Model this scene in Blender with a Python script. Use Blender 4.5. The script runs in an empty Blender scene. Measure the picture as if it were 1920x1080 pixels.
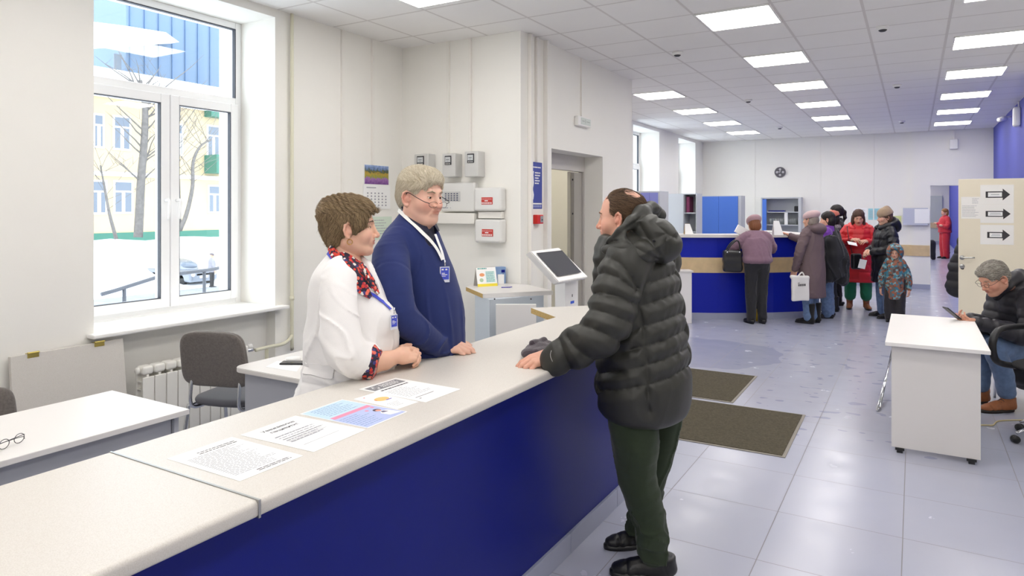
import bpy, bmesh, math, random
import numpy as np
from mathutils import Vector, Matrix

random.seed(7)
RNG = np.random.default_rng(7)
sc = bpy.context.scene
COL = sc.collection
PI = math.pi

# ---------------------------------------------------------------- camera
FPX, TH, HY, CH = 1277.2, 0.5333, 390.6, 1.68      # focal length (px), yaw, horizon row, eye height
SN, CS = math.sin(TH), math.cos(TH)
cam_d = bpy.data.cameras.new('camera'); cam = bpy.data.objects.new('camera', cam_d); COL.objects.link(cam)
cam_d.sensor_width = 36.0
cam_d.lens = 36.0 * FPX / 1920.0
cam_d.shift_y = -(540.0 - HY) / 1920.0
cam_d.clip_start = 0.05; cam_d.clip_end = 300
cam.location = (0, 0, CH)
cam.rotation_euler = (PI / 2, 0, TH)
sc.camera = cam

# ---------------------------------------------------------------- look, sky
sc.view_settings.view_transform = 'Standard'
sc.view_settings.look = 'None'
sc.view_settings.exposure = 0.15
sc.view_settings.gamma = 1.0
sc.view_settings.use_curve_mapping = False
try:
    sc.cycles.use_denoising = True
    sc.cycles.max_bounces = 8
    sc.cycles.diffuse_bounces = 5
    sc.cycles.glossy_bounces = 4
    sc.cycles.transparent_max_bounces = 12
    sc.cycles.sample_clamp_indirect = 8.0
    sc.cycles.caustics_reflective = False
    sc.cycles.caustics_refractive = False
except Exception:
    pass
LAMP = 13.0          # radiance of the ceiling panels
SKY = 4.2           # overcast winter sky
world = bpy.data.worlds.new('world'); sc.world = world; world.use_nodes = True
bg = world.node_tree.nodes['Background']
bg.inputs[0].default_value = (0.86, 0.93, 1.0, 1); bg.inputs[1].default_value = SKY

# ---------------------------------------------------------------- measuring the room along sight lines
def ray(px, py):
    u = (px - 960) / FPX; v = (HY - py) / FPX
    return np.array([-SN + CS * u, CS + SN * u, v])
EYE = np.array([0, 0, CH])
def PZ(px, py, z=0.0): r = ray(px, py); return EYE + r * (z - CH) / r[2]
def PX(px, py, x): r = ray(px, py); return EYE + r * x / r[0]
def PY(px, py, y): r = ray(px, py); return EYE + r * y / r[1]
def PD(px, py, d): return EYE + ray(px, py) * d
RT = np.array([CS, SN, 0.0]); FW = np.array([-SN, CS, 0.0]); UP = np.array([0, 0, 1.0])
def nrm(v): v = np.asarray(v, float); return v / (np.linalg.norm(v) + 1e-12)

# ---------------------------------------------------------------- materials
MATS = {}
def lin(c):
    if isinstance(c, str):
        c = [int(c[i:i + 2], 16) / 255 for i in (0, 2, 4)]
    return tuple((x / 12.92 if x <= 0.04045 else ((x + 0.055) / 1.055) ** 2.4) for x in c) + (1.0,)
def mat(name, col, rough=0.5, metal=0.0, noise=0.0, nscale=20.0, bump=0.0, bscale=200.0, emit=0.0, spec=0.5, col2=None, coat=0.0, sheen=0.0, ecol=None, alpha=None):
    if name in MATS: return MATS[name]
    m = bpy.data.materials.new(name); m.use_nodes = True
    nt = m.node_tree; b = nt.nodes['Principled BSDF']; L = nt.links
    c = lin(col)
    b.inputs['Base Color'].default_value = c
    b.inputs['Roughness'].default_value = rough
    b.inputs['Metallic'].default_value = metal
    b.inputs['Specular IOR Level'].default_value = spec
    b.inputs['Coat Weight'].default_value = coat
    b.inputs['Sheen Weight'].default_value = sheen
    tc = nt.nodes.new('ShaderNodeTexCoord')
    if noise > 0 or col2 is not None:
        n = nt.nodes.new('ShaderNodeTexNoise'); n.inputs['Scale'].default_value = nscale; n.inputs['Detail'].default_value = 5
        L.new(tc.outputs['Object'], n.inputs['Vector'])
        r = nt.nodes.new('ShaderNodeValToRGB'); L.new(n.outputs['Fac'], r.inputs['Fac'])
        if col2 is None: c2 = tuple(x * (1 - noise) for x in c[:3]) + (1,)
        else: c2 = lin(col2)
        r.color_ramp.elements[0].position = 0.35; r.color_ramp.elements[0].color = c2
        r.color_ramp.elements[1].position = 0.65; r.color_ramp.elements[1].color = c
        L.new(r.outputs['Color'], b.inputs['Base Color'])
    if bump > 0:
        n2 = nt.nodes.new('ShaderNodeTexNoise'); n2.inputs['Scale'].default_value = bscale; n2.inputs['Detail'].default_value = 3
        L.new(tc.outputs['Object'], n2.inputs['Vector'])
        bp = nt.nodes.new('ShaderNodeBump'); bp.inputs['Strength'].default_value = bump; bp.inputs['Distance'].default_value = 0.004
        L.new(n2.outputs['Fac'], bp.inputs['Height']); L.new(bp.outputs['Normal'], b.inputs['Normal'])
    if emit > 0:
        b.inputs['Emission Color'].default_value = lin(ecol) if ecol else c
        b.inputs['Emission Strength'].default_value = emit
    MATS[name] = m
    return m
def nodes(m): return m.node_tree, m.node_tree.nodes['Principled BSDF'], m.node_tree.links
def mth(nt, op, a=None, b=None, c=None):
    n = nt.nodes.new('ShaderNodeMath'); n.operation = op
    for i, v in enumerate((a, b, c)):
        if v is None: continue
        if isinstance(v, (int, float)): n.inputs[i].default_value = v
        else: nt.links.new(v, n.inputs[i])
    return n.outputs[0]
def sepxyz(nt, sock='Object'):
    tc = nt.nodes.new('ShaderNodeTexCoord'); s = nt.nodes.new('ShaderNodeSeparateXYZ')
    nt.links.new(tc.outputs[sock], s.inputs[0]); return s.outputs, tc.outputs[sock]
def mixc(nt, fac, a, b):
    n = nt.nodes.new('ShaderNodeMix'); n.data_type = 'RGBA'
    for i, v in ((0, fac), (6, a), (7, b)):
        if isinstance(v, (int, float)): n.inputs[i].default_value = v
        elif isinstance(v, tuple): n.inputs[i].default_value = v
        else: nt.links.new(v, n.inputs[i])
    return n.outputs[2]
def linemask(nt, coord, origin, pitch, width):
    """1 on the joints of a regular grid"""
    a = mth(nt, 'SUBTRACT', coord, origin); a = mth(nt, 'DIVIDE', a, pitch)
    f = mth(nt, 'SUBTRACT', a, mth(nt, 'ROUND', a)); f = mth(nt, 'ABSOLUTE', f)
    return mth(nt, 'LESS_THAN', f, width / pitch / 2)

# ---------------------------------------------------------------- objects
def tag(o, label=None, cat=None, group=None, kind=None):
    if label: o['label'] = label
    if cat: o['category'] = cat
    if group: o['group'] = group
    if kind: o['kind'] = kind
    return o
def thing(name, label, cat, loc=(0, 0, 0), rz=0.0, group=None, kind=None):
    o = bpy.data.objects.new(name, None); COL.objects.link(o)
    o.empty_display_size = 0.05
    o.location = tuple(float(x) for x in loc); o.rotation_euler = (0, 0, rz)
    return tag(o, label, cat, group, kind)
def wmat(o):
    if o is None: return Matrix.Identity(4)
    M = Matrix.Translation(o.location) @ Matrix.Rotation(o.rotation_euler[2], 4, 'Z')
    return wmat(o.parent) @ M
def link(name, me, m, parent=None, smooth=False, world=True):
    """link a mesh given in world coordinates as one object under parent"""
    if isinstance(m, (list, tuple)):
        for x in m: me.materials.append(x)
    elif m is not None: me.materials.append(m)
    if smooth: me.shade_smooth()
    o = bpy.data.objects.new(name, me); COL.objects.link(o)
    if parent is not None:
        o.parent = parent
        if world: me.transform(wmat(parent).inverted())
    me.update()
    return o
def from_bm(name, bm, m, parent=None, smooth=False, world=True):
    me = bpy.data.meshes.new(name); bm.normal_update(); bm.to_mesh(me); bm.free()
    return link(name, me, m, parent, smooth, world)
def from_np(name, v, f, m, parent=None, smooth=False, world=True):
    me = bpy.data.meshes.new(name); me.from_pydata([tuple(x) for x in v], [], [tuple(x) for x in f])
    return link(name, me, m, parent, smooth, world)
def b_box(bm, lo, hi, bev=0.0, seg=2, M=None):
    r = bmesh.ops.create_cube(bm, size=1.0)
    vs = r['verts']
    lo = Vector(lo); hi = Vector(hi); c = (lo + hi) / 2; s = hi - lo
    for v in vs: v.co = Vector((c.x + v.co.x * s.x, c.y + v.co.y * s.y, c.z + v.co.z * s.z))
    if bev > 0:
        es = list({e for v in vs for e in v.link_edges})
        rr = bmesh.ops.bevel(bm, geom=es, offset=min(bev, min(abs(s.x), abs(s.y), abs(s.z)) * 0.45), segments=seg, affect='EDGES', profile=0.5)
        vs = list({v for f in rr['faces'] for v in f.verts} | {v for v in vs if v.is_valid})
    if M is not None:
        for v in vs: v.co = M @ v.co
    return vs
def box(name, lo, hi, m, parent=None, bev=0.003, M=None, world=True, seg=2):
    bm = bmesh.new(); b_box(bm, lo, hi, bev, seg, M); return from_bm(name, bm, m, parent, False, world)
def boxes(name, lst, m, parent=None, bev=0.003, M=None):
    bm = bmesh.new()
    for lo, hi in lst: b_box(bm, lo, hi, bev, 2, M)
    return from_bm(name, bm, m, parent)
def obj_frame(c, x, z=None):
    """matrix with local x axis along x, z close to z"""
    x = Vector(nrm(x)); z = Vector(z if z is not None else (0, 0, 1)); y = z.cross(x).normalized(); z = x.cross(y)
    M = Matrix(((x.x, y.x, z.x, c[0]), (x.y, y.y, z.y, c[1]), (x.z, y.z, z.z, c[2]), (0, 0, 0, 1)))
    return M
def b_prism(bm, poly, z0, z1, bev=0.0):
    bot = [bm.verts.new((p[0], p[1], z0)) for p in poly]; top = [bm.verts.new((p[0], p[1], z1)) for p in poly]
    n = len(poly); fs = [bm.faces.new(top)]; bm.faces.new(bot[::-1])
    for i in range(n): bm.faces.new((bot[i], bot[(i + 1) % n], top[(i + 1) % n], top[i]))
    bmesh.ops.recalc_face_normals(bm, faces=bm.faces[:])
    if bev > 0:
        bmesh.ops.bevel(bm, geom=[e for e in bm.edges], offset=bev, segments=2, affect='EDGES')
def prism(name, poly, z0, z1, m, parent=None, bev=0.0):
    bm = bmesh.new(); b_prism(bm, poly, z0, z1, bev); return from_bm(name, bm, m, parent)
def catmull(pts, n=8):
    P = [np.asarray(p, float) for p in pts]
    if len(P) < 3: return P
    Q = [2 * P[0] - P[1]] + P + [2 * P[-1] - P[-2]]; out = []
    for i in range(1, len(Q) - 2):
        for k in range(n):
            t = k / n; a, b, c, d = Q[i - 1:i + 3]
            out.append(0.5 * (2 * b + (c - a) * t + (2 * a - 5 * b + 4 * c - d) * t * t + (3 * b - a - 3 * c + d) * t ** 3))
    out.append(P[-1]); return out
def b_tube(bm, pts, r, n=10, closed=False, sq=1.0, up=None, cap=True):
    """sweep a ring; r number or list; sq flattens across 'up'"""
    P = [np.asarray(p, float) for p in pts]; N = len(P)
    R = list(np.interp(np.linspace(0, 1, N), np.linspace(0, 1, len(r)), r)) if hasattr(r, '__len__') else [r] * N
    prev = None; rings = []
    for i in range(N):
        a = P[(i - 1) % N] if (closed or i > 0) else P[0]; b = P[(i + 1) % N] if (closed or i < N - 1) else P[-1]
        t = nrm(b - a)
        if prev is None:
            ref = np.array(up, float) if up is not None else (np.array([0, 0, 1.0]) if abs(t[2]) < 0.9 else np.array([1.0, 0, 0]))
        else: ref = np.array(up, float) if up is not None else prev
        u = nrm(ref - t * np.dot(ref, t)); w = np.cross(t, u); prev = u
        rings.append([bm.verts.new(tuple(P[i] + R[i] * (math.cos(2 * PI * k / n) * w + sq * math.sin(2 * PI * k / n) * u))) for k in range(n)])
    for i in range(N if closed else N - 1):
        A = rings[i]; B = rings[(i + 1) % N]
        for k in range(n): bm.faces.new((A[k], A[(k + 1) % n], B[(k + 1) % n], B[k]))
    if cap and not closed:
        bm.faces.new(rings[0][::-1]); bm.faces.new(rings[-1])
def tube(name, pts, r, m, parent=None, n=10, closed=False, sm=0, sq=1.0, up=None):
    bm = bmesh.new()
    if sm: pts = catmull(pts, sm)
    b_tube(bm, pts, r, n, closed, sq, up); return from_bm(name, bm, m, parent, True)
def lathe(name, prof, c, m, parent=None, n=24, axis=None):
    """prof: list of (r, h) along axis"""
    bm = bmesh.new(); rings = []
    M = obj_frame(c, (1, 0, 0)) if axis is None else Matrix.Translation(Vector(c)) @ Vector((0, 0, 1)).rotation_difference(Vector(axis)).to_matrix().to_4x4()
    for r, h in prof: rings.append([bm.verts.new(M @ Vector((max(r, 1e-5) * math.cos(2 * PI * k / n), max(r, 1e-5) * math.sin(2 * PI * k / n), h))) for k in range(n)])
    for A, B in zip(rings, rings[1:]):
        for k in range(n): bm.faces.new((A[k], A[(k + 1) % n], B[(k + 1) % n], B[k]))
    bm.faces.new(rings[0][::-1]); bm.faces.new(rings[-1])
    o = from_bm(name, bm, m, parent, True)
    return o
def autosmooth(o, ang=35):
    me = o.data
    me.shade_smooth()
    try: me.set_sharp_from_angle(angle=math.radians(ang))
    except Exception: pass
    return o
def quad_sheet(name, P, m, parent=None, thick=0.0008, nx=1, ny=1, zf=None):
    """thin sheet on 4 corner points (a,b,c,d) with optional bend zf(u,v)->offset along normal"""
    a, b, c, d = [np.asarray(p, float) for p in P]
    n = nrm(np.cross(b - a, d - a)); bm = bmesh.new(); G = []
    for j in range(ny + 1):
        row = []
        for i in range(nx + 1):
            u = i / nx; v = j / ny
            p = a * (1 - u) * (1 - v) + b * u * (1 - v) + c * u * v + d * (1 - u) * v
            if zf: p = p + n * zf(u, v)
            row.append(p)
        G.append(row)
    T = [[bm.verts.new(tuple(p + n * thick)) for p in r] for r in G]; B = [[bm.verts.new(tuple(p)) for p in r] for r in G]
    for j in range(ny):
        for i in range(nx):
            bm.faces.new((T[j][i], T[j][i + 1], T[j + 1][i + 1], T[j + 1][i])); bm.faces.new((B[j][i], B[j + 1][i], B[j + 1][i + 1], B[j][i + 1]))
    per = [(0, i) for i in range(nx)] + [(j, nx) for j in range(ny)] + [(ny, i) for i in range(nx, 0, -1)] + [(j, 0) for j in range(ny, 0, -1)]
    for k in range(len(per)):
        p = per[k]; q = per[(k + 1) % len(per)]
        bm.faces.new((B[p[0]][p[1]], B[q[0]][q[1]], T[q[0]][q[1]], T[p[0]][p[1]]))
    bmesh.ops.recalc_face_normals(bm, faces=bm.faces[:])
    return from_bm(name, bm, m, parent, False)
def plate_frame(P):
    """(origin, ex, ey, n) unit-scaled frame of a sheet's corners a (bottom left) b (bottom right) d (top left)"""
    a, b, c, d = [np.asarray(p, float) for p in P]
    return a, b - a, d - a, nrm(np.cross(b - a, d - a))
def marks(name, P, rects, m, parent, lift=0.0012, th=0.0004):
    """flat printed marks; rects in sheet fractions (u0,v0,u1,v1)"""
    a, ex, ey, n = plate_frame(P); bm = bmesh.new()
    for r in rects:
        u0, v0, u1, v1 = r[:4]
        q = [a + ex * u + ey * v + n * lift for u, v in ((u0, v0), (u1, v0), (u1, v1), (u0, v1))]
        vs = [bm.verts.new(tuple(p)) for p in q]; bm.faces.new(vs)
    return from_bm(name, bm, m, parent)
def polymark(name, P, polys, m, parent, lift=0.0012):
    a, ex, ey, n = plate_frame(P); bm = bmesh.new()
    for poly in polys:
        bm.faces.new([bm.verts.new(tuple(a + ex * u + ey * v + n * lift)) for u, v in poly])
    return from_bm(name, bm, m, parent)
def text(name, s, P, u, v, h, m, parent, lift=0.0014, align='LEFT', bold=0.0, wfac=1.0):
    """lettering on a sheet; h is letter height in metres; u,v fraction position"""
    cu = bpy.data.curves.new(name, 'FONT'); cu.body = s; cu.size = h * 1.35; cu.align_x = align; cu.offset = bold; cu.resolution_u = 2
    ob = bpy.data.objects.new(name + '_t', cu); COL.objects.link(ob)
    dg = bpy.context.evaluated_depsgraph_get(); me = bpy.data.meshes.new_from_object(ob.evaluated_get(dg))
    bpy.data.objects.remove(ob); bpy.data.curves.remove(cu)
    a, ex, ey, n = plate_frame(P); X = nrm(ex); Yv = nrm(ey - X * np.dot(ey, X)); o = a + ex * u + ey * v + n * lift
    M = Matrix(((X[0] * wfac, Yv[0], n[0], o[0]), (X[1] * wfac, Yv[1], n[1], o[1]), (X[2] * wfac, Yv[2], n[2], o[2]), (0, 0, 0, 1)))
    me.transform(M)
    me.name = name
    me.materials.clear()
    return link(name, me, m, parent)
def textlines(rows, u0, u1, v_top, v_bot, hh=0.3, ragged=0.25, seed=1, words=True):
    """small unreadable print as broken word strokes"""
    rr = random.Random(seed); out = []; step = (v_top - v_bot) / rows
    for i in range(rows):
        v = v_top - (i + 0.5) * step; end = u1 - rr.random() * ragged * (u1 - u0); u = u0
        while u < end:
            w = (0.03 + 0.07 * rr.random()) * 1.0
            out.append((u, v - hh * step / 2, min(u + w, end), v + hh * step / 2)); u += w + 0.014
            if not words: break
    return out
def copy_tree(o, parent=None):
    c = o.copy(); COL.objects.link(c); c.parent = parent
    for ch in [x for x in o.children]: copy_tree(ch, c)
    return c
def hide_unused(): pass

# ---------------------------------------------------------------- implicit surfaces
class S:
    def __init__(s, f, lo, hi): s.f = f; s.lo = np.asarray(lo, float); s.hi = np.asarray(hi, float)
    def u(a, b, k=0.01):
        fa, fb = a.f, b.f
        def f(P):
            x = fa(P); y = fb(P); h = np.maximum(k - np.abs(x - y), 0) / k; return np.minimum(x, y) - h * h * k * 0.25
        return S(f, np.minimum(a.lo, b.lo), np.maximum(a.hi, b.hi))
    def sub(a, b, k=0.005):
        fa, fb = a.f, b.f
        def f(P):
            x = fa(P); y = -fb(P); h = np.maximum(k - np.abs(x - y), 0) / k; return np.maximum(x, y) + h * h * k * 0.25
        return S(f, a.lo, a.hi)
    def cut(a, p, n, k=0.004):
        """keep the half space where (P-p).n < 0"""
        fa = a.f; p = np.asarray(p, float); n = nrm(n)
        def f(P):
            x = fa(P); y = (P - p) @ n; h = np.maximum(k - np.abs(x - y), 0) / k; return np.maximum(x, y) + h * h * k * 0.25
        return S(f, a.lo, a.hi)
    def disp(a, g, m=0.01):
        fa = a.f; return S(lambda P: fa(P) + g(P), a.lo - m, a.hi + m)
    def shell(a, t):
        """grow by t"""
        fa = a.f; return S(lambda P: fa(P) - t, a.lo - t, a.hi + t)
    def at(a, c, B, s=1.0):
        """place local surface: B rows are world directions of local x,y,z"""
        c = np.asarray(c, float); B = np.asarray(B, float); fa = a.f
        cor = np.array([[x, y, z] for x in (a.lo[0], a.hi[0]) for y in (a.lo[1], a.hi[1]) for z in (a.lo[2], a.hi[2])]) * s @ B + c
        return S(lambda P: fa((P - c) @ B.T / s) * s, cor.min(0), cor.max(0))
def U(lst, k=0.01):
    r = lst[0]
    for x in lst[1:]: r = r.u(x, k)
    return r
def cone(a, b, ra, rb=None):
    a = np.asarray(a, float); b = np.asarray(b, float); rb = ra if rb is None else rb; ba = b - a; q = ba @ ba + 1e-12; R = max(ra, rb)
    def f(P):
        t = np.clip((P - a) @ ba / q, 0, 1); return np.linalg.norm(P - a - t[:, None] * ba, axis=1) - (ra + (rb - ra) * t)
    return S(f, np.minimum(a, b) - R, np.maximum(a, b) + R)
def ball(c, r): return cone(c, np.asarray(c, float) + 1e-6, r)
def chain(pts, rs, k=0.006):
    return U([cone(pts[i], pts[i + 1], rs[i], rs[i + 1]) for i in range(len(pts) - 1)], k)
def ell(c, r, B=None):
    c = np.asarray(c, float); r = np.asarray(r, float); B = np.eye(3) if B is None else np.asarray(B, float)
    def f(P):
        Q = (P - c) @ B.T; k0 = np.linalg.norm(Q / r, axis=1); k1 = np.linalg.norm(Q / r ** 2, axis=1) + 1e-9; return k0 * (k0 - 1) / k1
    e = np.abs(B.T) @ r
    return S(f, c - e, c + e)
def rbox(c, h, rr, B=None):
    c = np.asarray(c, float); h = np.asarray(h, float); B = np.eye(3) if B is None else np.asarray(B, float)
    def f(P):
        q = np.abs((P - c) @ B.T) - (h - rr); return np.linalg.norm(np.maximum(q, 0), axis=1) + np.minimum(q.max(1), 0) - rr
    e = np.abs(B.T) @ h
    return S(f, c - e, c + e)
def flat(a, c, n, k):
    """squash a surface towards the plane through c with normal n by factor k<1"""
    c = np.asarray(c, float); n = nrm(n); fa = a.f
    return S(lambda P: fa(P + ((P - c) @ n)[:, None] * n * (1 / k - 1)) * k ** 0.5, a.lo, a.hi)
def smooth_tab(ss, vals, n=160):
    ss = np.asarray(ss, float); t = np.linspace(ss[0], ss[-1], n); out = []
    V = np.asarray(vals, float)
    m = np.gradient(V, ss, axis=0)
    idx = np.clip(np.searchsorted(ss, t, side='right') - 1, 0, len(ss) - 2); h = ss[idx + 1] - ss[idx]; x = (t - ss[idx]) / h
    h00 = 2 * x ** 3 - 3 * x ** 2 + 1; h10 = x ** 3 - 2 * x ** 2 + x; h01 = -2 * x ** 3 + 3 * x ** 2; h11 = x ** 3 - x ** 2
    return t, (h00[:, None] * V[idx] + (h10 * h)[:, None] * m[idx] + h01[:, None] * V[idx + 1] + (h11 * h)[:, None] * m[idx + 1])
def loft(o, axis, u, secs, k=0.03, disp=None, n=2.0, m=0.02):
    """secs: (s, off_u, off_v, ru, rv); u,v directions across the axis; disp(s, ang, P)->outward offset"""
    o = np.asarray(o, float); ax = nrm(axis); u = nrm(np.asarray(u, float) - ax * np.dot(u, ax)); v = np.cross(ax, u)
    secs = sorted(secs); ss = [q[0] for q in secs]; t, T = smooth_tab(ss, [q[1:] for q in secs]); s0, s1 = ss[0], ss[-1]
    def f(P):
        Q = P - o; s = Q @ ax; sc_ = np.clip(s, s0, s1)
        ou, ov, ru, rv = [np.interp(sc_, t, T[:, i]) for i in range(4)]
        x = Q @ u - ou; y = Q @ v - ov
        if n == 2.0: k0 = np.sqrt((x / ru) ** 2 + (y / rv) ** 2)
        else: k0 = (np.abs(x / ru) ** n + np.abs(y / rv) ** n) ** (1 / n)
        k1 = np.sqrt((x / ru ** 2) ** 2 + (y / rv ** 2) ** 2) + 1e-6
        if n == 2.0: d = k0 * (k0 - 1) / k1
        else: d = (k0 - 1) * np.sqrt(x * x + y * y) / (k0 + 1e-6)
        if disp is not None: d = d - disp(sc_, np.arctan2(y / rv, x / ru), P)
        e = np.maximum(s - s1, s0 - s); h = np.maximum(k - np.abs(d - e), 0) / k
        return np.maximum(d, e) + h * h * k * 0.25
    R = np.abs(T[:, 2:]).max() + np.abs(T[:, :2]).max() + m
    a, b = o + ax * s0, o + ax * s1
    return S(f, np.minimum(a, b) - R, np.maximum(a, b) + R)
def n3(P, fr, seed=0):
    """cheap smooth noise -1..1"""
    r = np.random.default_rng(seed); out = np.zeros(len(P))
    for i in range(5):
        d = nrm(r.normal(size=3)) * fr * (0.7 + 0.8 * r.random()); out += np.sin(P @ d + r.random() * 6.28 + 1.3 * np.sin(P @ (nrm(r.normal(size=3)) * fr * 0.7)))
    return out / 3.0
def ridge(P, fr, seed=0, ax=None, st=.3):
    """thin cloth creases; stretched along ax"""
    if ax is not None: ax = nrm(ax); P = P - ((P @ ax) * (1 - st))[:, None] * ax
    n = n3(P, fr, seed); return (1 - np.minimum(np.abs(n) * 2.2, 1)) ** 2
def topix(P):
    d = -SN * P[:, 0] + CS * P[:, 1]; r = CS * P[:, 0] + SN * P[:, 1]
    return 960 + FPX * r / d, HY - FPX * (P[:, 2] - CH) / d, d
def seamdist(P, lines):
    """metric distance to stitched seams measured along the sight lines"""
    x, y, d = topix(P); best = np.full(len(P), 1e3)
    for L_ in lines:
        for (ax, ay), (bx, by) in zip(L_, L_[1:]):
            vx, vy = bx - ax, by - ay; t = np.clip(((x - ax) * vx + (y - ay) * vy) / (vx * vx + vy * vy), 0, 1)
            best = np.minimum(best, np.hypot(x - ax - t * vx, y - ay - t * vy))
    return best * d / FPX
def hit(sd, px, py, d0=2.0, off=.0):
    """first point of a surface on a sight line"""
    d = d0; r = ray(px, py); L_ = np.linalg.norm(r)
    for _ in range(120):
        q = sd.f((EYE + r * d)[None])[0] - off
        if q < .0004: break
        d += q * .7 / L_
    return EYE + r * d
def surface(sd, h, slack=0.0):
    lo = sd.lo - 2.5 * h; hi = sd.hi + 2.5 * h; st = 4
    n = (np.ceil((hi - lo) / (h * st)).astype(int) + 1)                     # coarse cells
    ax = [lo[i] + np.arange(n[i] + 1) * h * st for i in range(3)]
    G = np.stack(np.meshgrid(*ax, indexing='ij'), -1).reshape(-1, 3)
    dc = sd.f(G).reshape(n + 1)
    thr = h * st * 1.9 + slack
    near = np.abs(dc) < thr
    act = np.zeros(n, bool)
    for a in (0, 1):
        for b in (0, 1):
            for c in (0, 1): act |= near[a:n[0] + a, b:n[1] + b, c:n[2] + c]
    N = n * st + 1
    V = np.repeat(np.repeat(np.repeat(dc, st, 0), st, 1), st, 2)[:N[0], :N[1], :N[2]].copy()
    ptm = np.zeros(N, bool)
    am = np.repeat(np.repeat(np.repeat(act, st, 0), st, 1), st, 2)
    for a in (0, 1):
        for b in (0, 1):
            for c in (0, 1): ptm[a:a + am.shape[0], b:b + am.shape[1], c:c + am.shape[2]] |= am
    I = np.argwhere(ptm); P = lo + I * h; vals = np.empty(len(P))
    for i in range(0, len(P), 400000): vals[i:i + 400000] = sd.f(P[i:i + 400000])
    V[ptm] = vals
    # keep sign of the inactive cells coherent
    ins = V < 0
    c8 = np.zeros(N - 1, np.int8)
    for a in (0, 1):
        for b in (0, 1):
            for c in (0, 1): c8 += ins[a:N[0] - 1 + a, b:N[1] - 1 + b, c:N[2] - 1 + c]
    C = (c8 > 0) & (c8 < 8) & am
    ci = np.argwhere(C); ids = -np.ones(N - 1, np.int64); ids[C] = np.arange(len(ci))
    acc = np.zeros((len(ci), 3)); cnt = np.zeros(len(ci))
    cor = [(a, b, c) for a in (0, 1) for b in (0, 1) for c in (0, 1)]
    vv = {q: V[ci[:, 0] + q[0], ci[:, 1] + q[1], ci[:, 2] + q[2]] for q in cor}
    for p in cor:
        for ax_ in range(3):
            if p[ax_] == 1: continue
            q = list(p); q[ax_] = 1; q = tuple(q); x, y = vv[p], vv[q]; mk = (x < 0) != (y < 0)
            t = np.where(mk, x / np.where(np.abs(x - y) < 1e-12, 1, x - y), 0); t = np.clip(t, 0, 1)
            pt = np.tile(np.array(p, float), (len(ci), 1)); pt[:, ax_] += t
            acc[mk] += pt[mk]; cnt[mk] += 1
    verts = lo + (ci + acc / np.maximum(cnt, 1)[:, None]) * h
    F = []
    for a in range(3):
        b, c = (a + 1) % 3, (a + 2) % 3
        s0 = [slice(None)] * 3; s1 = [slice(None)] * 3; s0[a] = slice(0, N[a] - 1); s1[a] = slice(1, N[a])
        A = ins[tuple(s0)]; B = ins[tuple(s1)]; E = np.argwhere(A != B)
        E = E[(E[:, b] > 0) & (E[:, c] > 0) & (E[:, b] < N[b] - 1) & (E[:, c] < N[c] - 1)]
        fl = A[E[:, 0], E[:, 1], E[:, 2]]
        def cid(db, dc_):
            e = E.copy(); e[:, b] -= db; e[:, c] -= dc_; return ids[e[:, 0], e[:, 1], e[:, 2]]
        q = np.stack([cid(1, 1), cid(0, 1), cid(0, 0), cid(1, 0)], 1)
        q[~fl] = q[~fl][:, ::-1]
        F.append(q)
    F = np.concatenate(F); F = F[(F >= 0).all(1)]
    return verts, F
def project(sd, v, it=1, e=0.0008):
    for _ in range(it):
        d = sd.f(v); g = np.stack([(sd.f(v + e * np.eye(3)[i]) - d) / e for i in range(3)], 1); gg = (g * g).sum(1) + 1e-6
        stp = np.clip(d / gg, -0.004, 0.004); v = v - g * stp[:, None]
    return v
def laplace(v, F, it=1, lam=0.5):
    E = np.concatenate([F[:, [0, 1]], F[:, [1, 2]], F[:, [2, 3]], F[:, [3, 0]]])
    for _ in range(it):
        acc = np.zeros_like(v); cnt = np.zeros(len(v))
        for i, j in ((0, 1), (1, 0)):
            for c in range(3): acc[:, c] += np.bincount(E[:, i], weights=v[E[:, j], c], minlength=len(v))
            cnt += np.bincount(E[:, i], minlength=len(v))
        v = v + lam * (acc / np.maximum(cnt, 1)[:, None] - v)
    return v
def np_mesh(name, parts, m, parent, tint=None):
    """parts: list of (verts, quads[, tint]) in world coordinates -> one smooth mesh object"""
    vs = []; fs = []; ts = []; o = 0
    for p in parts:
        vs.append(p[0]); fs.append(p[1] + o); o += len(p[0]); ts.append(p[2] if len(p) > 2 and p[2] is not None else np.zeros((len(p[0]), 3)))
    V = np.concatenate(vs); F = np.concatenate(fs); T = np.concatenate(ts)
    me = bpy.data.meshes.new(name)
    me.vertices.add(len(V)); me.vertices.foreach_set('co', V.astype(np.float32).ravel())
    me.loops.add(len(F) * 4); me.loops.foreach_set('vertex_index', F.astype(np.int32).ravel())
    me.polygons.add(len(F)); me.polygons.foreach_set('loop_start', np.arange(0, len(F) * 4, 4, dtype=np.int32))
    try: me.polygons.foreach_set('loop_total', np.full(len(F), 4, dtype=np.int32))
    except Exception: pass
    me.update(calc_edges=True); me.validate()
    if len(me.vertices) == len(T):
        at = me.attributes.new('tint', 'FLOAT_VECTOR', 'POINT'); at.data.foreach_set('vector', T.astype(np.float32).ravel())
    return link(name, me, m, parent, True)
def sdf(name, sd, h, m, parent, slack=0.0, lap=1, proj=0):
    v, F = surface(sd, h, slack)
    if lap: v = laplace(v, F, lap)
    if proj: v = project(sd, v, proj)
    return np_mesh(name, [(v, F)], m, parent)
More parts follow.
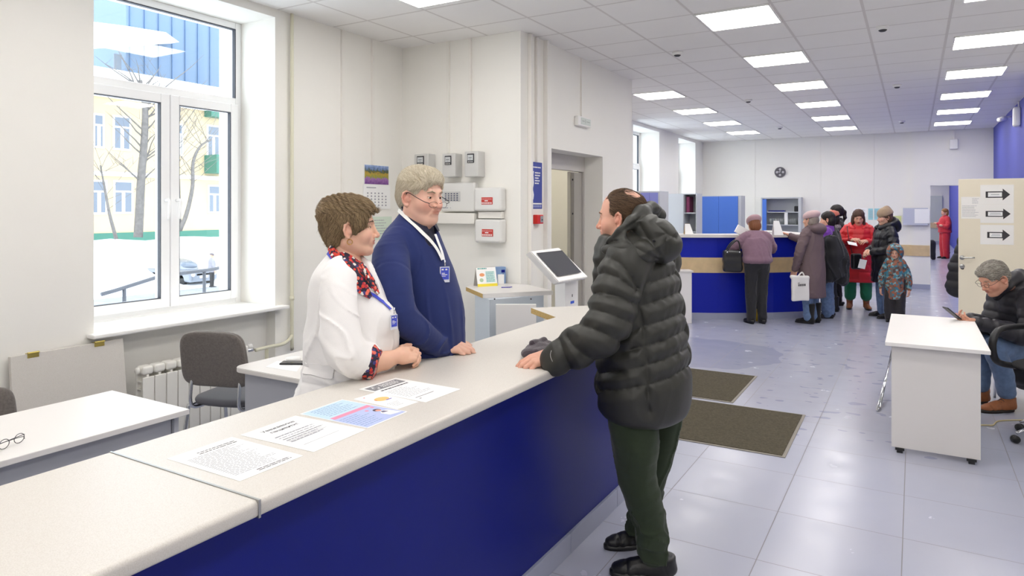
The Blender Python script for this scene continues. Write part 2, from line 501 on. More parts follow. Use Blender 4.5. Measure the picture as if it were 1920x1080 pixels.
# ================================================================ palette
M_wall = mat('wall_paint', 'f2f0ea', 0.75, bump=0.05, bscale=60, noise=0.01, nscale=3)
M_white = mat('white_plastic', 'f0efec', 0.35)
M_upvc = mat('upvc_white', 'fcfcfc', 0.25, coat=0.2)
M_sill = mat('sill_white', 'f4f3f0', 0.3)
M_blue = mat('blue_laminate', '0f1c7c', 0.34, noise=0.05, nscale=4, bump=0.02, spec=.22)
M_bluewall = mat('blue_wall_paint', '5459b0', 0.7)
M_skirt = mat('skirting_tile', 'a4a8bc', 0.35)
M_lam = mat('pale_laminate', 'dedad6', 0.4)
M_laml = mat('white_laminate', 'ece9e6', 0.38)
M_grey = mat('grey_laminate', 'b4b6be', 0.45)
M_raw = mat('raw_chipboard', 'c9a868', 0.8, noise=0.3, nscale=120)
M_oak = mat('pale_oak', 'dcc296', 0.5, noise=0.12, nscale=8)
M_black = mat('black_plastic', '17171a', 0.4)
M_dark = mat('dark_grey_plastic', '3b3b40', 0.45)
M_chrome = mat('chrome', 'd8dade', 0.12, metal=1.0)
M_steel = mat('satin_steel', 'b4b4b2', 0.3, metal=1.0)
M_paper = mat('paper', 'f7f7f6', 0.7)
M_ink = mat('print_ink', '62626a', 0.7)
M_ink2 = mat('print_ink_light', 'a8a8b0', 0.7)
M_blk = mat('print_black', '1d1d20', 0.7)
M_beigepipe = mat('beige_painted_pipe', 'e2dfc8', 0.35)
M_trunk = mat('cable_trunk_white', 'efece6', 0.45)
M_red = mat('red_plastic', 'd62a26', 0.35)
M_glassc = mat('gauge_glass', 'c9d2d6', 0.08)

def worktop_mat():
    m = mat('speckled_worktop', 'd9d4cd', 0.36); nt, b, L = nodes(m)
    o, tc = sepxyz(nt)
    n = nt.nodes.new('ShaderNodeTexNoise'); n.inputs['Scale'].default_value = 420; n.inputs['Detail'].default_value = 2; L.new(tc, n.inputs['Vector'])
    r = nt.nodes.new('ShaderNodeValToRGB'); L.new(n.outputs['Fac'], r.inputs['Fac'])
    r.color_ramp.elements[0].position = 0.36; r.color_ramp.elements[0].color = lin('cdc8bf')
    r.color_ramp.elements[1].position = 0.62; r.color_ramp.elements[1].color = lin('d8d4cd')
    e = r.color_ramp.elements.new(0.48); e.color = lin('d3cec7')
    L.new(r.outputs['Color'], b.inputs['Base Color']); return m
M_top = worktop_mat()

def floor_mat():
    m = mat('floor_tiles', 'c3c6d6', 0.16, spec=0.5); nt, b, L = nodes(m)
    o, tc = sepxyz(nt)
    jx = linemask(nt, o[0], -0.65, 0.6, 0.0045); jy = linemask(nt, o[1], 4.0, 0.6, 0.0045)
    j = mth(nt, 'MAXIMUM', jx, jy)
    n = nt.nodes.new('ShaderNodeTexNoise'); n.inputs['Scale'].default_value = 1.2; n.inputs['Detail'].default_value = 4; L.new(tc, n.inputs['Vector'])
    base = mixc(nt, n.outputs['Fac'], lin('a8acbf'), lin('b4b5c2'))
    # tile to tile shade
    def cell(c, org): return mth(nt, 'FLOOR', mth(nt, 'DIVIDE', mth(nt, 'SUBTRACT', c, org), 0.6))
    cb = nt.nodes.new('ShaderNodeCombineXYZ'); L.new(cell(o[0], -0.65), cb.inputs[0]); L.new(cell(o[1], 4.0), cb.inputs[1])
    wn = nt.nodes.new('ShaderNodeTexWhiteNoise'); L.new(cb.outputs[0], wn.inputs['Vector'])
    base = mixc(nt, mth(nt, 'MULTIPLY', wn.outputs['Value'], 0.25), base, lin('b2b6cb'))
    # wet boot prints between the queue and the mats
    mp = nt.nodes.new('ShaderNodeMapping'); mp.inputs['Scale'].default_value = (2.2, 3.2, 1); L.new(tc, mp.inputs['Vector'])
    n2 = nt.nodes.new('ShaderNodeTexNoise'); n2.inputs['Scale'].default_value = 2.6; n2.inputs['Detail'].default_value = 1.5; n2.inputs['Roughness'].default_value = 0.4; L.new(mp.outputs[0], n2.inputs['Vector'])
    spot = mth(nt, 'MULTIPLY', mth(nt, 'GREATER_THAN', n2.outputs['Fac'], 0.665), 1.0)
    rx = mth(nt, 'LESS_THAN', mth(nt, 'ABSOLUTE', mth(nt, 'SUBTRACT', o[0], -0.75)), 1.1)
    ry = mth(nt, 'LESS_THAN', mth(nt, 'ABSOLUTE', mth(nt, 'SUBTRACT', o[1], 8.2)), 2.9)
    spot = mth(nt, 'MULTIPLY', mth(nt, 'MULTIPLY', spot, rx), ry)
    # mopped, still damp oval behind the mats
    n3_ = nt.nodes.new('ShaderNodeTexNoise'); n3_.inputs['Scale'].default_value = 2.5; L.new(tc, n3_.inputs['Vector'])
    ex = mth(nt, 'DIVIDE', mth(nt, 'SUBTRACT', o[0], -2.2), 0.95); ey = mth(nt, 'DIVIDE', mth(nt, 'SUBTRACT', o[1], 8.0), 0.85)
    dd = mth(nt, 'ADD', mth(nt, 'MULTIPLY', ex, ex), mth(nt, 'MULTIPLY', ey, ey))
    dd = mth(nt, 'ADD', dd, mth(nt, 'MULTIPLY', mth(nt, 'SUBTRACT', n3_.outputs['Fac'], 0.5), 0.7))
    damp = mth(nt, 'LESS_THAN', dd, 1.0)
    stain = mth(nt, 'MAXIMUM', mth(nt, 'MULTIPLY', spot, 0.7), mth(nt, 'MULTIPLY', damp, 0.5))
    c = mixc(nt, stain, base, lin('8d91ab'))
    c = mixc(nt, mth(nt, 'MULTIPLY', j, 0.75), c, lin('6f6a66'))
    L.new(c, b.inputs['Base Color'])
    n4 = nt.nodes.new('ShaderNodeTexNoise'); n4.inputs['Scale'].default_value = 5; n4.inputs['Detail'].default_value = 6; L.new(tc, n4.inputs['Vector'])
    rg = mth(nt, 'ADD', mth(nt, 'MULTIPLY', n4.outputs['Fac'], 0.22), 0.12)
    L.new(mth(nt, 'ADD', rg, mth(nt, 'MULTIPLY', j, 0.4)), b.inputs['Roughness'])
    bp = nt.nodes.new('ShaderNodeBump'); bp.inputs['Strength'].default_value = 0.35; bp.inputs['Distance'].default_value = 0.002
    L.new(mth(nt, 'SUBTRACT', 1.0, j), bp.inputs['Height']); L.new(bp.outputs[0], b.inputs['Normal'])
    return m
def ceil_mat():
    m = mat('ceiling_tiles', 'dfdcda', 0.85); nt, b, L = nodes(m); o, tc = sepxyz(nt)
    jx = linemask(nt, o[0], -0.963, 0.611, 0.022); jy = linemask(nt, o[1], 6.21, 0.61, 0.022)
    j = mth(nt, 'MAXIMUM', jx, jy)
    n = nt.nodes.new('ShaderNodeTexNoise'); n.inputs['Scale'].default_value = 2; L.new(tc, n.inputs['Vector'])
    base = mixc(nt, n.outputs['Fac'], lin('efedea'), lin('f4f2f0'))
    L.new(mixc(nt, j, base, lin('dad6d3')), b.inputs['Base Color'])
    jx2 = linemask(nt, o[0], -0.963, 0.611, 0.034); jy2 = linemask(nt, o[1], 6.21, 0.61, 0.034); j2 = mth(nt, 'SUBTRACT', mth(nt, 'MAXIMUM', jx2, jy2), j)
    bp = nt.nodes.new('ShaderNodeBump'); bp.inputs['Strength'].default_value = 0.6; bp.inputs['Distance'].default_value = 0.006
    n5 = nt.nodes.new('ShaderNodeTexNoise'); n5.inputs['Scale'].default_value = 150; L.new(tc, n5.inputs['Vector'])
    L.new(mth(nt, 'ADD', mth(nt, 'MULTIPLY', j2, -2.0), mth(nt, 'MULTIPLY', n5.outputs['Fac'], 0.15)), bp.inputs['Height']); L.new(bp.outputs[0], b.inputs['Normal'])
    return m
M_floor = floor_mat(); M_ceil = ceil_mat()

# ================================================================ room shell
HC = 3.282
LW = -4.42; JY = 5.32; JX = -3.05; JE = 8.13; FY = 16.6; BW = 1.36; RW = 2.8; BK = -3.2
def struct(o): o['kind'] = 'structure'; return o
struct(box('floor', (LW - .7, BK - .3, -0.12), (RW + .5, 39, 0), M_floor, bev=0))
struct(box('ceiling', (LW - .7, BK - .3, HC), (RW + .5, 39, HC + .12), M_ceil, bev=0))
WT = 0.7      # outer wall thickness
wins = [(2.34, 3.745), (11.84, 13.32), (14.61, 15.958)]
SZ0, SZ1 = 0.90, 3.215
segs = []; y = BK - .3
for a, b in wins:
    segs.append(((LW - WT, y, 0), (LW, a, HC)))
    segs.append(((LW - WT, a, 0), (LW - 0.10, b, SZ0 - 0.03)))
    segs.append(((LW - WT, a, SZ1), (LW, b, HC)))
    y = b
segs.append(((LW - WT, y, 0), (LW, FY + .3, HC)))
struct(boxes('wall_left', segs, M_wall, bev=0))
# the boxed-in room that juts out: meter wall, side wall with the doorway
DY0, DY1, DZ = 5.925, 7.194, 2.266
struct(boxes('wall_meters', [((LW, JY, 0), (JX, JY + .12, HC))], M_wall, bev=0))
struct(boxes('wall_jut_side', [((JX - .29, JY + .12, 0), (JX, DY0, HC)), ((JX - .29, DY1, 0), (JX, JE, HC)), ((JX - .29, DY0, DZ), (JX, DY1, HC))], M_wall, bev=0))
struct(box('wall_jut_back', (LW, JE - .12, 0), (JX - .29, JE, HC), M_wall, bev=0))
# far wall with the corridor opening
OX0, OX1, OZ = 0.29, 1.20, 2.15
struct(boxes('wall_far', [((LW, FY, 0), (-0.05, FY + .3, HC)), ((-0.05, FY - .06, 0), (OX0, FY + .3, HC)), ((OX1, FY - .06, 0), (RW, FY + .3, HC)), ((OX0, FY - .06, OZ), (OX1, FY + .3, HC))], M_wall, bev=0))
struct(box('wall_right_blue', (BW, 9.98, 0), (BW + .14, FY - .06, HC), M_bluewall, bev=0))
struct(box('wall_right_return', (BW + .14, 9.98, 0), (RW, 10.12, HC), M_wall, bev=0))
struct(box('wall_right', (RW, BK, 0), (RW + .3, 10.12, HC), M_wall, bev=0))
struct(box('wall_back', (LW, BK - .3, 0), (RW + .3, BK, HC), M_wall, bev=0))
# corridor beyond
struct(box('wall_corridor_left', (-2.6, FY + .3, 0), (-2.5, 38.0, HC), M_wall, bev=0))
struct(box('wall_corridor_right', (1.42, FY + .3, 0), (1.52, 38.0, HC), mat('corridor_blue', '3c46b4', 0.6), bev=0))
struct(box('wall_corridor_end', (-2.6, 38.0, 0), (1.6, 38.1, HC), M_wall, bev=0))
# skirting and painted-oak bands
struct(boxes('baseboard_far', [((LW, FY - .012, 0), (-0.05, FY, .10)), ((-0.062, FY - .072, 0), (OX0, FY - .06, .10))], M_skirt, bev=.002))
struct(box('trim_1', (LW + .8, FY - .02, .685), (-0.05, FY, .91), M_oak, bev=.002))
struct(box('trim_2', (-0.05, FY - .08, .685), (OX0 - .01, FY - .06, .91), M_oak, bev=.002))
struct(box('baseboard_left', (LW, 3.75, 0), (LW + .012, JY, .10), M_skirt, bev=.002))
struct(box('baseboard_jut', (JX, JE - .94, 0), (JX + .012, JE, .10), M_skirt, bev=.002))
struct(box('baseboard_corridor', (-2.5, 37.88, 0), (1.42, 37.98, .14), M_skirt, bev=0)); struct(box('door_3', (-0.3, 37.9, .14), (1.14, 37.99, 2.27), mat('corridor_end_paint', 'c4c9c6', 0.6), bev=0))
struct(box('trim_3', (-2.5, 37.86, .75), (1.42, 37.899, 1.0), M_oak, bev=0))
# panel joints on the far wall
for i, px in enumerate((1415, 1538, 1638)):
    x = PY(px, 255, FY)[0]
    struct(box('trim_%d' % (4 + i), (x - .012, FY - .008, .95), (x + .012, FY, HC), M_wall, bev=.002))

def glass_mat():
    m = bpy.data.materials.new('window_glass'); m.use_nodes = True; nt = m.node_tree; nt.nodes.clear()
    o = nt.nodes.new('ShaderNodeOutputMaterial'); t = nt.nodes.new('ShaderNodeBsdfTransparent'); g = nt.nodes.new('ShaderNodeBsdfGlossy'); g.inputs['Roughness'].default_value = 0.02
    f = nt.nodes.new('ShaderNodeValue'); f.outputs[0].default_value = .035; x = nt.nodes.new('ShaderNodeMixShader')
    t.inputs[0].default_value = (0.97, 0.985, 0.99, 1)
    nt.links.new(f.outputs[0], x.inputs[0]); nt.links.new(t.outputs[0], x.inputs[1]); nt.links.new(g.outputs[0], x.inputs[2]); nt.links.new(x.outputs[0], o.inputs[0]); return m
M_glass = glass_mat()
M_gasket = mat('grey_gasket', '3a3d46', 0.6)
# windows: frame, opening sashes, panes
def window(idx, a, b, sill=True):
    W0 = LW - .45; w = struct(thing('window_%d' % idx, None, None, (W0, (a + b) / 2, SZ0)))
    z0, z1, zt = SZ0 + .0, SZ1, 2.55; t = .055; d0, d1 = W0 - .035, W0 + .035; mid = (a + b) / 2 + (.06 if idx == 1 else 0)
    boxes('window_frame', [((d0, a, z0), (d1, a + t, z1)), ((d0, b - t, z0), (d1, b, z1)), ((d0, a + t, z0), (d1, b - t, z0 + t)), ((d0, a + t, z1 - t), (d1, b - t, z1)), ((d0, a + t, zt - .03), (d1, b - t, zt + .04))], M_upvc, w, .004)
    def sash(y0, y1):
        q = .07; e0, e1 = W0 - .02, W0 + .06
        s = boxes('sash', [((e0, y0, z0 + .04), (e1, y0 + q, zt - .015)), ((e0, y1 - q, z0 + .04), (e1, y1, zt - .015)), ((e0, y0 + q, z0 + .04), (e1, y1 - q, z0 + .04 + q)), ((e0, y0 + q, zt - .015 - q), (e1, y1 - q, zt - .015))], M_upvc, w, .006)
        g0, g1 = z0 + .04 + q, zt - .015 - q
        boxes('gasket', [((W0 + .02, y0 + q - .004, g0), (W0 + .056, y0 + q + .004, g1)), ((W0 + .02, y1 - q - .004, g0), (W0 + .056, y1 - q + .004, g1)), ((W0 + .02, y0 + q, g0 - .003), (W0 + .056, y1 - q, g0 + .004)), ((W0 + .02, y0 + q, g1 - .004), (W0 + .056, y1 - q, g1 + .003))], M_gasket, s, 0)
        box('pane', (W0 + .012, y0 + q, g0), (W0 + .018, y1 - q, g1), M_glass, s, 0)
        return s
    s1 = sash(a + .045, mid - .004); s2 = sash(mid + .004, b - .045)
    for s, yy in ((s1, mid - .04), (s2, mid + .05)):
        tube('handle', [(W0 + .06, yy, 1.74), (W0 + .105, yy, 1.74), (W0 + .108, yy, 1.70), (W0 + .10, yy, 1.60)], [.012, .011, .010, .008], M_upvc, s, sm=4)
    box('pane', (W0 - .005, a + t, zt + .04), (W0 + .001, b - t, z1 - t), M_glass, w, 0)
    boxes('gasket', [((W0 + .0, a + t, z1 - t - .006), (W0 + .036, b - t, z1 - t + .002)), ((W0, b - t - .005, zt + .04), (W0 + .036, b - t + .002, z1 - t))], M_gasket, w, 0)
    if sill:
        box('window_sill', (W0 + .03, a, SZ0 - .028), (LW + .012, b, SZ0), M_sill, w, .004)
        box('window_sill', (LW, a - .045, SZ0 - .028), (LW + .085, b + .075, SZ0), M_sill, w, .008)
    return w
window(1, *wins[0]); window(2, *wins[1]); window(3, *wins[2])

# doorway in the side wall: frame and a half-open sliding leaf in the dark reveal
dn = struct(thing('door_1', None, None, (JX - .3, (DY0 + DY1) / 2, 0)))
M_doorgrey = mat('grey_painted_metal', 'a9a59f', 0.45); M_frameg = mat('doorframe_grey', 'c9c5c1', 0.5)
boxes('door_frame', [((JX - .29, DY0, 0), (JX - .22, DY0 + .05, DZ)), ((JX - .29, DY1 - .03, 0), (JX - .22, DY1, DZ)), ((JX - .29, DY0 + .05, DZ - .17), (JX - .22, DY1 - .03, DZ))], M_frameg, dn, .004)
lf = box('door_leaf', (JX - .28, 6.85, 0.01), (JX - .24, DY1 - .04, DZ - .18), M_doorgrey, dn, .004)
box('edge_strip', (JX - .2395, 6.85, .02), (JX - .233, 6.93, DZ - .19), mat('edge_strip_steel', '8f8a80', 0.4, metal=0.6), lf, .001)
for z in (1.62, 1.0, 2.0): lathe('bolt', [(.012, 0), (.012, .004), (.008, .008)], (JX - .233, 6.89, z), M_black, lf, 12, (1, 0, 0))
struct(box('wall_cupboard_back', (LW + .02, JY + .12, 0), (LW + .06, JE - .12, HC), mat('cream_wall', 'eae5cf', 0.7), bev=0))

# ================================================================ ceiling lights
M_diff = mat('light_diffuser', 'ffffff', 0.5, emit=LAMP, ecol='fffbf6')
rows = {'middle': (-.963, [6.21 + 1.83 * k for k in range(-5, 6)]), 'left': (-2.795, [9.66 + 1.83 * k for k in (-5, -4, -2.93, 0, 1, 2, 3)]), 'right': (.922, [8.17 + 1.83 * k for k in range(-6, 5)])}
ORD = ['nearest the far wall', 'second from the far wall', 'third from the far wall', 'fourth from the far wall', 'fifth from the far wall', 'sixth from the far wall', 'seventh from the far wall', 'eighth from the far wall', 'ninth from the far wall', 'tenth from the far wall', 'eleventh from the far wall']
proto_l = None
for rn, (xr, ys) in rows.items():
    for i, y1 in enumerate(sorted(ys, reverse=True)):
        c = (xr - .3055, y1 - .305, HC)
        lab = 'square ceiling panel light, %s in the %s row' % (ORD[i], rn)
        if rn == 'left' and i == 4: lab = 'bright ceiling panel light above the meter boxes, cut by the top edge'
        if proto_l is None:
            proto_l = thing('ceiling_light', lab, 'ceiling light', c, 0, 'square panel lights in the ceiling grid')
            boxes('frame', [((c[0] - .298, c[1] - .298, HC - .012), (c[0] - .283, c[1] + .298, HC - .001)), ((c[0] + .283, c[1] - .298, HC - .012), (c[0] + .298, c[1] + .298, HC - .001)), ((c[0] - .298, c[1] - .298, HC - .012), (c[0] + .298, c[1] - .283, HC - .001)), ((c[0] - .298, c[1] + .283, HC - .012), (c[0] + .298, c[1] + .298, HC - .001))], M_white, proto_l, .001)
            box('diffuser', (c[0] - .283, c[1] - .283, HC - .009), (c[0] + .283, c[1] + .283, HC - .001), M_diff, proto_l, 0)
        else:
            o = copy_tree(proto_l); o.location = c; o['label'] = lab
# lamp of the small room behind the doorway
o = copy_tree(proto_l); o.location = (-3.85, 6.5, HC); o['label'] = 'ceiling panel light of the small room behind the half-open door'
# two rows of unseen lamps added to brighten the dark corridor
for yy in (18.2, 20.0, 21.8, 23.6, 25.4, 27.2, 29.0, 30.8, 32.6, 34.4, 36.2):
    o = copy_tree(proto_l); o.location = (-1.4, yy, HC); o['label'] = '%s added panel light of the unseen left row brightening the corridor' % dict(zip((18.2, 20.0, 21.8, 23.6, 25.4, 27.2, 29.0, 30.8, 32.6, 34.4, 36.2), ('nearest', 'second', 'third', 'fourth', 'fifth', 'sixth', 'seventh', 'eighth', 'ninth', 'tenth', 'farthest')))[yy]
    o = copy_tree(proto_l); o.location = (.3, yy, HC); o['label'] = 'added unseen panel light brightening the corridor beyond the opening, %s' % dict(zip((18.2, 20.0, 21.8, 23.6, 25.4, 27.2, 29.0, 30.8, 32.6, 34.4, 36.2), ('nearest', 'second', 'third', 'fourth', 'fifth', 'sixth', 'seventh', 'eighth', 'ninth', 'tenth', 'last before the end wall')))[yy]
# smoke detectors
det = [((1270, 98), 'smoke detector on the ceiling nearest the sliding-door wall'), ((1655, 50), 'smoke detector on the ceiling nearest the camera between middle and right lights'), ((1682, 159), 'smoke detector halfway down the hall between middle and right lights'),
       ((1691, 227), 'farthest smoke detector between middle and right lights'), ((1403, 187), 'small smoke detector between the left and middle lights halfway down'), ((1462, 238), 'small far smoke detector between the left and middle lights')]
p = None
for q, lab in det:
    c = PZ(*q, HC)
    if p is None:
        p = thing('smoke_detector', lab, 'smoke detector', c, 0, 'smoke detectors on the ceiling')
        lathe('base', [(.055, 0), (.055, -.014), (.048, -.018)], c, M_white, p); lathe('sensor', [(.036, -.018), (.034, -.034), (.022, -.044), (.006, -.046)], c, M_dark, p)
        lathe('cover', [(.042, -.014), (.042, -.026), (.036, -.030)], c, M_white, p)
    else:
        o = copy_tree(p); o.location = c; o['label'] = lab

# ================================================================ pipes, trunking
def trunk(label, pts, w=.012, m=M_trunk, name='cable_duct', grp='cable trunks on the walls'):
    """square surface trunk along axis-aligned points"""
    bm = bmesh.new()
    for a, b in zip(pts, pts[1:]):
        lo = np.minimum(a, b) - w; hi = np.maximum(a, b) + w; b_box(bm, lo, hi, .002)
    return tag(from_bm(name, bm, m), label, 'cable trunk', grp)
trunk('slim white cable trunk running down the wall left of the corner above the calendar', [(LW + .012, 4.876, 2.1), (LW + .012, 4.876, HC - .02)])
trunk('slim white cable trunk on the wall midway between window pipe and corner', [(LW + .012, 4.479, 1.0), (LW + .012, 4.479, HC - .02)])
trunk('white cable trunk rising from the middle meter box to the ceiling', [(-3.842, JY - .013, 2.22), (-3.842, JY - .013, HC - .02)], .013)
trunk('white cable trunk rising from the right meter box to the ceiling', [(-3.589, JY - .013, 2.22), (-3.589, JY - .013, HC - .02)], .012)
trunk('white cable trunk at the outer corner, running down beside the blue poster', [(JX + .018, 5.47, 1.0), (JX + .018, 5.47, HC - .02)], .018)
trunk('white cable trunk just right of the corner trunk, above the poster', [(JX + .014, 5.60, 2.13), (JX + .014, 5.60, HC - .02)], .014)
trunk('white cable trunk running down between blue poster and doorway', [(JX + .022, 5.78, 0.6), (JX + .022, 5.78, HC - .02)], .022)
trunk('thin white cable trunk dropping from the ceiling to the small wall sign', [(JX + .009, 6.60, 2.66), (JX + .009, 6.60, HC - .02)], .009)
hp = thing('heating_pipe', 'cream painted heating pipe running down beside the window to the radiator', 'pipe', (LW + .05, 3.87, 0))
py_ = 3.885
tube('riser', [(LW + .035, py_, HC - .01), (LW + .035, py_, 0.74), (LW + .045, py_ - .015, .64), (LW + .06, py_ - .10, .595), (LW + .09, 3.60, .60), (LW + .10, 3.475, .60)], .014, M_beigepipe, hp, sm=5)
tube('return_pipe', [(LW + .05, 3.62, .59), (LW + .05, 3.62, .02)], .014, M_beigepipe, hp)
tube('collar', [(LW + .035, py_, .96), (LW + .035, py_, .93)], .019, M_beigepipe, hp)
# radiator under the window
M_rad = mat('radiator_enamel', 'edebe4', 0.3, coat=0.3)
ra = thing('radiator', 'cream aluminium sectional radiator below the window', 'radiator', (LW + .09, 2.97, 0))
ns = 10; y0 = 2.57; pw = .082
for i in range(ns):
    a = y0 + i * pw
    bm = bmesh.new()
    b_box(bm, (LW + .125, a + .003, .12), (LW + .14, a + pw - .003, .585), .004)
    b_box(bm, (LW + .05, a + .030, .12), (LW + .135, a + .046, .60), .003)
    b_box(bm, (LW + .055, a + .003, .60), (LW + .138, a + pw - .003, .655), .016, 3)
    b_box(bm, (LW + .05, a + .006, .13), (LW + .065, a + pw - .006, .62), .003)
    b_box(bm, (LW + .07, a + .003, .10), (LW + .12, a + pw - .003, .15), .012)
    for z in (.55, .50): b_box(bm, (LW + .06, a + .005, z), (LW + .128, a + pw - .005, z + .006), .002)
    from_bm('section', bm, M_rad, ra)
lathe('end_plug', [(.022, 0), (.022, .012), (.015, .02)], (LW + .095, y0, .628), M_rad, ra, 16, (0, -1, 0))
lathe('valve', [(.012, 0), (.016, .02), (.016, .045), (.012, .06)], (LW + .095, y0 + ns * pw + .01, .61), M_chrome, ra, 14, (0, 1, 0))
lathe('valve_knob', [(.016, 0), (.018, .01), (.018, .028), (.012, .034)], (LW + .095, y0 + ns * pw + .04, .62), M_red if 0 else M_white, ra, 14, (0, 0, 1))
# hinged worktop flap leaning against the wall
A0 = PX(20, 668, LW + .06); B0 = PX(232, 638, LW + .06)
lp = thing('leaning_worktop_panel', 'speckled worktop panel with brass hinges leaning against the wall left of the radiator', 'panel', (LW + .15, 2.13, 0))
h_ = A0[2]; c0 = Vector((LW + .14, A0[1], 0.0)); tilt = math.atan2(.10, h_)
Mx = Matrix.Translation(c0) @ Matrix.Rotation(-tilt, 4, 'Y')
bm = bmesh.new(); b_box(bm, (-.014, 0, 0.004), (.014, B0[1] - A0[1], h_), .003, 2, Mx); from_bm('board', bm, M_top, lp)
M_brass = mat('brass', 'cdb96a', 0.3, metal=1.0)
for yy in (.085, .455):
    bm = bmesh.new(); b_box(bm, (-.012, yy, h_), (.03, yy + .06, h_ + .004), .001, 1, Mx); b_box(bm, (.012, yy, h_ - .025), (.017, yy + .06, h_ + .002), .001, 1, Mx)
    b_tube(bm, [tuple(Mx @ Vector((.018, yy, h_ + .004))), tuple(Mx @ Vector((.018, yy + .06, h_ + .004)))], .005, 8); from_bm('hinge', bm, M_brass, lp)

# ================================================================ front reception counter
TZ = 0.98; WX0, WX1 = -1.985, -1.352; SY = 1.098; EY = 3.93
def worktop(name, y0, y1, label, parent, ztop=TZ, extra=None):
    """round-nosed slab along Y"""
    bm = bmesh.new(); prof = [(WX0, ztop - .04), (WX0, ztop)]
    r = .013
    for k in range(7):
        a = PI / 2 - k * PI / 12; prof.append((WX1 - r + r * math.cos(a), ztop - r + r * math.sin(a)))
    for k in range(5):
        a = -k * PI / 8; prof.append((WX1 - .008 + .008 * math.cos(a), ztop - .032 + .008 * math.sin(a)))
    A = [bm.verts.new((x, y0, z)) for x, z in prof]; B = [bm.verts.new((x, y1, z)) for x, z in prof]; n = len(prof)
    for i in range(n): bm.faces.new((A[i], A[(i + 1) % n], B[(i + 1) % n], B[i]))
    bm.faces.new(A[::-1]); bm.faces.new(B); bmesh.ops.recalc_face_normals(bm, faces=bm.faces[:])
    o = from_bm(name, bm, M_top, parent); autosmooth(o, 30)
    return o
rc = thing('reception_counter', 'long blue reception counter base in front of the staff, under the speckled worktop', 'counter', (-1.6, 1.9, 0))
box('front_panel', (-1.475, -1.2, .10), (-1.452, EY - .03, TZ - .041), M_blue, rc, .001)
box('rear_panel', (-1.96, -1.2, .02), (-1.94, EY - .35, TZ - .041), M_grey, rc, .001)
box('end_panel', (-1.94, EY - .06, 0.02), (-1.475, EY - .032, TZ - .041), M_blue, rc, .001)
sk = [((-1.46, -1.2 + i * .6, 0), (-1.437, -1.2 + i * .6 + .597, .10)) for i in range(8)] + [((-1.46, 3.6, 0), (-1.437, EY - .03, .10))]
boxes('plinth_tile', sk, M_skirt, rc, .0015)
w1 = worktop('worktop', SY + .0035, EY, None, None); tag(w1, 'speckled beige worktop slab carrying the printed notices and the hands', 'worktop')
w2 = worktop('worktop', -1.2, SY - .0035, None, None); tag(w2, 'nearest empty worktop slab at the bottom left, before the metal joint', 'worktop')
js = box('joint_strip', (WX0 - .002, SY - .0035, TZ - .042), (WX1 + .003, SY + .0035, TZ + .0025), M_steel, None, .001); tag(js, 'narrow aluminium joint strip between the two worktop slabs', 'strip')
# angled return of the worktop beyond, raw edge showing
fl = [PZ(996, 577, TZ), PZ(1043, 594.5, TZ), (-1.56, EY + .002, TZ), (-1.36, EY + .002, TZ), (-1.33, 4.05, TZ), (-1.85, 4.68, TZ)]
aw = thing('counter_return', 'angled return slab of the worktop beyond the hat, with raw chipboard edge', 'worktop', (-1.8, 4.3, 0))
prism('slab', [(p[0], p[1]) for p in fl], TZ - .04, TZ - .0005, M_top, aw, .001)
a, b = np.array(fl[0]), np.array(fl[1]); dn_ = nrm(np.cross(b - a, [0, 0, 1.0]))
prism('raw_edge', [(a + dn_ * .0015)[:2], (b + dn_ * .0015)[:2], b[:2], a[:2]], TZ - .039, TZ - .002, M_raw, aw)
prism('side_panel', [(-2.15, 4.18), (-1.97, 4.03), (-1.5, 4.0), (-1.5, 4.15), (-1.86, 4.55)], 0, TZ - .041, M_grey, aw, .001)
# ================================================================ helpers for furniture
def slab(name, P, th, m, parent, bev=.002, nudge=0.0):
    """solid plate whose front face is the quad P, thickness th behind it"""
    P = [np.asarray(p, float) for p in P]; n = nrm(np.cross(P[1] - P[0], P[3] - P[0])); bm = bmesh.new()
    F = [bm.verts.new(tuple(p + n * nudge)) for p in P]; B = [bm.verts.new(tuple(p - n * th)) for p in P]
    bm.faces.new(F); bm.faces.new(B[::-1])
    for i in range(4): bm.faces.new((B[i], B[(i + 1) % 4], F[(i + 1) % 4], F[i]))
    bmesh.ops.recalc_face_normals(bm, faces=bm.faces[:])
    if bev: bmesh.ops.bevel(bm, geom=bm.edges[:], offset=bev, segments=2, affect='EDGES')
    return from_bm(name, bm, m, parent)
def wall_sheet(y, x0, x1, z0, z1): return [(x0, y, z0), (x1, y, z0), (x1, y, z1), (x0, y, z1)]         # faces -Y
def side_sheet(x, y0, y1, z0, z1): return [(x, y0, z0), (x, y1, z0), (x, y1, z1), (x, y0, z1)]         # faces +X
M_fabric = mat('grey_brown_fabric', '6f6863', 0.9, noise=0.25, nscale=90, bump=0.3, bscale=500, sheen=0.3)
M_seatf = mat('grey_seat_fabric', '5a5a60', 0.9, bump=0.3, bscale=500, sheen=0.2)

